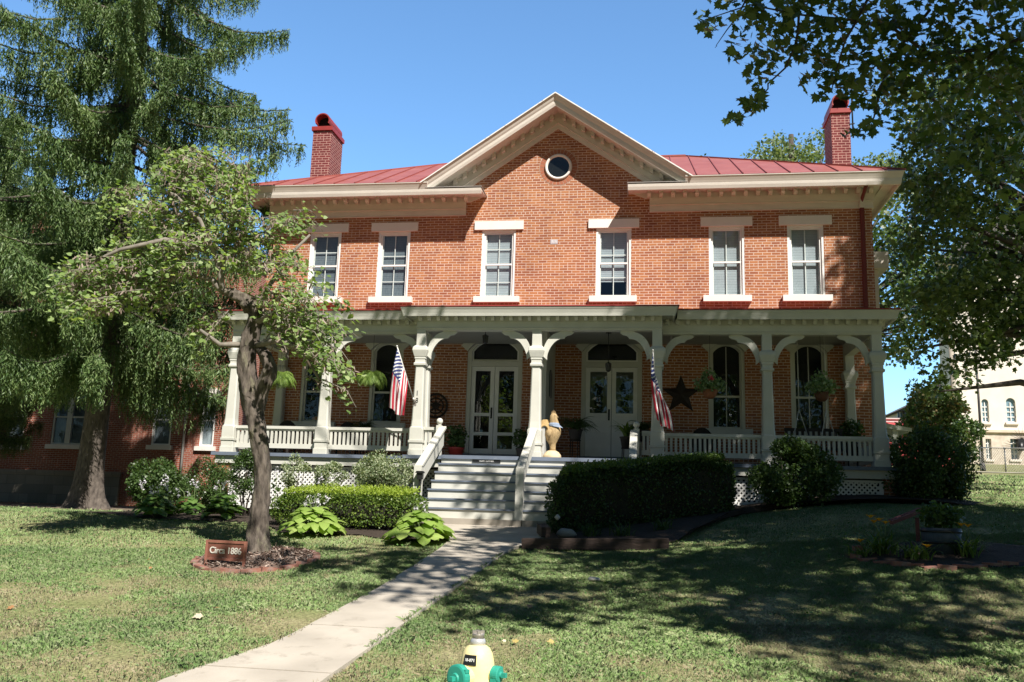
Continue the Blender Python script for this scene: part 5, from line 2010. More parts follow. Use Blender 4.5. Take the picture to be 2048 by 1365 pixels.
hedge("clipped_hedge", "low rounded clipped hedge with bright yellow-green top left of the front steps", "hedge", [(-4.62, -6.6), (-1.66, -6.85), (-1.50, -5.7), (-4.35, -5.3)], [0.36, 0.38, 0.50, 0.48], 22000, 0.034, YEW, p=4.5, lit_growth=leafmat("hedge_sunlit_growth", [(.20, .29, .03), (.28, .37, .045), (.36, .44, .07)], trans=.35))
hedge("clipped_hedge", "long dark clipped hedge right of the steps, taller and shaded by the trees", "hedge", [(0.66, -6.95), (4.12, -4.75), (4.12, -3.75), (0.62, -5.55)], [0.80, 1.34, 1.38, 0.98], 30000, 0.042, YEWD, p=6, fuzz=.13, lit_growth=leafmat("dark_hedge_sunlit_growth", [(.06, .11, .02), (.10, .16, .03), (.14, .21, .045)], trans=.3), zb=[-0.34, 0.08, 0.2, -0.24])
q = at(1587, 950, -4.0)
shrub("round_shrub", "dark leafy shrub in front of the right porch railing beside the long hedge", "shrub", (q.x, -4.0, q.z - .02), (0.86, 0.75, 0.72), 15000, 0.055, BUSHM, nclump=44, seed=4, shell=0.6, cl=0.32)
q = at(1862, 935, -3.2)
shrub("large_shrub", "big dark bush beyond the right end of the porch", "shrub", (q.x, -3.2, q.z), (0.82, 0.85, 0.88), 17000, 0.055, BUSHM, nclump=50, seed=5, shell=0.55, cl=0.33)
q = at(1782, 955, -1.2)
shrub("side_shrub", "narrow shrub squeezed between the porch corner and the big dark bush", "shrub", (q.x, -1.2, q.z), (0.42, 0.45, 0.85), 6000, 0.05, BUSHM, nclump=22, seed=6)
q = at(770, 945, -4.6)
shrub("variegated_shrub", "grey-green small-leaved shrub behind the low hedge against the porch", "shrub", (q.x, -4.6, q.z - .02), (0.68, 0.55, 0.42), 13000, 0.034, VARM, nclump=46, seed=7, shell=0.6, cl=0.3)
q = at(660, 950, -4.3)
shrub("lattice_shrub", "thin light green bush in front of the white lattice beside the grey-green shrub", "shrub", (q.x, -4.3, q.z), (0.42, 0.3, 0.32), 2600, 0.036, VARM, nclump=18, seed=8, cl=0.35)
q = at(497, 945, -4.2)
shrub("lattice_shrub", "thin dark bush in front of the lattice just behind the twisted tree trunk", "shrub", (q.x, -4.2, q.z), (0.42, 0.35, 0.5), 3600, 0.04, BUSHM, nclump=20, seed=9, cl=0.35)
q = at(590, 945, -4.2)
shrub("lattice_shrub", "sparse twiggy bush in front of the lattice right of the twisted tree trunk", "shrub", (q.x, -4.2, q.z), (0.3, 0.3, 0.34), 1500, 0.038, VARM, nclump=14, seed=10, cl=0.35)
q = at(312, 968, -3.6)
shrub("border_shrub", "mid green bush in the left border with white flowers in front", "shrub", (q.x, -3.6, q.z), (0.72, 0.6, 0.6), 9000, 0.05, BUSHM, nclump=36, seed=11, shell=0.5)
q = at(410, 970, -3.4)
shrub("border_shrub", "dark fine-leaved bush at the left corner of the porch", "shrub", (q.x, -3.4, q.z), (0.72, 0.6, 0.58), 9500, 0.036, BUSHM, nclump=36, seed=12, shell=0.5)


def hosta(name, label, u, v, y, R_, n, mat, seed, stalks=0, hgt=0.46):
    rng = np.random.default_rng(seed)
    p = at(u, v, y)
    z0 = gz(p.x, y)
    root = thing(name, label, "hosta plant", (p.x, y, z0), "hostas along the borders")
    b = Blades()
    for i in range(n):
        t = rng.random()
        az = rng.uniform(0, 6.28)
        h = hgt * (1.0 - 0.72 * t) + rng.uniform(-.04, .04)
        rad = R_ * (0.10 + 0.62 * t) * rng.uniform(0.85, 1.1)
        base = (p.x + rad * math.cos(az) * 0.75, y + rad * math.sin(az) * 0.75, z0 + max(0.06, h))
        b.blade(base, az + rng.uniform(-.4, .4), rng.uniform(0.25, 0.75) - 0.5 * t, rng.uniform(-1.5, -0.8), rng.uniform(0.17, 0.34) * (0.85 + 0.25 * t), rng.uniform(0.13, 0.25), 5, twist=rng.uniform(-.5, .5), fold=rng.uniform(.1, .45), prof=[0.25, 0.86, 1.0, 0.95, 0.66, 0.04])
    b.build("leaves", mat, root)
    s = MB()
    for i in range(26):
        a = rng.uniform(0, 6.28)
        r = R_ * 0.5 * math.sqrt(rng.random())
        s.tube([(p.x, y, z0), (p.x + r * .6 * math.cos(a), y + r * .6 * math.sin(a), z0 + hgt * .5), (p.x + r * math.cos(a), y + r * math.sin(a), z0 + hgt * .7)], [.008, .006, .004], 4)
    fl = []
    for i in range(stalks):
        a = rng.uniform(0, 6.28)
        L_ = rng.uniform(0.25, 0.5)
        r = R_ * rng.uniform(0.1, 0.5)
        e = np.array([p.x + r * math.cos(a) + rng.uniform(-.1, .1), y + r * math.sin(a), z0 + hgt + L_ * 0.6])
        s.tube([(p.x + r * .4 * math.cos(a), y + r * .4 * math.sin(a), z0 + .1), tuple((e + np.array([p.x, y, z0 + hgt])) / 2), tuple(e)], [.008, .007, .005], 5)
        for k in range(6):
            fl.append(e + np.array([0, 0, -0.16 + 0.022 * k]) + rng.normal(0, 0.022, 3))
    build("stalks", s, STEMG, root)
    if fl:
        fl = np.array(fl)
        fl = np.repeat(fl, 3, 0)
        q = leaves(fl, 0.045, DIAM, nbias=(0, -0.3, 0.2), spread=0.8, ldir=(0, 0, -0.7), lspread=0.8, rng=rng)
        soup("flowers", q, PETAL, root)


hosta("hosta", "yellow-green hosta with white flower spikes in front of the low hedge's left end", 625, 1060, -7.35, 0.70, 130, HOSTA, 1, stalks=7)
hosta("hosta", "yellow-green hosta spilling onto the path at the foot of the steps", 840, 1075, -7.75, 0.80, 170, HOSTA, 2, stalks=2)
hosta("hosta", "green hosta at the lawn edge below the left border bush", 310, 1035, -5.75, 0.48, 70, HOSTAD, 3, stalks=3)
hosta("hosta", "green hosta at the lawn edge just left of the twisted tree trunk", 445, 1035, -5.55, 0.46, 70, HOSTAD, 4, stalks=2)
hosta("hosta", "small hosta between the other two in the left border, mostly shaded", 375, 1030, -5.0, 0.36, 40, HOSTAD, 5, stalks=2, hgt=0.36)

# tall white phlox-like blooms in the left border
for k, (u, v, y, lab) in enumerate(((285, 968, -4.3, "white flower spike at the front of the left border bush"), (330, 960, -4.2, "white flower spike rising in the middle of the left border"), (390, 968, -4.2, "white flower spike in front of the dark bush at the porch corner"),
                                    (462, 985, -4.7, "white flower spike beside the lattice's left end"), (553, 945, -4.6, "pale flower spike against the lattice right of the twisted trunk"), (640, 960, -5.2, "white flower spike behind the low hedge's left end"))):
    rng = np.random.default_rng(200 + k)
    p = at(u, v, y)
    z0 = gz(p.x, y)
    r_ = thing("flower_spike", lab, "flower", (p.x, y, z0), "white flower spikes in the left border")
    build("stem", MB().tube([(p.x, y, z0), (p.x + .02, y, (z0 + p.z) / 2), tuple(p)], [.008, .006, .004], 5), STEMG, r_)
    c = np.array(p) + rng.normal(0, 1, (26, 3)) * np.array([.03, .03, .06])
    soup("petals", leaves(c, 0.055, DIAM, nbias=(0, -.4, .3), spread=.8, ldir=(0, 0, -.5), lspread=.9, rng=rng), PETAL, r_)
    c = np.array(p) * 0 + np.array([p.x, y, 0]) + np.column_stack([rng.normal(0, .05, (26, 2)), rng.uniform(z0 + .1, p.z - .1, 26)])
    soup("leaves", leaves(c, 0.09, OVAL, nbias=(0, 0, .5), spread=.6, rng=rng), BUSHM, r_)

# grassy clumps under the long hedge
for k, (u, v, y, lab) in enumerate(((1180, 1068, -7.15, "grassy dark clump under the long hedge nearest the timber edging corner"), (1245, 1070, -7.2, "grassy dark clump in the middle under the long hedge"), (1325, 1058, -6.7, "grassy dark clump under the right part of the long hedge"))):
    rng = np.random.default_rng(300 + k)
    p = at(u, v, y)
    z0 = gz(p.x, y) + .05
    b = Blades()
    for i in range(60):
        b.blade((p.x + rng.normal(0, .06), y + rng.normal(0, .06), z0), rng.uniform(0, 6.28), rng.uniform(.9, 1.45), rng.uniform(-.9, .4), rng.uniform(.3, .5), .016, 5, prof=[.8, 1, .9, .6, .3, .02])
    meta(b.build("grass_clump", FERND, None, (p.x, y, z0)), lab, "grass clump", "grassy clumps under the long hedge")

# ---- timber edging, stones ----
tb = MB().beam((0.46, -8.02, gz(.46, -8) + .07), (2.75, -8.06, gz(2.7, -8) + .055), 0.16, 0.17)
meta(build("timber_edging", tb, TIMBER, loc=(1.6, -8, gz(1.6, -8))), "long weathered dark timber edging the bed beside the path", "timber")
tb = MB().beam((0.62, -6.9, gz(.62, -7) + .20), (0.80, -7.75, gz(.8, -7.7) + .22), 0.15, 0.16)
meta(build("timber_edging", tb, TIMBER, loc=(.7, -7.3, gz(.7, -7.3))), "short dark timber block set behind the long timber next to the path", "timber")


def rock(name, label, c, r, mat, seed, group=None):
    rng = np.random.default_rng(seed)
    m = MB().sphere(c, 1.0, 10, 7)
    ph = rng.uniform(0, 6, 3)
    m.v = [(c[0] + (v[0] - c[0]) * r[0] * (1 + .12 * math.sin(4 * v[2] + ph[0])), c[1] + (v[1] - c[1]) * r[1] * (1 + .12 * math.sin(5 * v[0] + ph[1])), c[2] + (v[2] - c[2]) * r[2] * (1 + .15 * math.sin(3 * v[0] + ph[2]))) for v in m.v]
    return meta(build(name, m, mat, loc=(c[0], c[1], c[2] - r[2])), label, "stone", group)


q = at(1135, 1058, -7.1)
rock("stone", "flat grey stone lying behind the timber edging under the hedge", (q.x, -7.3, gz(q.x, -7.3) + .16), (.16, .12, .09), surf("grey_rock", (.33, .31, .28), rough=.9, bump=.4), 1)
q = at(1116, 1035, -6.9)
rock("stone", "small round pale stone by the steps at the hedge's corner", (q.x, -7.0, q.z), (.045, .045, .045), surf("pale_rock", (.6, .56, .52), rough=.9), 2)
q = ginter(1188, 1162)
rock("stone", "small flat white stone lying in the shaded lawn", (q.x, q.y, q.z + .02), (.085, .06, .03), surf("pale_rock", (.6, .56, .52)), 3)
q = ginter(404, 1240)
dl = leaves(np.array([[q.x, q.y, q.z + .05]]), .16, LOBED, nbias=(0, -.6, 1), spread=.1, rng=RNG)
meta(soup("fallen_leaf", dl, leafmat("pale_dead_leaf", [(.62, .52, .38), (.66, .56, .42)], trans=.1), loc=(q.x, q.y, q.z)), "large pale curled dead leaf on the sunny lawn", "leaf", None)
LVM = leafmat("brown_dead_leaf", [(.30, .14, .06), (.40, .22, .10)], trans=.1)
LVY = leafmat("yellow_dead_leaf", [(.42, .32, .10), (.48, .38, .14)], trans=.1)
for k, (u, v, mt, lab) in enumerate(((297, 1142, LVM, "brown fallen leaf on the lawn left of the sign, lower of a pair"), (296, 1125, LVM, "brown fallen leaf on the lawn left of the sign, upper of a pair"), (27, 1219, LVM, "brown fallen leaf on the lawn at the photo's left edge"), (1105, 1288, LVY, "yellow fallen leaf on the lawn right of the hydrant"),
                                     (1036, 1292, LVY, "yellow twig of leaf just right of the hydrant's top"), (1012, 1290, leafmat("pale_dead_leaf", []), "pale leaf scrap beside the hydrant's top"), (1062, 1222, LVM, "reddish leaf in the shade right of the path"), (430, 1222, LVM, "brown leaf behind the big pale leaf"))):
    q = ginter(u, v)
    r2 = np.random.default_rng(500 + k)
    meta(soup("fallen_leaf", leaves(np.array([[q.x, q.y, q.z + .035]]), .06, MAPLE, nbias=(0, -.5, 1), spread=.25, rng=r2), mt, loc=(q.x, q.y, q.z)), lab, "leaf", "fallen leaves on the lawn")

# ---- brick edging of the mulch ring and the lily bed ----
eb = None
k = 0
for i in range(20):
    a = 2 * math.pi * i / 20 + .1
    x, y = RING_C[0] + (RING_R[0] + .03) * math.cos(a), RING_C[1] + (RING_R[1] + .03) * math.sin(a)
    z = gz(x, y)
    t = Vector((-RING_R[0] * math.sin(a), RING_R[1] * math.cos(a), 0)).normalized()
    lx = .135 + .012 * math.sin(i * 2.3)
    tilt = .02 * math.sin(i * 3.1)
    m = MB().beam(Vector((x, y, z - .004 + tilt)) - t * lx, Vector((x, y, z - .004 - tilt)) + t * lx, .10, .075)
    ahead = y < RING_C[1]
    meta(build("edging_brick", m, EDGEB, loc=(x, y, z)), "weathered red brick sunk in the ring round the twisted tree", "brick", "edging bricks round the twisted tree")
for i, (u, v) in enumerate(((1715, 1108), (1712, 1117), (1735, 1122), (1765, 1128), (1800, 1131), (1830, 1134), (1862, 1138), (1893, 1138), (1925, 1137), (1955, 1136), (1985, 1133), (2015, 1131), (2043, 1128))):
    q = ginter(u, v)
    dx = .11 if i > 1 else .06
    up = .10 if i == 0 else 0.03
    m = MB().beam((q.x - dx, q.y + .05 * math.sin(i * 2.7), q.z + up - .025 + .02 * math.sin(i * 1.9)), (q.x + dx, q.y - .05 * math.sin(i * 2), q.z + up - .02), .10, .07)
    meta(build("edging_brick", m, EDGEB, loc=(q.x, q.y, q.z)), "weathered red brick edging the shaded lily bed", "brick", "edging bricks of the lily bed")

# ---- daylilies, tub and plank in the right-hand bed ----
LILYM = leafmat("lily_strap_leaf", [(.07, .13, .03), (.11, .18, .045), (.16, .23, .07)], trans=.3, rough=.4)
LILYF = leafmat("lily_petal", [(.75, .36, .02), (.80, .46, .04)], trans=.4, rough=.5, tcol=(1, .9, .4))


def daylily(label, u, v, y, n, L_, blooms, seed):
    rng = np.random.default_rng(seed)
    p = at(u, v, y)
    z0 = gz(p.x, y)
    root = thing("daylily", label, "daylily", (p.x, y, z0), "daylilies in the right-hand bed")
    b = Blades()
    for i in range(n):
        b.blade((p.x + rng.normal(0, .07), y + rng.normal(0, .07), z0), rng.uniform(0, 6.28), rng.uniform(.9, 1.5), rng.uniform(-1.1, .2), L_ * rng.uniform(.7, 1.1), .022, 6, prof=[.8, 1, .95, .75, .45, .02])
    b.build("leaves", LILYM, root)
    s = MB()
    for bu, bv in blooms:
        e = at(bu, bv, y - .08)
        s.tube([(p.x, y, z0 + .1), tuple((Vector((p.x, y, z0 + .1)) + e) / 2 + Vector((.02, 0, .03))), tuple(e)], [.006, .005, .004], 5)
        P_ = []
        for k in range(6):
            a = k * math.pi / 3
            P_.append(k)
        az = np.arange(6) * math.pi / 3 + rng.uniform(0, 1)
        fb = Blades()
        for a in az:
            fb.blade(tuple(e), a, 0.9, -0.3, .10, .045, 4, fold=.2, prof=[.3, .9, 1, .7, .1])
        fb.build("bloom", LILYF, root)
    build("stalks", s, STEMG, root)


daylily("tall daylily with four yellow blooms at the left of the bed", 1765, 1112, -9.15, 80, .55, [(1741, 1036), (1758, 1042), (1748, 1046), (1771, 1048)], 1)
daylily("small daylily with one yellow bloom at the bed's left corner", 1722, 1112, -9.28, 26, .3, [(1720, 1084)], 2)
daylily("daylily in front of the tub with one low yellow bloom", 1832, 1126, -9.45, 60, .42, [(1855, 1095)], 3)
daylily("daylily right of the tub with two yellow blooms", 1935, 1118, -9.2, 70, .5, [(1936, 1054), (1922, 1052)], 4)
q = at(1885, 1120, -9.0)
z0 = gz(q.x, -9.0)
tub = thing("planter_tub", "dark blue wooden half-barrel planter among the daylilies", "planter", (q.x, -9.0, z0))
build("barrel", MB().lathe([(.20, z0 - .02), (.25, z0 + .17), (.26, z0 + .34), (.235, z0 + .34), (.22, z0 + .28)], (q.x, -9.0, 0), 20), surf("blue_grey_staves", (.055, .075, .10), (.04, .055, .075), scale=8, rough=.6, stretch=(6, 6, 1)), tub)
build("hoop", MB().lathe([(.247, z0 + .13), (.254, z0 + .13), (.258, z0 + .16), (.250, z0 + .16)], (q.x, -9, 0), 20, cap=False).lathe([(.261, z0 + .28), (.268, z0 + .28), (.268, z0 + .31), (.262, z0 + .31)], (q.x, -9, 0), 20, cap=False), BLACKM, tub)
c = ellip((q.x, -9.0, z0 + .50), (.30, .26, .20), 700, .2)
o = soup("tub_plant", leaves(c, .06, OVAL, nbias=(0, 0, .6), spread=.8), FERND, loc=(q.x, -9, z0 + .34))
meta(o, "leafy dark flowering plant filling the blue half-barrel", "plant")
a_, b_ = at(1782, 1046, -8.6), at(1842, 1022, -8.2)
pk = thing("pump_handle", "dark red slanted wooden barrow handle behind the tall daylily", "handle", tuple(at(1832, 1075, -8.4)))
build("shaft", MB().beam(a_, b_, .05, .05).beam(a_ + Vector((.05, .25, .02)), b_ + Vector((.05, .25, .02)), .05, .05), surf("dark_red_wood", (.20, .07, .06), rough=.8), pk)
build("upright", MB().beam(at(1834, 1036, -8.35), Vector((at(1834, 1036, -8.35).x, -8.35, gz(at(1834, 1036, -8.35).x, -8.35) - .03)), .045, .045), surf("dark_red_wood", ()), pk)

# driftwood by the right lattice
q = at(1640, 990, -3.3)
dw = MB().tube([at(1618, 1001, -3.35), at(1632, 998, -3.3), at(1645, 988, -3.3), at(1662, 984, -3.2)], [.02, .035, .03, .01], 7, jit=.1).tube([at(1632, 998, -3.3), at(1650, 998, -3.4)], [.03, .012], 6).tube([at(1640, 992, -3.3), at(1648, 1000, -3.35)], [.02, .01], 6)
meta(build("driftwood", dw, surf("bleached_wood", (.46, .34, .26), (.3, .21, .16), rough=.9), loc=tuple(q)), "small bleached driftwood branch at the foot of the right lattice", "driftwood")

# ================================================================== SIGN "CIRCA 1886"
SG = surf("sign_brown_paint", (.21, .085, .06), (.18, .07, .05), rough=.55)
SGF = surf("sign_frame_paint", (.31, .13, .09), (.26, .10, .075), rough=.6)
pl, pr_ = ginter(411, 1133), ginter(487, 1140)
s0, s1 = at(411, 1079, pl.y), at(489, 1084, pr_.y)
base = (pl + pr_) / 2
sg = thing("house_sign", "small brown sign on two posts reading Circa 1886 in front of the twisted tree", "sign", tuple(base))
dx = (pr_ - pl)
dx.z = 0
ang = math.degrees(math.atan2(dx.y, dx.x))
ux = dx.normalized()
ztop = (s0.z + s1.z) / 2
for P in (pl, pr_):
    build("post", MB().beam((P.x, P.y, P.z - .1), (P.x, P.y, ztop), .035, .035, up=(0, 1, 0)), SGF, sg)
fr = MB()
A0, B0 = Vector((pl.x, pl.y, 0)), Vector((pr_.x, pr_.y, 0))
for z in (ztop - .0175, ztop - .245):
    fr.beam(A0 + Vector((0, 0, z)) + ux * .018, B0 + Vector((0, 0, z)) - ux * .018, .033, .033)
build("frame", fr, SGF, sg)
ny_ = Vector((ux.y, -ux.x, 0))
m = MB().beam(A0 + Vector((0, 0, ztop - .131)) + ux * .019, B0 + Vector((0, 0, ztop - .131)) - ux * .019, .012, .19)
pn = build("panel", m, SG, sg)
cpos = (A0 + B0) / 2 + ny_ * .011 + Vector((0, 0, ztop - .135))
text("lettering", "Circa 1886", surf("letter_cream", (.80, .76, .68), rough=.6), pn, tuple(cpos), .118, rotz=ang, ext=.002, off=.0016, squeeze=.98)
text("lettering", "Circa 1886", surf("letter_cream", (.80, .76, .68), rough=.6), pn, tuple(cpos + ux * .0035 + ny_ * .0007), .118, rotz=ang, ext=.002, off=.0016, squeeze=.98)

# ================================================================== FIRE HYDRANT
YEL = surf("hydrant_yellow", (.88, .76, .40), (.82, .68, .33), scale=7, rough=.45, stain=(.55, .45, .25), stain_scale=12, stain_cut=(.68, .8), bump=.1)
GRN = surf("hydrant_green", (.035, .36, .27), (.03, .30, .225), scale=8, rough=.45, stain=(.35, .30, .22), stain_scale=14, stain_cut=(.68, .72))
SIL = surf("silver_paint", (.62, .62, .63), (.5, .5, .5), rough=.35, metal=.4)
NUT = surf("bare_steel", (.50, .46, .42), (.36, .33, .3), rough=.45, metal=.7, scale=20)
hp = atd(957, 1262, 6.35)
hx, hy, hzt = hp.x, hp.y, hp.z
hz0 = gz(hx, hy) - .06
hyd = thing("fire_hydrant", "yellow fire hydrant with green caps and silver nut at the bottom of the picture", "hydrant", (hx, hy, hz0))
b = MB()
zt = hzt - .092
prof = [(.13, hz0 - .1 - 0), (.13, hz0 + .05), (.115, hz0 + .06), (.112, zt - .33), (.135, zt - .32), (.135, zt - .30), (.128, zt - .29), (.126, zt - .20), (.124, zt - .16), (.116, zt - .10), (.104, zt - .055), (.085, zt - .022), (.062, zt - .006), (.05, zt)]
b.lathe(prof, (hx, hy, 0), 32)
build("barrel", b, YEL, hyd)
n_ = MB()
n_.lathe([(.048, zt - .002), (.053, zt + .004), (.055, zt + .018), (.051, zt + .034), (.044, zt + .042)], (hx, hy, 0), 24)
cp = build("bonnet_collar", n_, SIL, hyd)
n_ = MB().lathe([(.043, zt + .042), (.043, zt + .070), (.041, zt + .076), (.02, zt + .077)], (hx, hy, 0), 20)
for k in range(4):
    a = k * math.pi / 2 + .35
    n_.beam((hx + .016 * math.cos(a), hy + .016 * math.sin(a), zt + .083), (hx + .042 * math.cos(a), hy + .042 * math.sin(a), zt + .083), .026, .022)
build("operating_nut", n_, NUT, hyd)


def nozzle(dirx, diry, r, zc, out, name):
    d = Vector((dirx, diry, 0)).normalized()
    up = Vector((0, 0, 1))
    s = d.cross(up)
    def ring(prof, seg=26):
        m = MB()
        vs, fs = [], []
        for rr, h in prof:
            for j in range(seg):
                a = 2 * math.pi * j / seg
                p = Vector((hx, hy, zc)) + d * h + s * (rr * math.cos(a)) + up * (rr * math.sin(a))
                vs.append(p)
        for i in range(len(prof) - 1):
            for j in range(seg):
                fs.append((i * seg + j, i * seg + (j + 1) % seg, (i + 1) * seg + (j + 1) % seg, (i + 1) * seg + j))
        fs.append(tuple(range((len(prof) - 1) * seg, len(prof) * seg)))
        return m.add(vs, fs, 0, False)
    build("nozzle", ring([(r * .95, .06), (r * .95, out - .055)]), YEL, hyd)
    m = ring([(r * .9, out - .056), (r * 1.08, out - .055), (r * 1.12, out - .03), (r * 1.10, out - .006), (r * .95, out), (r * .45, out + .002), (r * .40, out + .012), (r * .38, out + .014)])
    c = build("cap", m, GRN, hyd)
    e = Vector((hx, hy, zc)) + d * (out + .028)
    nb = MB().beam(e - d * .02, e + d * .018, .03, .03)
    build("cap_nut", nb, GRN, c)
    lug = MB()
    for a in (math.pi * .80, math.pi * 1.8):
        p = Vector((hx, hy, zc)) + d * (out - .03) + s * (r * 1.12 * math.cos(a)) + up * (r * 1.12 * math.sin(a))
        lug.beam(p - d * .02, p + d * .02, .022, .022)
    build("lug", lug, GRN, c)


nozzle(-.55, -.83, .082, zt - .205, .21, "front")
nozzle(.95, -.32, .052, zt - .185, .185, "side")
a_ = math.atan2(-.80, -.25)
tg = MB()
vs = []
for k in range(7):
    aa = a_ - .42 + .84 * k / 6
    for (zz, rr) in ((zt - .125, .1215), (zt - .058, .1065)):
        vs.append((hx + (rr + .001) * math.cos(aa), hy + (rr + .001) * math.sin(aa), zz))
        vs.append((hx + (rr + .004) * math.cos(aa), hy + (rr + .004) * math.sin(aa), zz))
fs = []
for k in range(6):
    o = 4 * k
    fs += [(o + 1, o + 5, o + 7, o + 3), (o, o + 2, o + 6, o + 4), (o, o + 4, o + 5, o + 1), (o + 2, o + 3, o + 7, o + 6)]
tg.add(vs, fs)
plate = build("number_plate", tg, BLACKM, hyd)
nm = text("numerals", "18-071", WHITE, plate, (0, 0, 0), .027, rotx=0, ext=.0006, off=.0006)
bl = Vector((hx, hy, hz0))
for v_ in nm.data.vertices:
    w_ = v_.co + bl
    aa = a_ + w_.x / .114
    f_ = (w_.y + .0335) / .067
    R_ = .1215 + (.1065 - .1215) * f_ + .0050 + w_.z
    v_.co = Vector((hx + R_ * math.cos(aa), hy + R_ * math.sin(aa), zt - .125 + .067 * f_)) - bl

# ================================================================== FLAGS
FR = surf("flag_red", (.50, .03, .055), (.42, .025, .045), rough=.75, spec=.2)
FW = surf("flag_white", (.80, .79, .78), (.72, .71, .71), rough=.75, spec=.2)
FB = surf("flag_blue", (.035, .05, .17), (.03, .04, .14), rough=.75, spec=.2)


def flag(label, tip, basep, flyA, flyB, seed, wob, bulge):
    """hoist runs down the pole from its tip; the fly hangs and folds"""
    tip, basep, flyA, flyB = Vector(tip), Vector(basep), Vector(flyA), Vector(flyB)
    root = thing("flag", label, "flag", tuple(basep), "striped flags hung on the porch columns")
    pd_ = (basep - tip).normalized()
    pm = MB().tube([basep, tip], .013, 8)
    pm.sphere(tuple(tip), .022, 8, 6)
    build("pole", pm, surf("pole_white", (.72, .70, .66), rough=.4), root)
    build("pole_bracket", MB().tube([basep, basep - pd_ * .12], .022, 8).box(basep.x - .04, basep.x + .04, basep.y + .01, basep.y + .06, basep.z - .07, basep.z + .07), NUT, root)
    hoist = .80
    nu, nv = 48, 52

    def S(u, v):
        h = tip + pd_ * (.03 + hoist * v)
        f = flyA.lerp(flyB, v)
        p = h.lerp(f, u)
        w = wob * min(1, u * 1.6)
        ph = 15 * v + seed + 1.6 * u
        p.y += 1.6 * w * math.sin(ph) - .25 * u * (1 - u)
        p.x += w * .55 * math.cos(ph * 1.0 + .6) + bulge * math.sin(math.pi * u) * (v - .4)
        p.z += .03 * math.sin(7 * v + seed) * u
        return p
    m = MB()
    grid = [[S(i / nu, j / nv) for j in range(nv + 1)] for i in range(nu + 1)]
    for i in range(nu):
        for j in range(nv):
            stripe = j // 4
            mi = 0 if stripe % 2 == 0 else 1
            if i < nu * .40 and j < 28:
                mi = 2
            a = i * (nv + 1) + j
            m.f.append((a, a + nv + 1, a + nv + 2, a + 1))
            m.m.append(mi)
            m.sm.append(True)
    m.v = [tuple(p) for r in grid for p in r]
    for r in range(9):
        for c in range(6 if r % 2 == 0 else 5):
            u = .40 * (c * 2 + (1 if r % 2 == 0 else 2)) / 12
            v = (28 / 52) * (r + 1) / 10
            e = 1e-3
            p = S(u, v)
            du, dv = (S(u + e, v) - p) / e, (S(u, v + e) - p) / e
            nrm = du.cross(dv).normalized()
            du.normalize()
            dv = nrm.cross(du)
            for sg_ in (1, -1):
                q = [p + nrm * .004 * sg_ + (du * math.cos(k * math.pi / 5) + dv * math.sin(k * math.pi / 5)) * (.026 if k % 2 == 0 else .011) for k in range(10)]
                o = len(m.v)
                m.v += [tuple(x) for x in q]
                m.f.append(tuple(range(o, o + 10)))
                m.m.append(1)
                m.sm.append(False)
    build("cloth", m, [FR, FW, FB], root, fix=False)


flag("stars and stripes flag hanging limp from the column numbered 18", at(794, 693, -4.0), at(829, 806, -3.36), at(779, 818, -3.95), at(808, 835, -3.75), 1.0, .045, .05)
flag("stars and stripes flag draped on the column right of the second door", at(1306, 701, -4.0), at(1312, 818, -3.36), at(1314, 842, -3.9), at(1346, 866, -3.75), 2.6, .045, .16)

# ================================================================== HANGING BASKETS
def hang_chain(m, p, z1):
    m.tube([p, (p[0], p[1], z1)], .004, 4)


for u, v, y, lab, sc_ in ((560, 752, -2.75, "big green hanging fern left of the first white column", 1.0), (744, 752, -2.75, "hanging fern between the white column and the left flag", .95)):
    p = at(u, v, y)
    r_ = thing("hanging_fern", lab, "hanging plant", (p.x, p.y, p.z - .1), "hanging ferns on the left of the porch")
    rng = np.random.default_rng(int(u))
    build("basket", MB().lathe([(.05, -.22), (.11, -.17), (.14, -.06), (.13, -.05), (.03, -.05)], tuple(p), 14), surf("dark_pot", (.05, .045, .04), rough=.8), r_)
    hm = MB()
    for k in range(3):
        a = k * 2.09
        hm.tube([(p.x + .12 * math.cos(a), p.y + .12 * math.sin(a), p.z - .06), (p.x, p.y, p.z + .38)], .003, 4)
    hang_chain(hm, (p.x, p.y, p.z + .38), 4.36)
    build("hanger", hm, BLACKM, r_)
    soup("fronds", fern_fronds((p.x, p.y, p.z - .02), 84, .50 * sc_, el0=(.2, 1.3), el1=(-2.1, -1.35), leaf=.085, rng=rng, down=.5), FERNM, r_)
FLOWL = leafmat("basket_leaf", [(.10, .18, .06), (.20, .29, .12), (.42, .50, .32)], trans=.3, rough=.4)
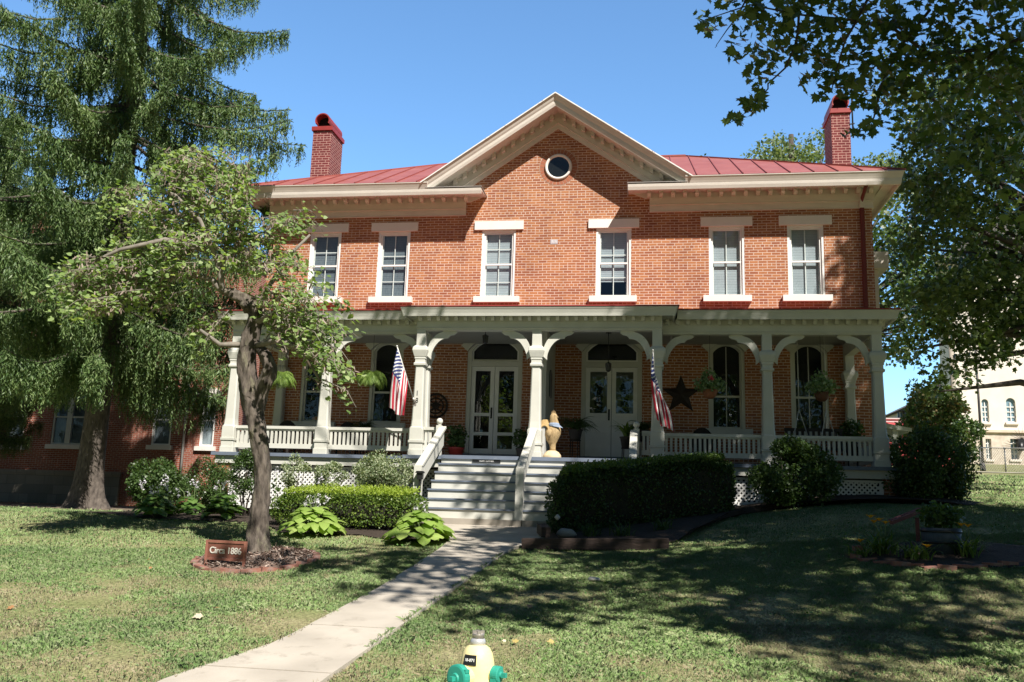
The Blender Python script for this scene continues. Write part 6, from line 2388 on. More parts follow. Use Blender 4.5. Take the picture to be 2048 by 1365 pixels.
for u, v, y, lab, red in ((1420, 770, -2.75, "hanging basket of leafy plants with one red flower, orange pot", True), (1643, 775, -2.75, "hanging basket of leafy plants without flowers in front of the last window", False)):
    p = at(u, v, y)
    r_ = thing("hanging_basket", lab, "hanging plant", (p.x, p.y, p.z - .2), "hanging flower baskets on the right of the porch")
    rng = np.random.default_rng(int(u))
    build("pot", MB().lathe([(.07, -.30), (.13, -.24), (.165, -.12), (.155, -.11), (.05, -.12)], tuple(p), 16), TERRA if red else surf("dark_terracotta", (.14, .06, .035), rough=.8), r_)
    hm = MB()
    for k in range(3):
        a = k * 2.09
        hm.tube([(p.x + .14 * math.cos(a), p.y + .14 * math.sin(a), p.z - .12), (p.x, p.y, p.z + .40)], .003, 4)
    hang_chain(hm, (p.x, p.y, p.z + .4), 4.36)
    build("hanger", hm, BLACKM, r_)
    c = np.concatenate([ellip((p.x, p.y, p.z), (.36, .30, .18), 560, .3, rng), ellip((p.x - .02, p.y, p.z + .14), (.17, .14, .26), 170, .3, rng)])
    soup("foliage", leaves(c, .065, OVAL, nbias=(.1, -.3, .6), spread=.7, rng=rng), FLOWL, r_)
    if red:
        c = np.array(p) + np.array([0, -.2, .12]) + rng.normal(0, .022, (30, 3))
        soup("flower", leaves(c, .05, DIAM, nbias=(0, -1, .4), spread=.7, rng=rng), leafmat("red_petal", [(.6, .05, .08), (.7, .12, .14)], trans=.3, tcol=(1, .5, .5)), r_)

# ================================================================== THINGS ON THE PORCH
def potted(name, label, u, v, y, kind, pot, mat, n, L_, seed, potr=.16, poth=.3, stand=0.0, group="potted plants on the porch floor"):
    rng = np.random.default_rng(seed)
    p = at(u, v, y)
    r_ = thing(name, label, "potted plant", (p.x, y, ZF), group)
    zb = ZF + stand
    build("pot", MB().lathe([(potr * .7, zb), (potr * .95, zb + poth * .9), (potr * 1.05, zb + poth * .9), (potr * 1.05, zb + poth), (potr * .85, zb + poth), (potr * .8, zb + poth * .85)], (p.x, y, 0), 18), pot, r_)
    if stand:
        s = MB()
        for k in range(4):
            a = k * math.pi / 2 + .6
            s.tube([(p.x + potr * .8 * math.cos(a), y + potr * .8 * math.sin(a), ZF), (p.x + potr * .7 * math.cos(a), y + potr * .7 * math.sin(a), zb + .02)], .012, 5)
        s.lathe([(potr * .8, zb - .02), (potr * .8, zb - .001)], (p.x, y, 0), 14)
        build("stand", s, DARKIRON, r_)
    top = (p.x, y, zb + poth)
    if kind == 'fern':
        soup("fronds", fern_fronds(top, n, L_, el0=(.5, 1.35), el1=(-1.0, -.2), leaf=.06, rng=rng), mat, r_)
    elif kind == 'strap':
        b = Blades()
        for i in range(n):
            b.blade((p.x + rng.normal(0, .03), y + rng.normal(0, .03), zb + poth), rng.uniform(0, 6.28), rng.uniform(.8, 1.45), rng.uniform(-.9, .2), L_ * rng.uniform(.7, 1.1), .055, 6, prof=[.5, 1, .95, .7, .4, .02])
        b.build("leaves", mat, r_)
    else:
        c = ellip((p.x, y, zb + poth + L_ * .6), (L_ * .7, L_ * .6, L_ * .75), n, .2, rng)
        soup("foliage", leaves(c, .08, OVAL, nbias=(0, -.2, .5), spread=.8, rng=rng), mat, r_)
    return r_


RP = surf("red_glazed_pot", (.30, .04, .03), rough=.35)
DP = surf("dark_pot", ())
potted("potted_plant", "dark bushy plant in a red pot left of the first front door", 912, 900, -1.0, 'bush', RP, FERND, 420, .42, 1, potr=.2, poth=.34)
potted("potted_plant", "small leafy plant between the first door and the centre column", 1046, 900, -1.2, 'bush', DP, BUSHM, 330, .36, 2, potr=.17, poth=.34)
potted("potted_plant", "wide dark fern on a tall stand between the rooster and the second door", 1150, 905, -1.3, 'fern', DP, FERND, 70, .62, 3, potr=.17, poth=.25, stand=.55)
potted("potted_plant", "bright green strap-leaved plant beside the right stair newel", 1253, 905, -2.4, 'strap', DP, LILYM, 44, .52, 4, potr=.15, poth=.24, stand=.32)
potted("potted_plant", "dark fern on a stand behind the second flag's column", 1285, 900, -.9, 'fern', DP, FERND, 50, .5, 5, potr=.15, poth=.25, stand=.6)
potted("potted_plant", "dark bushy plant in the right rear corner of the porch", 1705, 900, -.8, 'bush', DP, FERND, 420, .42, 6, potr=.18, poth=.3, stand=.35)
potted("potted_plant", "dark plant standing under the hanging fern by the second left window", 725, 890, -.8, 'fern', DP, FERND, 46, .45, 7, potr=.15, poth=.25, stand=.5)


# wicker chairs, dark, behind the rail
def chair(label, u, y, rz, seed):
    p = at(u, 850, y)
    W = surf("dark_wicker", (.03, .024, .02), (.018, .015, .013), scale=40, rough=.8, bump=.6, bscale=80)
    r_ = thing("porch_chair", label, "chair", (p.x, y, ZF), "dark porch chairs behind the railing")
    x = p.x
    build("seat", MB().box(x - .28, x + .28, y - .27, y + .25, ZF + .36, ZF + .44), W, r_)
    bk = [(x + .31 * math.cos(a), ZF + .45 + .50 * math.sin(a)) for a in np.linspace(math.pi, 0, 13)]
    build("backrest", MB().prism(bk, y + .22, y + .27), W, r_)
    for s in (-1, 1):
        build("armrest", MB().box(x + s * .30 - .03, x + s * .30 + .03, y - .25, y + .2, ZF + .62, ZF + .66).box(x + s * .30 - .02, x + s * .30 + .02, y - .23, y - .19, ZF + .44, ZF + .62), W, r_)
    for sx in (-1, 1):
        for sy in (-.23, .2):
            build("leg", MB().box(x + sx * .25 - .02, x + sx * .25 + .02, y + sy - .02, y + sy + .02, ZF, ZF + .36), W, r_)


chair("dark round-backed chair behind the left railing near the corner column", 567, -1.0, 0, 1)
chair("dark round-backed chair behind the left railing between the two left windows", 690, -.9, 0, 2)
chair("dark round-backed chair behind the right railing before the third window", 1405, -1.0, 0, 3)

# orange lamp glow in the first left window is a pumpkin on the sill
q = at(630, 826, .15)
pk_ = thing("pumpkin", "small orange pumpkin on the sill inside the first left window", "pumpkin", (q.x, .12 + .06, 2.275))
m = MB()
vs, n = [], 24
for i in range(9):
    th = math.pi * i / 8
    for j in range(n):
        a = 2 * math.pi * j / n
        r = .10 * math.sin(th) * (1 - .08 * math.cos(8 * a)) + 1e-4
        vs.append((q.x + r * math.cos(a), .22 + r * .5 * math.sin(a), 2.355 - .08 * math.cos(th)))
m.add(vs, [(i * n + j, i * n + (j + 1) % n, (i + 1) * n + (j + 1) % n, (i + 1) * n + j) for i in range(8) for j in range(n)], 0, True)
build("body", m, surf("pumpkin_orange", (.62, .22, .02), rough=.5), pk_)
build("stem", MB().tube([(q.x, .22, 2.43), (q.x + .01, .22, 2.47)], [.012, .008], 6), STEMG, pk_)

# rooster statue --------------------------------------------------------
RST = surf("rooster_tan", (.50, .36, .19), (.36, .25, .12), scale=14, rough=.75, bump=.4, bscale=40, stain=(.14, .09, .045), stain_scale=6, stain_cut=(.50, .75), stretch=(3, 3, 1))
RSL = surf("rooster_base", (.68, .55, .36), (.56, .44, .27), scale=9, rough=.8, bump=.3, bscale=30)
p = at(1104, 918, -3.05)
rx, ry = p.x, -3.05
ro = thing("rooster_statue", "tall tan carved rooster statue at the top of the steps", "statue", (rx, ry, ZF))
b = MB().lathe([(.19, ZF), (.205, ZF + .03), (.19, ZF + .09), (.14, ZF + .15), (.09, ZF + .18)], (rx, ry, 0), 20)
bo = build("base_mound", b, RSL, ro)
body = MB()
path = [(.01, .15, .075), (.01, .24, .062), (.005, .32, .075), (-.005, .40, .125), (-.005, .50, .165), (.01, .58, .172), (.03, .65, .155), (.035, .71, .125), (.03, .77, .105), (.022, .83, .09), (.018, .88, .085), (.018, .93, .082), (.018, .97, .06), (.015, .99, .025)]
body.tube([(rx + a, ry - .02 * (i > 8), ZF + h) for i, (a, h, r) in enumerate(path)], [r for a, h, r in path], 18, ex=1.0, ey=.85)
body.prism([(rx + .07, ZF + .93), (rx + .135, ZF + .905), (rx + .07, ZF + .885)], ry - .06, ry + .02)       # beak
body.sphere((rx + .065, ry - .04, ZF + .85), .035, 8, 6, sz=1.5)                                             # wattle
for k in range(4):
    body.prism([(rx - .02 + .025 * k - .012, ZF + .96), (rx - .02 + .025 * k + .014, ZF + .96), (rx - .02 + .025 * k + .002, ZF + 1.075 - .022 * abs(k - 1.3))], ry - .035, ry - .005)
body.tube([(rx - .04, ry - .15, ZF + .62), (rx - .07, ry - .165, ZF + .52), (rx - .08, ry - .13, ZF + .42)], [.05, .06, .02], 8)
build("body", body, RST, ro)
build("eye", MB().sphere((rx + .05, ry - .075, ZF + .925), .014, 8, 6), BLACKM, ro)
tl = MB()
for k in range(6):
    r0 = .14 + .024 * k
    cxp, czp = rx - .17, ZF + .55
    pts = [(cxp + .10 * math.cos(a) * (1 + .06 * k) - .004 * k, ry - .10 + .025 * k, czp + r0 * math.sin(a) + .03 * k * 0) for a in np.linspace(-.6, math.pi * 1.05, 12)]
    tl.tube([(rx - .08, ry - .06 + .02 * k, ZF + .46)] + [(cxp + (r0 * .75) * math.cos(a), ry - .10 + .03 * k, czp + r0 * 1.05 * math.sin(a) + .02) for a in np.linspace(.35, math.pi * 1.12, 10)], [.02] + [.020] * 8 + [.016, .008], 6)
build("tail", tl, surf("rooster_tail", (.52, .37, .17), (.34, .22, .09), scale=25, rough=.7, stretch=(1, 1, 5)), ro)
sc2 = MB()
sc2.lathe([(.115, ZF + .70), (.125, ZF + .735), (.105, ZF + .775), (.09, ZF + .78)], (rx + .03, ry - .015, 0), 18, cap=False)
sc2.add([(rx + .02, ry - .13, ZF + .76), (rx + .14, ry - .10, ZF + .745), (rx + .235, ry - .11, ZF + .665), (rx + .13, ry - .14, ZF + .68), (rx + .02, ry - .145, ZF + .70)], [(0, 1, 2, 3, 4)])
o = build("bandana", sc2, surf("blue_grey_cloth", (.30, .36, .46), (.2, .25, .34), scale=30, rough=.9), None, (rx + .03, ry, ZF + .70))
meta(o, "blue-grey bandana tied round the rooster statue's neck", "bandana")

# wall decorations -------------------------------------------------------
q = at(1362, 790, -.04)
st = MB()
pts = [(q.x + (.50 if k % 2 == 0 else .205) * math.sin(k * math.pi / 5), q.z + (.50 if k % 2 == 0 else .205) * math.cos(k * math.pi / 5)) for k in range(10)]
vs = [(x, -.012, z) for x, z in pts] + [(q.x, -.10, q.z)] + [(x, -.002, z) for x, z in pts]
st.add(vs, [(k, (k + 1) % 10, 10) for k in range(10)] + [(k, k + 11, (k + 1) % 10 + 11, (k + 1) % 10) for k in range(10)])
meta(build("barn_star", st, DARKIRON, loc=(q.x, 0, q.z)), "large dark rusty metal star on the brick wall behind the second flag", "wall star")
q = at(871, 812, -.04)
wh = thing("wall_medallion", "dark round iron medallion on the brick wall left of the first door", "wall ornament", (q.x, 0, q.z))
m = MB()
for R_, t_ in ((.30, .028), (.20, .018), (.07, .03)):
    m.tube([(q.x + R_ * math.cos(a), -.035, q.z + R_ * math.sin(a)) for a in np.linspace(0, 2 * math.pi, 33)], t_, 6)
build("rim", m, DARKIRON, wh)
m = MB()
for k in range(8):
    a = k * math.pi / 4
    m.beam((q.x + .05 * math.cos(a), -.035, q.z + .05 * math.sin(a)), (q.x + .29 * math.cos(a), -.035, q.z + .29 * math.sin(a)), .02, .03, up=(0, 1, 0))
pts = [(q.x + (.17 if k % 2 == 0 else .075) * math.sin(k * math.pi / 5), q.z + (.17 if k % 2 == 0 else .075) * math.cos(k * math.pi / 5)) for k in range(10)]
m.add([(x, -.03, z) for x, z in pts] + [(q.x, -.07, q.z)], [(k, (k + 1) % 10, 10) for k in range(10)])
build("spokes", m, DARKIRON, wh)
# plaque on the partition (faces the camera's side)
m = MB()
pz = [(-1.30, 2.86), (-.92, 2.86), (-.92, 3.36)] + [(-1.11 + .19 * math.cos(a), 3.36 + .16 * math.sin(a)) for a in np.linspace(.3, math.pi - .3, 7)] + [(-1.30, 3.36)]
pq = thing("wall_plaque", "dark arched plaque hung on the white partition between the doors", "plaque", (.06, -1.11, 2.86))
build("board", MB().prism(pz, .065, .085, 'YZ'), surf("plaque_dark", (.035, .04, .06), rough=.4), pq)
build("frame", MB().strip(pz + [pz[0]], [(-1.11 + (a + 1.11) * .88, 3.12 + (b_ - 3.12) * .90) for a, b_ in pz + [pz[0]]], .086, .10, 'YZ'), surf("plaque_frame", (.25, .24, .23), rough=.5), pq)

# lanterns under the porch ceiling
for u, y, zl, lab in ((970, -2.2, .18, "small dark ceiling lantern hung before the first door"), (1217, -1.6, .72, "lantern hung low on a long rod before the second door")):
    q = at(u, 700, y)
    r_ = thing("porch_lantern", lab, "lantern", (q.x, y, 4.36 - zl), "lanterns under the porch ceiling")
    build("rod", MB().tube([(q.x, y, 4.36), (q.x, y, 4.36 - zl)], .008, 6).lathe([(.07, 4.33), (.06, 4.36)], (q.x, y, 0), 12), BLACKM, r_)
    build("cage", MB().lathe([(.02, 4.36 - zl), (.075, 4.33 - zl), (.06, 4.16 - zl), (.02, 4.13 - zl)], (q.x, y, 0), 8, smooth=False), surf("lantern_glass_dark", (.05, .05, .05), rough=.15, spec=.6), r_)

# porch swing -------------------------------------------------------------
sx = 6.15
sy = -1.35
sw = thing("porch_swing", "dark wooden porch swing on white chains behind the right railing", "swing", (sx, sy, 1.72))
SWW = surf("swing_wood", (.035, .028, .024), rough=.7)
m = MB()
for k in range(5):
    m.box(sx - .62, sx + .62, sy - .24 + .1 * k, sy - .16 + .1 * k, 1.72, 1.745)
build("seat", m, SWW, sw)
m = MB()
for k in range(11):
    m.box(sx - .60 + .12 * k - .03, sx - .60 + .12 * k + .03, sy + .26, sy + .285, 1.74, 2.18)
m.box(sx - .65, sx + .65, sy + .255, sy + .29, 2.15, 2.22)
build("backrest", m, SWW, sw)
CH = surf("white_chain", (.62, .62, .60), rough=.5)
for s in (-1, 1):
    m = MB()
    ax = sx + s * .30 - .25
    top = (ax + .2, sy + .02, 2.62)
    m.tube([(ax + .2, sy + .02, 4.36), top], .011, 6)
    m.tube([top, (ax - .02, sy - .26, 1.75)], .010, 6).tube([top, (ax + .42, sy + .27, 2.05)], .010, 6)
    build("chain", m, CH, sw)

# small black lamp on the left stair post
q = Vector((-1.93, -5.40, .80))
pl_ = thing("post_lamp", "small black lamp box fixed to the foot of the left stair rail", "lamp", (q.x, q.y, .70))
build("housing", MB().box(q.x - .055, q.x + .055, q.y - .06, q.y + .035, .70, .82), BLACKM, pl_)
build("cap", MB().prism([(q.x - .085, .821), (q.x + .085, .821), (q.x + .06, .86), (q.x - .06, .86)], q.y - .09, q.y + .035), BLACKM, pl_)
build("post_spike", MB().box(q.x - .02, q.x + .02, q.y - .03, q.y + .01, .45, .70), BLACKM, pl_)

# antenna on the right chimney
an = thing("tv_antenna", "thin television antenna on a mast strapped to the right chimney", "antenna", (7.96, 2.0, 10.6))
m = MB().tube([(7.97, 2.0, 10.55), (7.97, 2.0, 12.05)], .022, 8)
build("mast", m, BLACKM, an)
m = MB().tube([(7.55, 1.8, 11.95), (8.75, 2.4, 12.1)], .012, 6)
for k in range(9):
    t = k / 8
    c = Vector((7.55, 1.8, 11.95)).lerp(Vector((8.75, 2.4, 12.1)), t)
    d = Vector((-.45, .9, 0)).normalized() * (.35 + .35 * t)
    m.tube([c - d, c + d], .006, 4)
build("elements", m, BLACKM, an)
build("clamp", MB().beam((7.88, 2.0, 10.95), (8.02, 2.0, 10.97), .03, .03).beam((7.88, 2.0, 10.7), (8.02, 2.0, 10.7), .02, .02), BLACKM, an)

# garden stake by the left border
q = ginter(423, 1050)
s_ = thing("garden_stake", "little round solar garden light on a thin stake at the left lawn edge", "garden light", tuple(q))
build("stake", MB().tube([(q.x, q.y, q.z), (q.x, q.y, q.z + .06)], .008, 5), BLACKM, s_)
build("globe", MB().sphere((q.x, q.y, q.z + .085), .035, 10, 8), surf("brown_globe", (.10, .08, .05), rough=.3), s_)

# ================================================================== LEFT BRICK BUILDING
YB = 7.5
nbd = thing("brick_building", "long red brick neighbour building in the shade behind the spruce", "building", (-18, YB, -.15))
LW = [(-15.20, -14.46, 2.02, 3.86), (-13.36, -12.82, 2.02, 3.86)]
TW = [(-19.15, -17.05, 1.97, 3.98), (-21.0, -20.25, 1.9, 4.0), (-14.95, -14.40, 6.0, 7.0)]
mb = MB()
wall_grid(mb, -34, -12.0, -.4, 8.7, LW + TW, YB, .2)
build("front_wall", mb, BRICK_L, nbd, fix=False)
mb = MB().add([(-12.0, YB, -.4), (-12.0, YB + 9, -.4), (-12.0, YB + 9, 8.7), (-12.0, YB, 8.7)], [(0, 1, 2, 3)])
mb2 = MB().add([(-34, YB, 8.7), (-34, YB, 11.6), (-20.2, YB, 11.6), (-20.2, YB, 8.7)], [(0, 1, 2, 3)])
build("end_wall", mb, brick("neighbour_brick_side", axis='S', c1=(0.34, 0.105, 0.06), c2=(0.25, 0.075, 0.05), mortar=(0.42, 0.32, 0.27)), nbd, fix=False)
build("attic_wall", mb2, BRICK_L, nbd, fix=False)
build("parapet_cap", MB().box(-34.2, -20.1, YB - .12, YB + 9.1, 11.6, 11.75), PALE, nbd)
build("roof", MB().box(-34.2, -11.9, YB - .12, YB + 9.2, 8.701, 8.86), surf("grey_shingle", (.16, .15, .145), (.11, .10, .10), scale=12, rough=.9), nbd)
build("stone_base", MB().box(-34, -16.2, YB - .10, YB - .001, -.4, 1.02).box(-34, -16.15, YB - .14, YB - .1005, .92, 1.02), STONEBLK, nbd)
for k, (a, b, c, d) in enumerate(LW + TW):
    w = MB()
    w.box(a + .001, a + .07, YB + .02, YB + .10, c, d).box(b - .07, b - .001, YB + .02, YB + .10, c, d).box(a + .07, b - .07, YB + .02, YB + .10, d - .07, d - .001).box(a + .07, b - .07, YB + .02, YB + .10, c, c + .06)
    w.box(a + .07, b - .07, YB + .03, YB + .09, (c + d) / 2 - .025, (c + d) / 2 + .025)
    if b - a > 1.5:
        w.box(a + .55, a + .75, YB + .015, YB + .10, c + .061, d - .071)
    win = build("window", w, WHITE if k < 2 else PORCH, nbd)
    build("sill", MB().box(a - .12, b + .12, YB - .10, YB + .05, c - .16, c - .001), PALE, win)
    if b - a > 1.5 or k == 4:
        build("lintel", MB().box(a - .15, b + .15, YB - .03, YB - .001, d + .001, d + .30), PALE, win)
    else:
        hm = MB()
        A_ = arc((a + b) / 2, d - .1, (b - a) / 2 + .05, .16)
        B_a = arc((a + b) / 2, d - .1, (b - a) / 2 + .05, .16, off=.20)
        build("hood", hm.strip(A_, B_a, YB - .06, YB - .001), PALE, win)
    build("pane", MB().add([(a + .07, YB + .07, c + .06), (b - .07, YB + .07, c + .06), (b - .07, YB + .07, d - .07), (a + .07, YB + .07, d - .07)], [(0, 1, 2, 3)]), GLASS, win, fix=False)
    build("curtain", MB().add([(a, YB + .19, c), (b, YB + .19, c), (b, YB + .19, d), (a, YB + .19, d)], [(0, 1, 2, 3)]), BLINDDK if k != 1 else BLIND, win, fix=False)
build("downspout", MB().tube([(-13.92, YB - .06, -.2), (-13.92, YB - .06, 7.8)], .05, 8), surf("galvanised", (.45, .44, .42), rough=.5), nbd)
build("porch_post", MB().box(-21.75, -21.45, YB - .6, YB - .3, -.2, 4.0).box(-34, -21.3, YB - .7, YB - .002, 4.0, 4.3), PORCH, nbd)

# ================================================================== RIGHT BACKGROUND
# pale stone building
YW = 48.0


def xz(u, v, y=YW):
    p = at(u, v, y)
    return p.x, p.z


wb_ = thing("stone_building", "bright pale limestone building with tall arched windows at the right edge", "building", (*xz(2000, 925)[:1], YW, gz(30, YW)))
x0, zb = xz(1921, 925)
x1 = x0 + 26
zg = gz(x0 + 4, YW) - .6
zt = zb + 15
LIM = surf("pale_limestone", (.80, .74, .66), (.70, .63, .55), scale=.8, rough=.9, bump=.2, bscale=8)
RUB = surf("rubble_limestone", (.70, .62, .52), (.50, .42, .34), scale=3.5, rough=.95, bump=.5, bscale=6)
zl = xz(1990, 864)[1]
wins = []
for ua, ub in ((1965, 1979), (2014, 2033)):
    xa, _ = xz(ua, 840)
    xb, _ = xz(ub, 840)
    wins.append((xa, xb, xz(ua, 845)[1], xz(ua, 805)[1], True))
    wins.append((xa + .1, xb, xz(ua, 919)[1], xz(ua, 878)[1], False))
for k in range(2, 5):
    xa = wins[2][0] + (k - 1) * (wins[2][0] - wins[0][0])
    wins.append((xa, xa + .62, wins[0][2], wins[0][3], True))
up_ = [w for w in wins if w[4]]
lo_ = [w for w in wins if not w[4]]
mb = MB()
wall_grid(mb, x0, x1, zl, zt, [(a, b, c, d + (b - a) / 2) for a, b, c, d, _ in up_], YW, .25)
mb.add([(x0, YW, zl), (x0, YW + 3.4, zl), (x0, YW + 3.4, zt), (x0, YW, zt)], [(0, 1, 2, 3)])
build("upper_wall", mb, LIM, wb_, fix=False)
mb = MB()
wall_grid(mb, x0 - .06, x1, zg, zl, [(a, b, c, d) for a, b, c, d, _ in lo_], YW - .06, .25)
mb.add([(x0 - .06, YW, zg), (x0 - .06, YW + 3.4, zg), (x0 - .06, YW + 3.4, zl), (x0 - .06, YW, zl)], [(0, 1, 2, 3)])
build("lower_wall", mb, RUB, wb_, fix=False)
build("ledge", MB().box(x0 - .15, x1, YW - .22, YW - .001, zl - .06, zl + .12), surf("ledge_stone", (.62, .48, .36), (.72, .62, .50), scale=1.2, rough=.9), wb_)
BLG = surf("blue_grey_glass", (.22, .33, .38), (.16, .25, .30), rough=.12, spec=.6)
for a, b, c, d, arch in wins:
    f = MB()
    cx_, hw_ = (a + b) / 2, (b - a) / 2
    for t in (0.0, .25, .5, .75):
        zz = c + (d - c) * t
        f.box(a, b, YW + .12, YW + .16, zz, zz + .07)
    f.box(a, a + .06, YW + .12, YW + .17, c, d).box(b - .06, b, YW + .12, YW + .17, c, d).box(cx_ - .03, cx_ + .03, YW + .11, YW + .16, c, d)
    win = build("window", f, WHITE, wb_)
    g = MB().add([(a, YW + .18, c), (b, YW + .18, c), (b, YW + .18, d + (hw_ if arch else 0)), (a, YW + .18, d + (hw_ if arch else 0))], [(0, 1, 2, 3)])
    build("pane", g, BLG, win, fix=False)
    if arch:   # stone spandrels turn the opening into a round arch
        n = 10
        A_ = [(cx_ - hw_ * math.cos(math.pi * i / n), d + hw_ * math.sin(math.pi * i / n)) for i in range(n + 1)]
        B2 = [(p[0], d + hw_ + .001) for p in A_]
        build("arch_head", MB().strip(A_, B2, YW - .001, YW + .15), LIM, win)
    build("sill", MB().box(a - .12, b + .12, YW - .16, YW + .1, c - .16, c - .001), LIM, win)
build("roof", MB().prism([(x0 - 1.2, zt), (x1, zt), (x1, zt + 4), (x0 + 4, zt + 4)], YW - .5, YW + 3.6), surf("grey_shingle", ()), wb_)
o = thing("wall_unit", "black meter box with bare twigs low on the limestone wall", "meter box", (*xz(2042, 890, YW - .3)[:1], YW - .35, xz(2042, 890, YW)[1]))
px, pz_ = xz(2043, 886, YW - .35)
build("housing", MB().box(px - .28, px + .28, YW - .55, YW - .07, pz_ - .3, pz_ + .25).lathe([(.2, -.5), (.24, -.4), (.24, .1)], (px - .1, YW - .4, pz_ - .1), 10), BLACKM, o)
m = MB()
for k in range(9):
    a = .25 + k * .32
    m.tube([(px, YW - .4, pz_ + .2), (px + .9 * math.cos(a), YW - .6, pz_ + .25 + .8 * math.sin(a))], [.02, .008], 4)
build("twigs", m, BARKD, o)

# grey-roofed house farther back
Yh = 62.0
hs = thing("grey_roof_house", "distant cream house with a grey roof and dark porch between the trees", "house", (*xz(1820, 860, Yh)[:1], Yh, gz(20, Yh)))
xa, ze = xz(1794, 824, Yh)
xb, _ = xz(1900, 824, Yh)
zr_ = xz(1850, 800, Yh)[1]
build("wall", MB().box(xa + .3, xb, Yh, Yh + 8, gz(xa, Yh) - 2, ze), surf("cream_siding", (.62, .58, .50), rough=.7), hs)
build("roof", MB().prism([(xa - .2, ze), (xb, ze + .1), (xb, zr_ + 1.5), (xa + 3.2, zr_ + .6)], Yh - .6, Yh + 8), surf("grey_shingle", ()), hs)
pa, pb = xz(1812, 838, Yh - 1)[0], xz(1858, 838, Yh - 1)[0]
build("porch", MB().box(pa, pb, Yh - 1.2, Yh - .01, xz(1820, 838, Yh)[1], xz(1820, 824, Yh)[1]), surf("dark_screen", (.05, .045, .045), rough=.8), hs)
m = MB()
for u in (1797, 1802, 1807):
    a, z = xz(u, 832, Yh)
    m.box(a - .07, a + .10, Yh - .02, Yh - .001, z - .3, z + .3)
build("window", m, BLG, hs)
dk = thing("dark_gable", "dark steep gable roof behind the hanging maple branches", "house", (*xz(1880, 820, Yh + 4)[:1], Yh + 4, gz(25, Yh + 4)))
xa, z1 = xz(1838, 835, Yh + 3)
xm, zm = xz(1880, 760, Yh + 3)
xb, _ = xz(1925, 835, Yh + 3)
build("roof", MB().prism([(xa, z1), (xb, z1), (xm, zm)], Yh + 3, Yh + 10), surf("dark_shingle", (.055, .05, .05), rough=.9), dk)
build("wall", MB().box(xa + .8, xb - .8, Yh + 3.2, Yh + 9.8, gz(25, Yh) - 2, z1 - .001), surf("tan_shade_stone", (.42, .34, .27), rough=.9), dk)

# red metal-roofed shed
Yr = 34.0
rs = thing("red_roof_shed", "long low shed with red metal roof and red wall past the porch corner", "shed", (*xz(1800, 880, Yr)[:1], Yr, gz(16, Yr)))
xa, xb = xz(1740, 860, Yr)[0], xz(1918, 860, Yr)[0]
z_r, z_e = xz(1800, 846, Yr + 3)[1], xz(1800, 862, Yr)[1]
RM = surf("bright_red_metal", (.55, .07, .075), (.48, .05, .06), scale=2, rough=.45)
build("wall", MB().box(xa, xb, Yr, Yr + 6, gz(16, Yr) - 1.2, z_e - .05), surf("red_siding", (.42, .05, .055), (.32, .035, .04), scale=3, rough=.6, stretch=(8, 1, 1)), rs)
r_ = build("roof", MB().prism([(Yr - .3, z_e - .06), (Yr + 3, z_r), (Yr + 6.3, z_e - .06)], xa - .3, xb + .3, 'YZ'), RM, rs)
m = MB()
x = xa
while x < xb:
    m.beam((x, Yr - .3, z_e - .03), (x, Yr + 3, z_r + .03), .04, .05)
    x += .55
build("standing_seam", m, RM, r_)
build("upper_storey", MB().box(xa, xz(1832, 842, Yr + 3)[0], Yr + 3, Yr + 6, z_r + .03, xz(1800, 839, Yr + 3)[1]).box(xa, xz(1834, 842, Yr + 3)[0], Yr + 2.9, Yr + 6.1, xz(1800, 839, Yr + 3)[1] + .002, xz(1800, 837, Yr + 3)[1]), surf("white_siding", (.72, .66, .62), rough=.7), rs)
m = MB()
for u in (1782, 1792, 1815, 1830):
    a, z = xz(u, 872, Yr)
    m.box(a - .25, a + .25, Yr - .03, Yr - .001, z - .35, z + .35)
build("window", m, BLACKM, rs)

# poles
q = at(1908, 905, 24)
zgp = gz(q.x, 24)
po = thing("utility_pole", "pale weathered utility pole in front of the limestone building's corner", "pole", (q.x, 24, zgp))
build("shaft", MB().tube([(q.x + .15, 24, zgp - .3), (at(1902, 700, 24).x, 24, at(1902, 700, 24).z + 1)], [.14, .11], 10), surf("weathered_pole", (.40, .35, .29), rough=.9, stretch=(6, 6, .5)), po)
q = at(1964, 905, 26)
zgp = gz(q.x, 26)
po = thing("lamp_post", "thin dark metal lamp post in front of the arched window", "lamp post", (q.x, 26, zgp))
build("shaft", MB().tube([(q.x, 26, zgp - .2), (q.x, 26, zgp + 6.5)], [.075, .05], 8).lathe([(.14, zgp - .05), (.12, zgp + .3), (.08, zgp + .4)], (q.x, 26, 0), 10), surf("dark_bronze", (.05, .045, .045), rough=.5), po)
build("lamp_head", MB().beam((q.x, 26, zgp + 6.5), (q.x + .8, 26, zgp + 6.6), .18, .1), BLACKM, po)

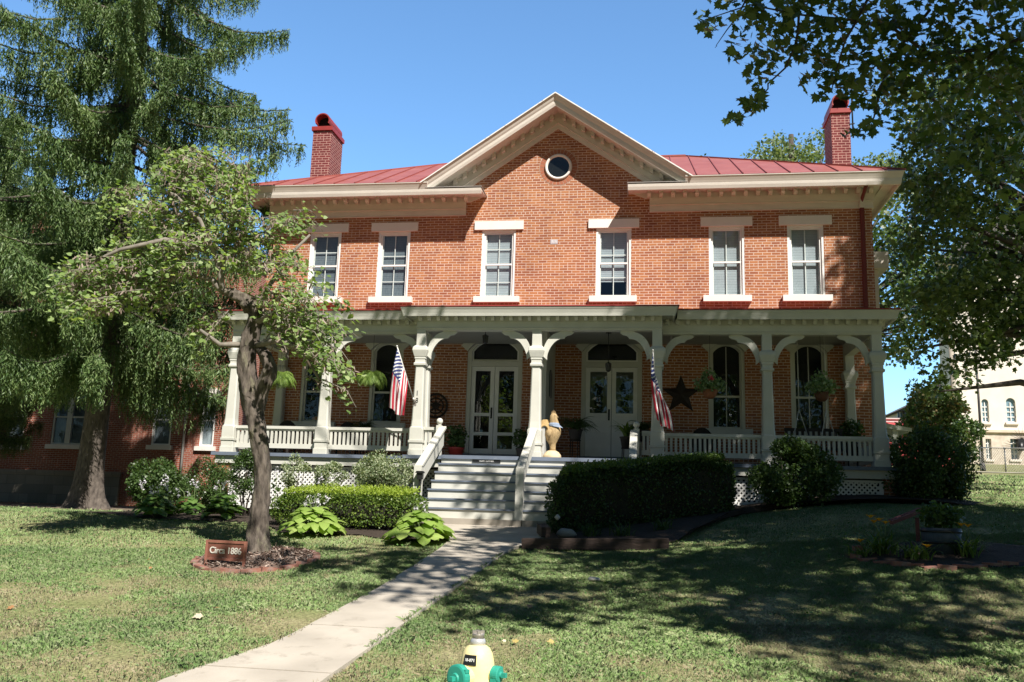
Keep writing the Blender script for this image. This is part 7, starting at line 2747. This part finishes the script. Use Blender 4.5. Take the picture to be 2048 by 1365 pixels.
# chain-link fence
GAL = surf("galvanised", ())
fence = thing("chain_link_fence", "grey chain-link fence across the lawn before the limestone building", "fence", (19.5, 24.5, gz(19.5, 24.5)))
fp = [at(1895, 930, 27.5), at(1961, 930, 25.6), at(2011, 930, 24.2), at(2062, 930, 22.8), at(2120, 930, 21.4)]
FH = 1.15
tops = []
for p in fp:
    z = gz(p.x, p.y)
    build("post", MB().tube([(p.x, p.y, z - .1), (p.x, p.y, z + FH)], .035, 8).sphere((p.x, p.y, z + FH + .02), .045, 8, 6), GAL, fence)
    tops.append(Vector((p.x, p.y, z)))
m = MB()
wire = MB()
for a, b in zip(tops[:-1], tops[1:]):
    up = Vector((0, 0, FH))
    m.tube([a + up, b + up], .026, 6)
    L_ = (b - a).length
    n = int(L_ / .14)
    k = int(FH / .14)
    for i in range(-k, n):
        for sg_ in (0, 1):
            s0, s1 = i / n, (i + k) / n
            z0_, z1_ = 0, 1
            if s0 < 0:
                z0_ = -s0 / (s1 - s0)
                s0 = 0
            if s1 > 1:
                z1_ = (1 - i / n) / ((i + k) / n - i / n)
                s1 = 1
            if sg_:
                z0_, z1_ = 1 - z0_, 1 - z1_
            wire.beam(a.lerp(b, s0) + up * z0_ + Vector((0, 0, .03)), a.lerp(b, s1) + up * z1_ + Vector((0, 0, .03)), .009, .009)
build("top_rail", m, GAL, fence)
build("wire_mesh", wire, GAL, fence)
q0, q1 = at(1985, 950, 23), at(2200, 952, 22)
pth = MB()
vs = []
for i in range(9):
    t = i / 8
    x = 17.5 + t * 14
    for dy in (0, 1.1):
        vs.append((x, 22.6 - t * 2.5 + dy, gz(x, 22.6 - t * 2.5 + dy) + .02))
pth.add(vs, [(2 * i, 2 * i + 2, 2 * i + 3, 2 * i + 1) for i in range(8)])
po = build("pavement", pth, CONC, loc=(24, 22, gz(24, 22)))
po['kind'] = 'structure'

# ================================================================== BACKGROUND TREES
MPL = leafmat("maple_leaf", [(0.04, 0.075, 0.02), (0.065, 0.11, 0.03), (0.10, 0.15, 0.045), (0.15, 0.20, 0.075)], trans=.32, rough=.4, spec=.5, noise=.25)
MPF = leafmat("far_tree_leaf", [(0.08, 0.12, 0.05), (0.13, 0.18, 0.075), (0.20, 0.25, 0.12), (0.28, 0.32, 0.19)], trans=.35, rough=.45, spec=.5)


def px_clumps(blobs, seed):
    rng = np.random.default_rng(seed)
    out = []
    for u, v, ru, rv, n, d0, d1, r0, r1 in blobs:
        for i in range(n):
            a, r = rng.uniform(0, 6.28), math.sqrt(rng.random())
            dep = rng.uniform(d0, d1)
            p = atd(u + ru * r * math.cos(a), v + rv * r * math.sin(a), dep)
            out.append((p.x, p.y, p.z, rng.uniform(r0, r1)))
    return out


def tree_from(label, tx, ty, th, tr, blobs, per, leaf, tm, mat, seed, group, nl=16):
    z0 = gz(tx, ty)
    cl = px_clumps(blobs, seed)
    zc = np.mean([c[2] for c in cl])
    trunk = [(tx, ty, z0 - .2, tr * 1.5), (tx, ty, z0 + .5, tr * 1.1), (tx - .05, ty, z0 + th * .5, tr * .9), (tx, ty + .1, z0 + th, tr * .7), (tx + .1, ty, zc + 1, tr * .35)]
    limbs = []
    st = max(1, len(cl) // nl)
    for c in cl[::st]:
        s = (tx, ty, min(z0 + th + .3 * (c[2] - z0 - th), c[2]))
        mid = ((s[0] + c[0]) / 2, (s[1] + c[1]) / 2, (s[2] + c[2]) / 2 + .4)
        limbs.append([(*s, tr * .40), (*mid, tr * .22), (c[0], c[1], c[2], .02)])
    limb_tree("shade_tree", label, trunk, limbs, cl, per, leaf, tm, mat, BARKD, group, seed)


G_ = "shade trees right of and behind the house"
tree_from("large dark maple filling the right edge beyond the house corner", 15.0, 5.0, 4.5, .42,
          [(1905, 330, 115, 90, 46, 25, 31, .55, 1.0), (1960, 200, 110, 110, 40, 25, 31, .55, 1.0), (1790, 150, 28, 60, 7, 26, 29, .4, .6), (1830, 240, 40, 50, 9, 26, 29, .45, .7), (1930, 480, 130, 100, 60, 25, 31, .5, .95), (1960, 600, 120, 80, 44, 25, 31, .5, .9), (1895, 690, 75, 55, 18, 25, 28, .4, .65), (1880, 765, 45, 40, 8, 24.5, 26.5, .3, .5),
           (1985, 680, 70, 50, 20, 25, 28, .4, .6), (2040, 640, 30, 50, 10, 25, 28, .4, .6), (1925, 745, 40, 30, 4, 24.5, 26, .25, .4), (2080, 400, 60, 260, 30, 25, 31, .6, 1.0), (1855, 400, 40, 40, 8, 25, 28, .5, .7)], 150, .15, MAPLE, MPL, 31, G_, 26)
tree_from("green leafy tree close behind the house's right side", 10.0, 16.0, 4.0, .32,
          [(1800, 500, 45, 60, 16, 34, 39, .6, 1.0), (1810, 620, 55, 70, 20, 34, 39, .6, 1.0), (1790, 690, 35, 40, 8, 34, 38, .5, .8), (1850, 560, 70, 100, 26, 34, 39, .6, 1.0), (1770, 450, 20, 30, 5, 35, 38, .4, .6)], 120, .17, MAPLE, MPL, 32, G_)
tree_from("pale sunlit tree rising behind the red roof by the right chimney", 9.2, 21.0, 6.0, .35,
          [(1570, 315, 62, 30, 20, 43, 49, .6, .95), (1620, 300, 32, 30, 10, 43, 49, .5, .8), (1535, 320, 34, 22, 7, 43, 48, .4, .7), (1500, 335, 30, 14, 5, 43, 48, .35, .55), (1650, 290, 18, 30, 5, 44, 48, .35, .6), (1590, 400, 100, 50, 16, 43, 49, .8, 1.1), (1705, 325, 20, 20, 4, 44, 48, .35, .55), (1408, 318, 14, 8, 2, 44, 47, .25, .35)], 100, .20, DIAM, MPF, 33, G_)
tree_from("pale sunlit tree between the right chimney and the dark maple", 11.4, 22.0, 6.0, .3,
          [(1768, 325, 30, 16, 8, 43, 47, .4, .7), (1800, 345, 40, 30, 10, 43, 47, .5, .8), (1775, 380, 40, 30, 8, 43, 47, .6, .9), (1840, 420, 30, 50, 8, 43, 47, .6, .9)], 100, .20, DIAM, MPF, 34, G_)
q = at(1870, 815, 12.0)
shrub("tall_bush", "tall light green sumac bush with rusty tips behind the big dark bush", "shrub", (q.x, 12.0, q.z - .4), (1.15, 1.0, 1.5), 9000, .12, leafmat("sumac_leaf", [(.09, .15, .05), (.14, .20, .07), (.20, .25, .10), (.28, .16, .08)], trans=.3), nclump=40, seed=21, shell=.5)
q = at(1935, 880, 10.0)
shrub("tall_bush", "low twiggy bush with thin leaves before the chain-link fence", "shrub", (q.x, 10.0, q.z), (.6, .6, .9), 1800, .09, BUSHM, nclump=20, seed=22, shell=.5)

# tall trees across the street, mirrored in the panes
for k, (x, y, r, lab) in enumerate(((-30.0, -42.0, 7.0, "tall street tree behind the viewer, far left across the road"), (-18.0, -46.0, 7.0, "tall street tree behind the viewer, left across the road"), (-6.0, -42.0, 7.0, "tall street tree behind the viewer, left of the middle across the road"), (6.0, -47.0, 7.5, "tall street tree behind the viewer, middle across the road"), (18.0, -44.0, 7.0, "tall street tree behind the viewer, right across the road"), (31.0, -42.0, 7.5, "tall street tree behind the viewer, far right across the road"))):
    rng = np.random.default_rng(90 + k)
    cl = [(x + a, y + b, 8.5 + c, rng.uniform(1.3, 2.1)) for a, b, c in ellip((0, 0, 0), (r, r * .7, r * 1.15), 80, .3, rng)]
    limb_tree("street_tree", lab, [(x, y, -1.6, .5), (x, y, 2, .4), (x, y, 12, .15)], [], cl, 40, .45, DIAM, MPL, BARKD, "street trees behind the viewer", 90 + k)
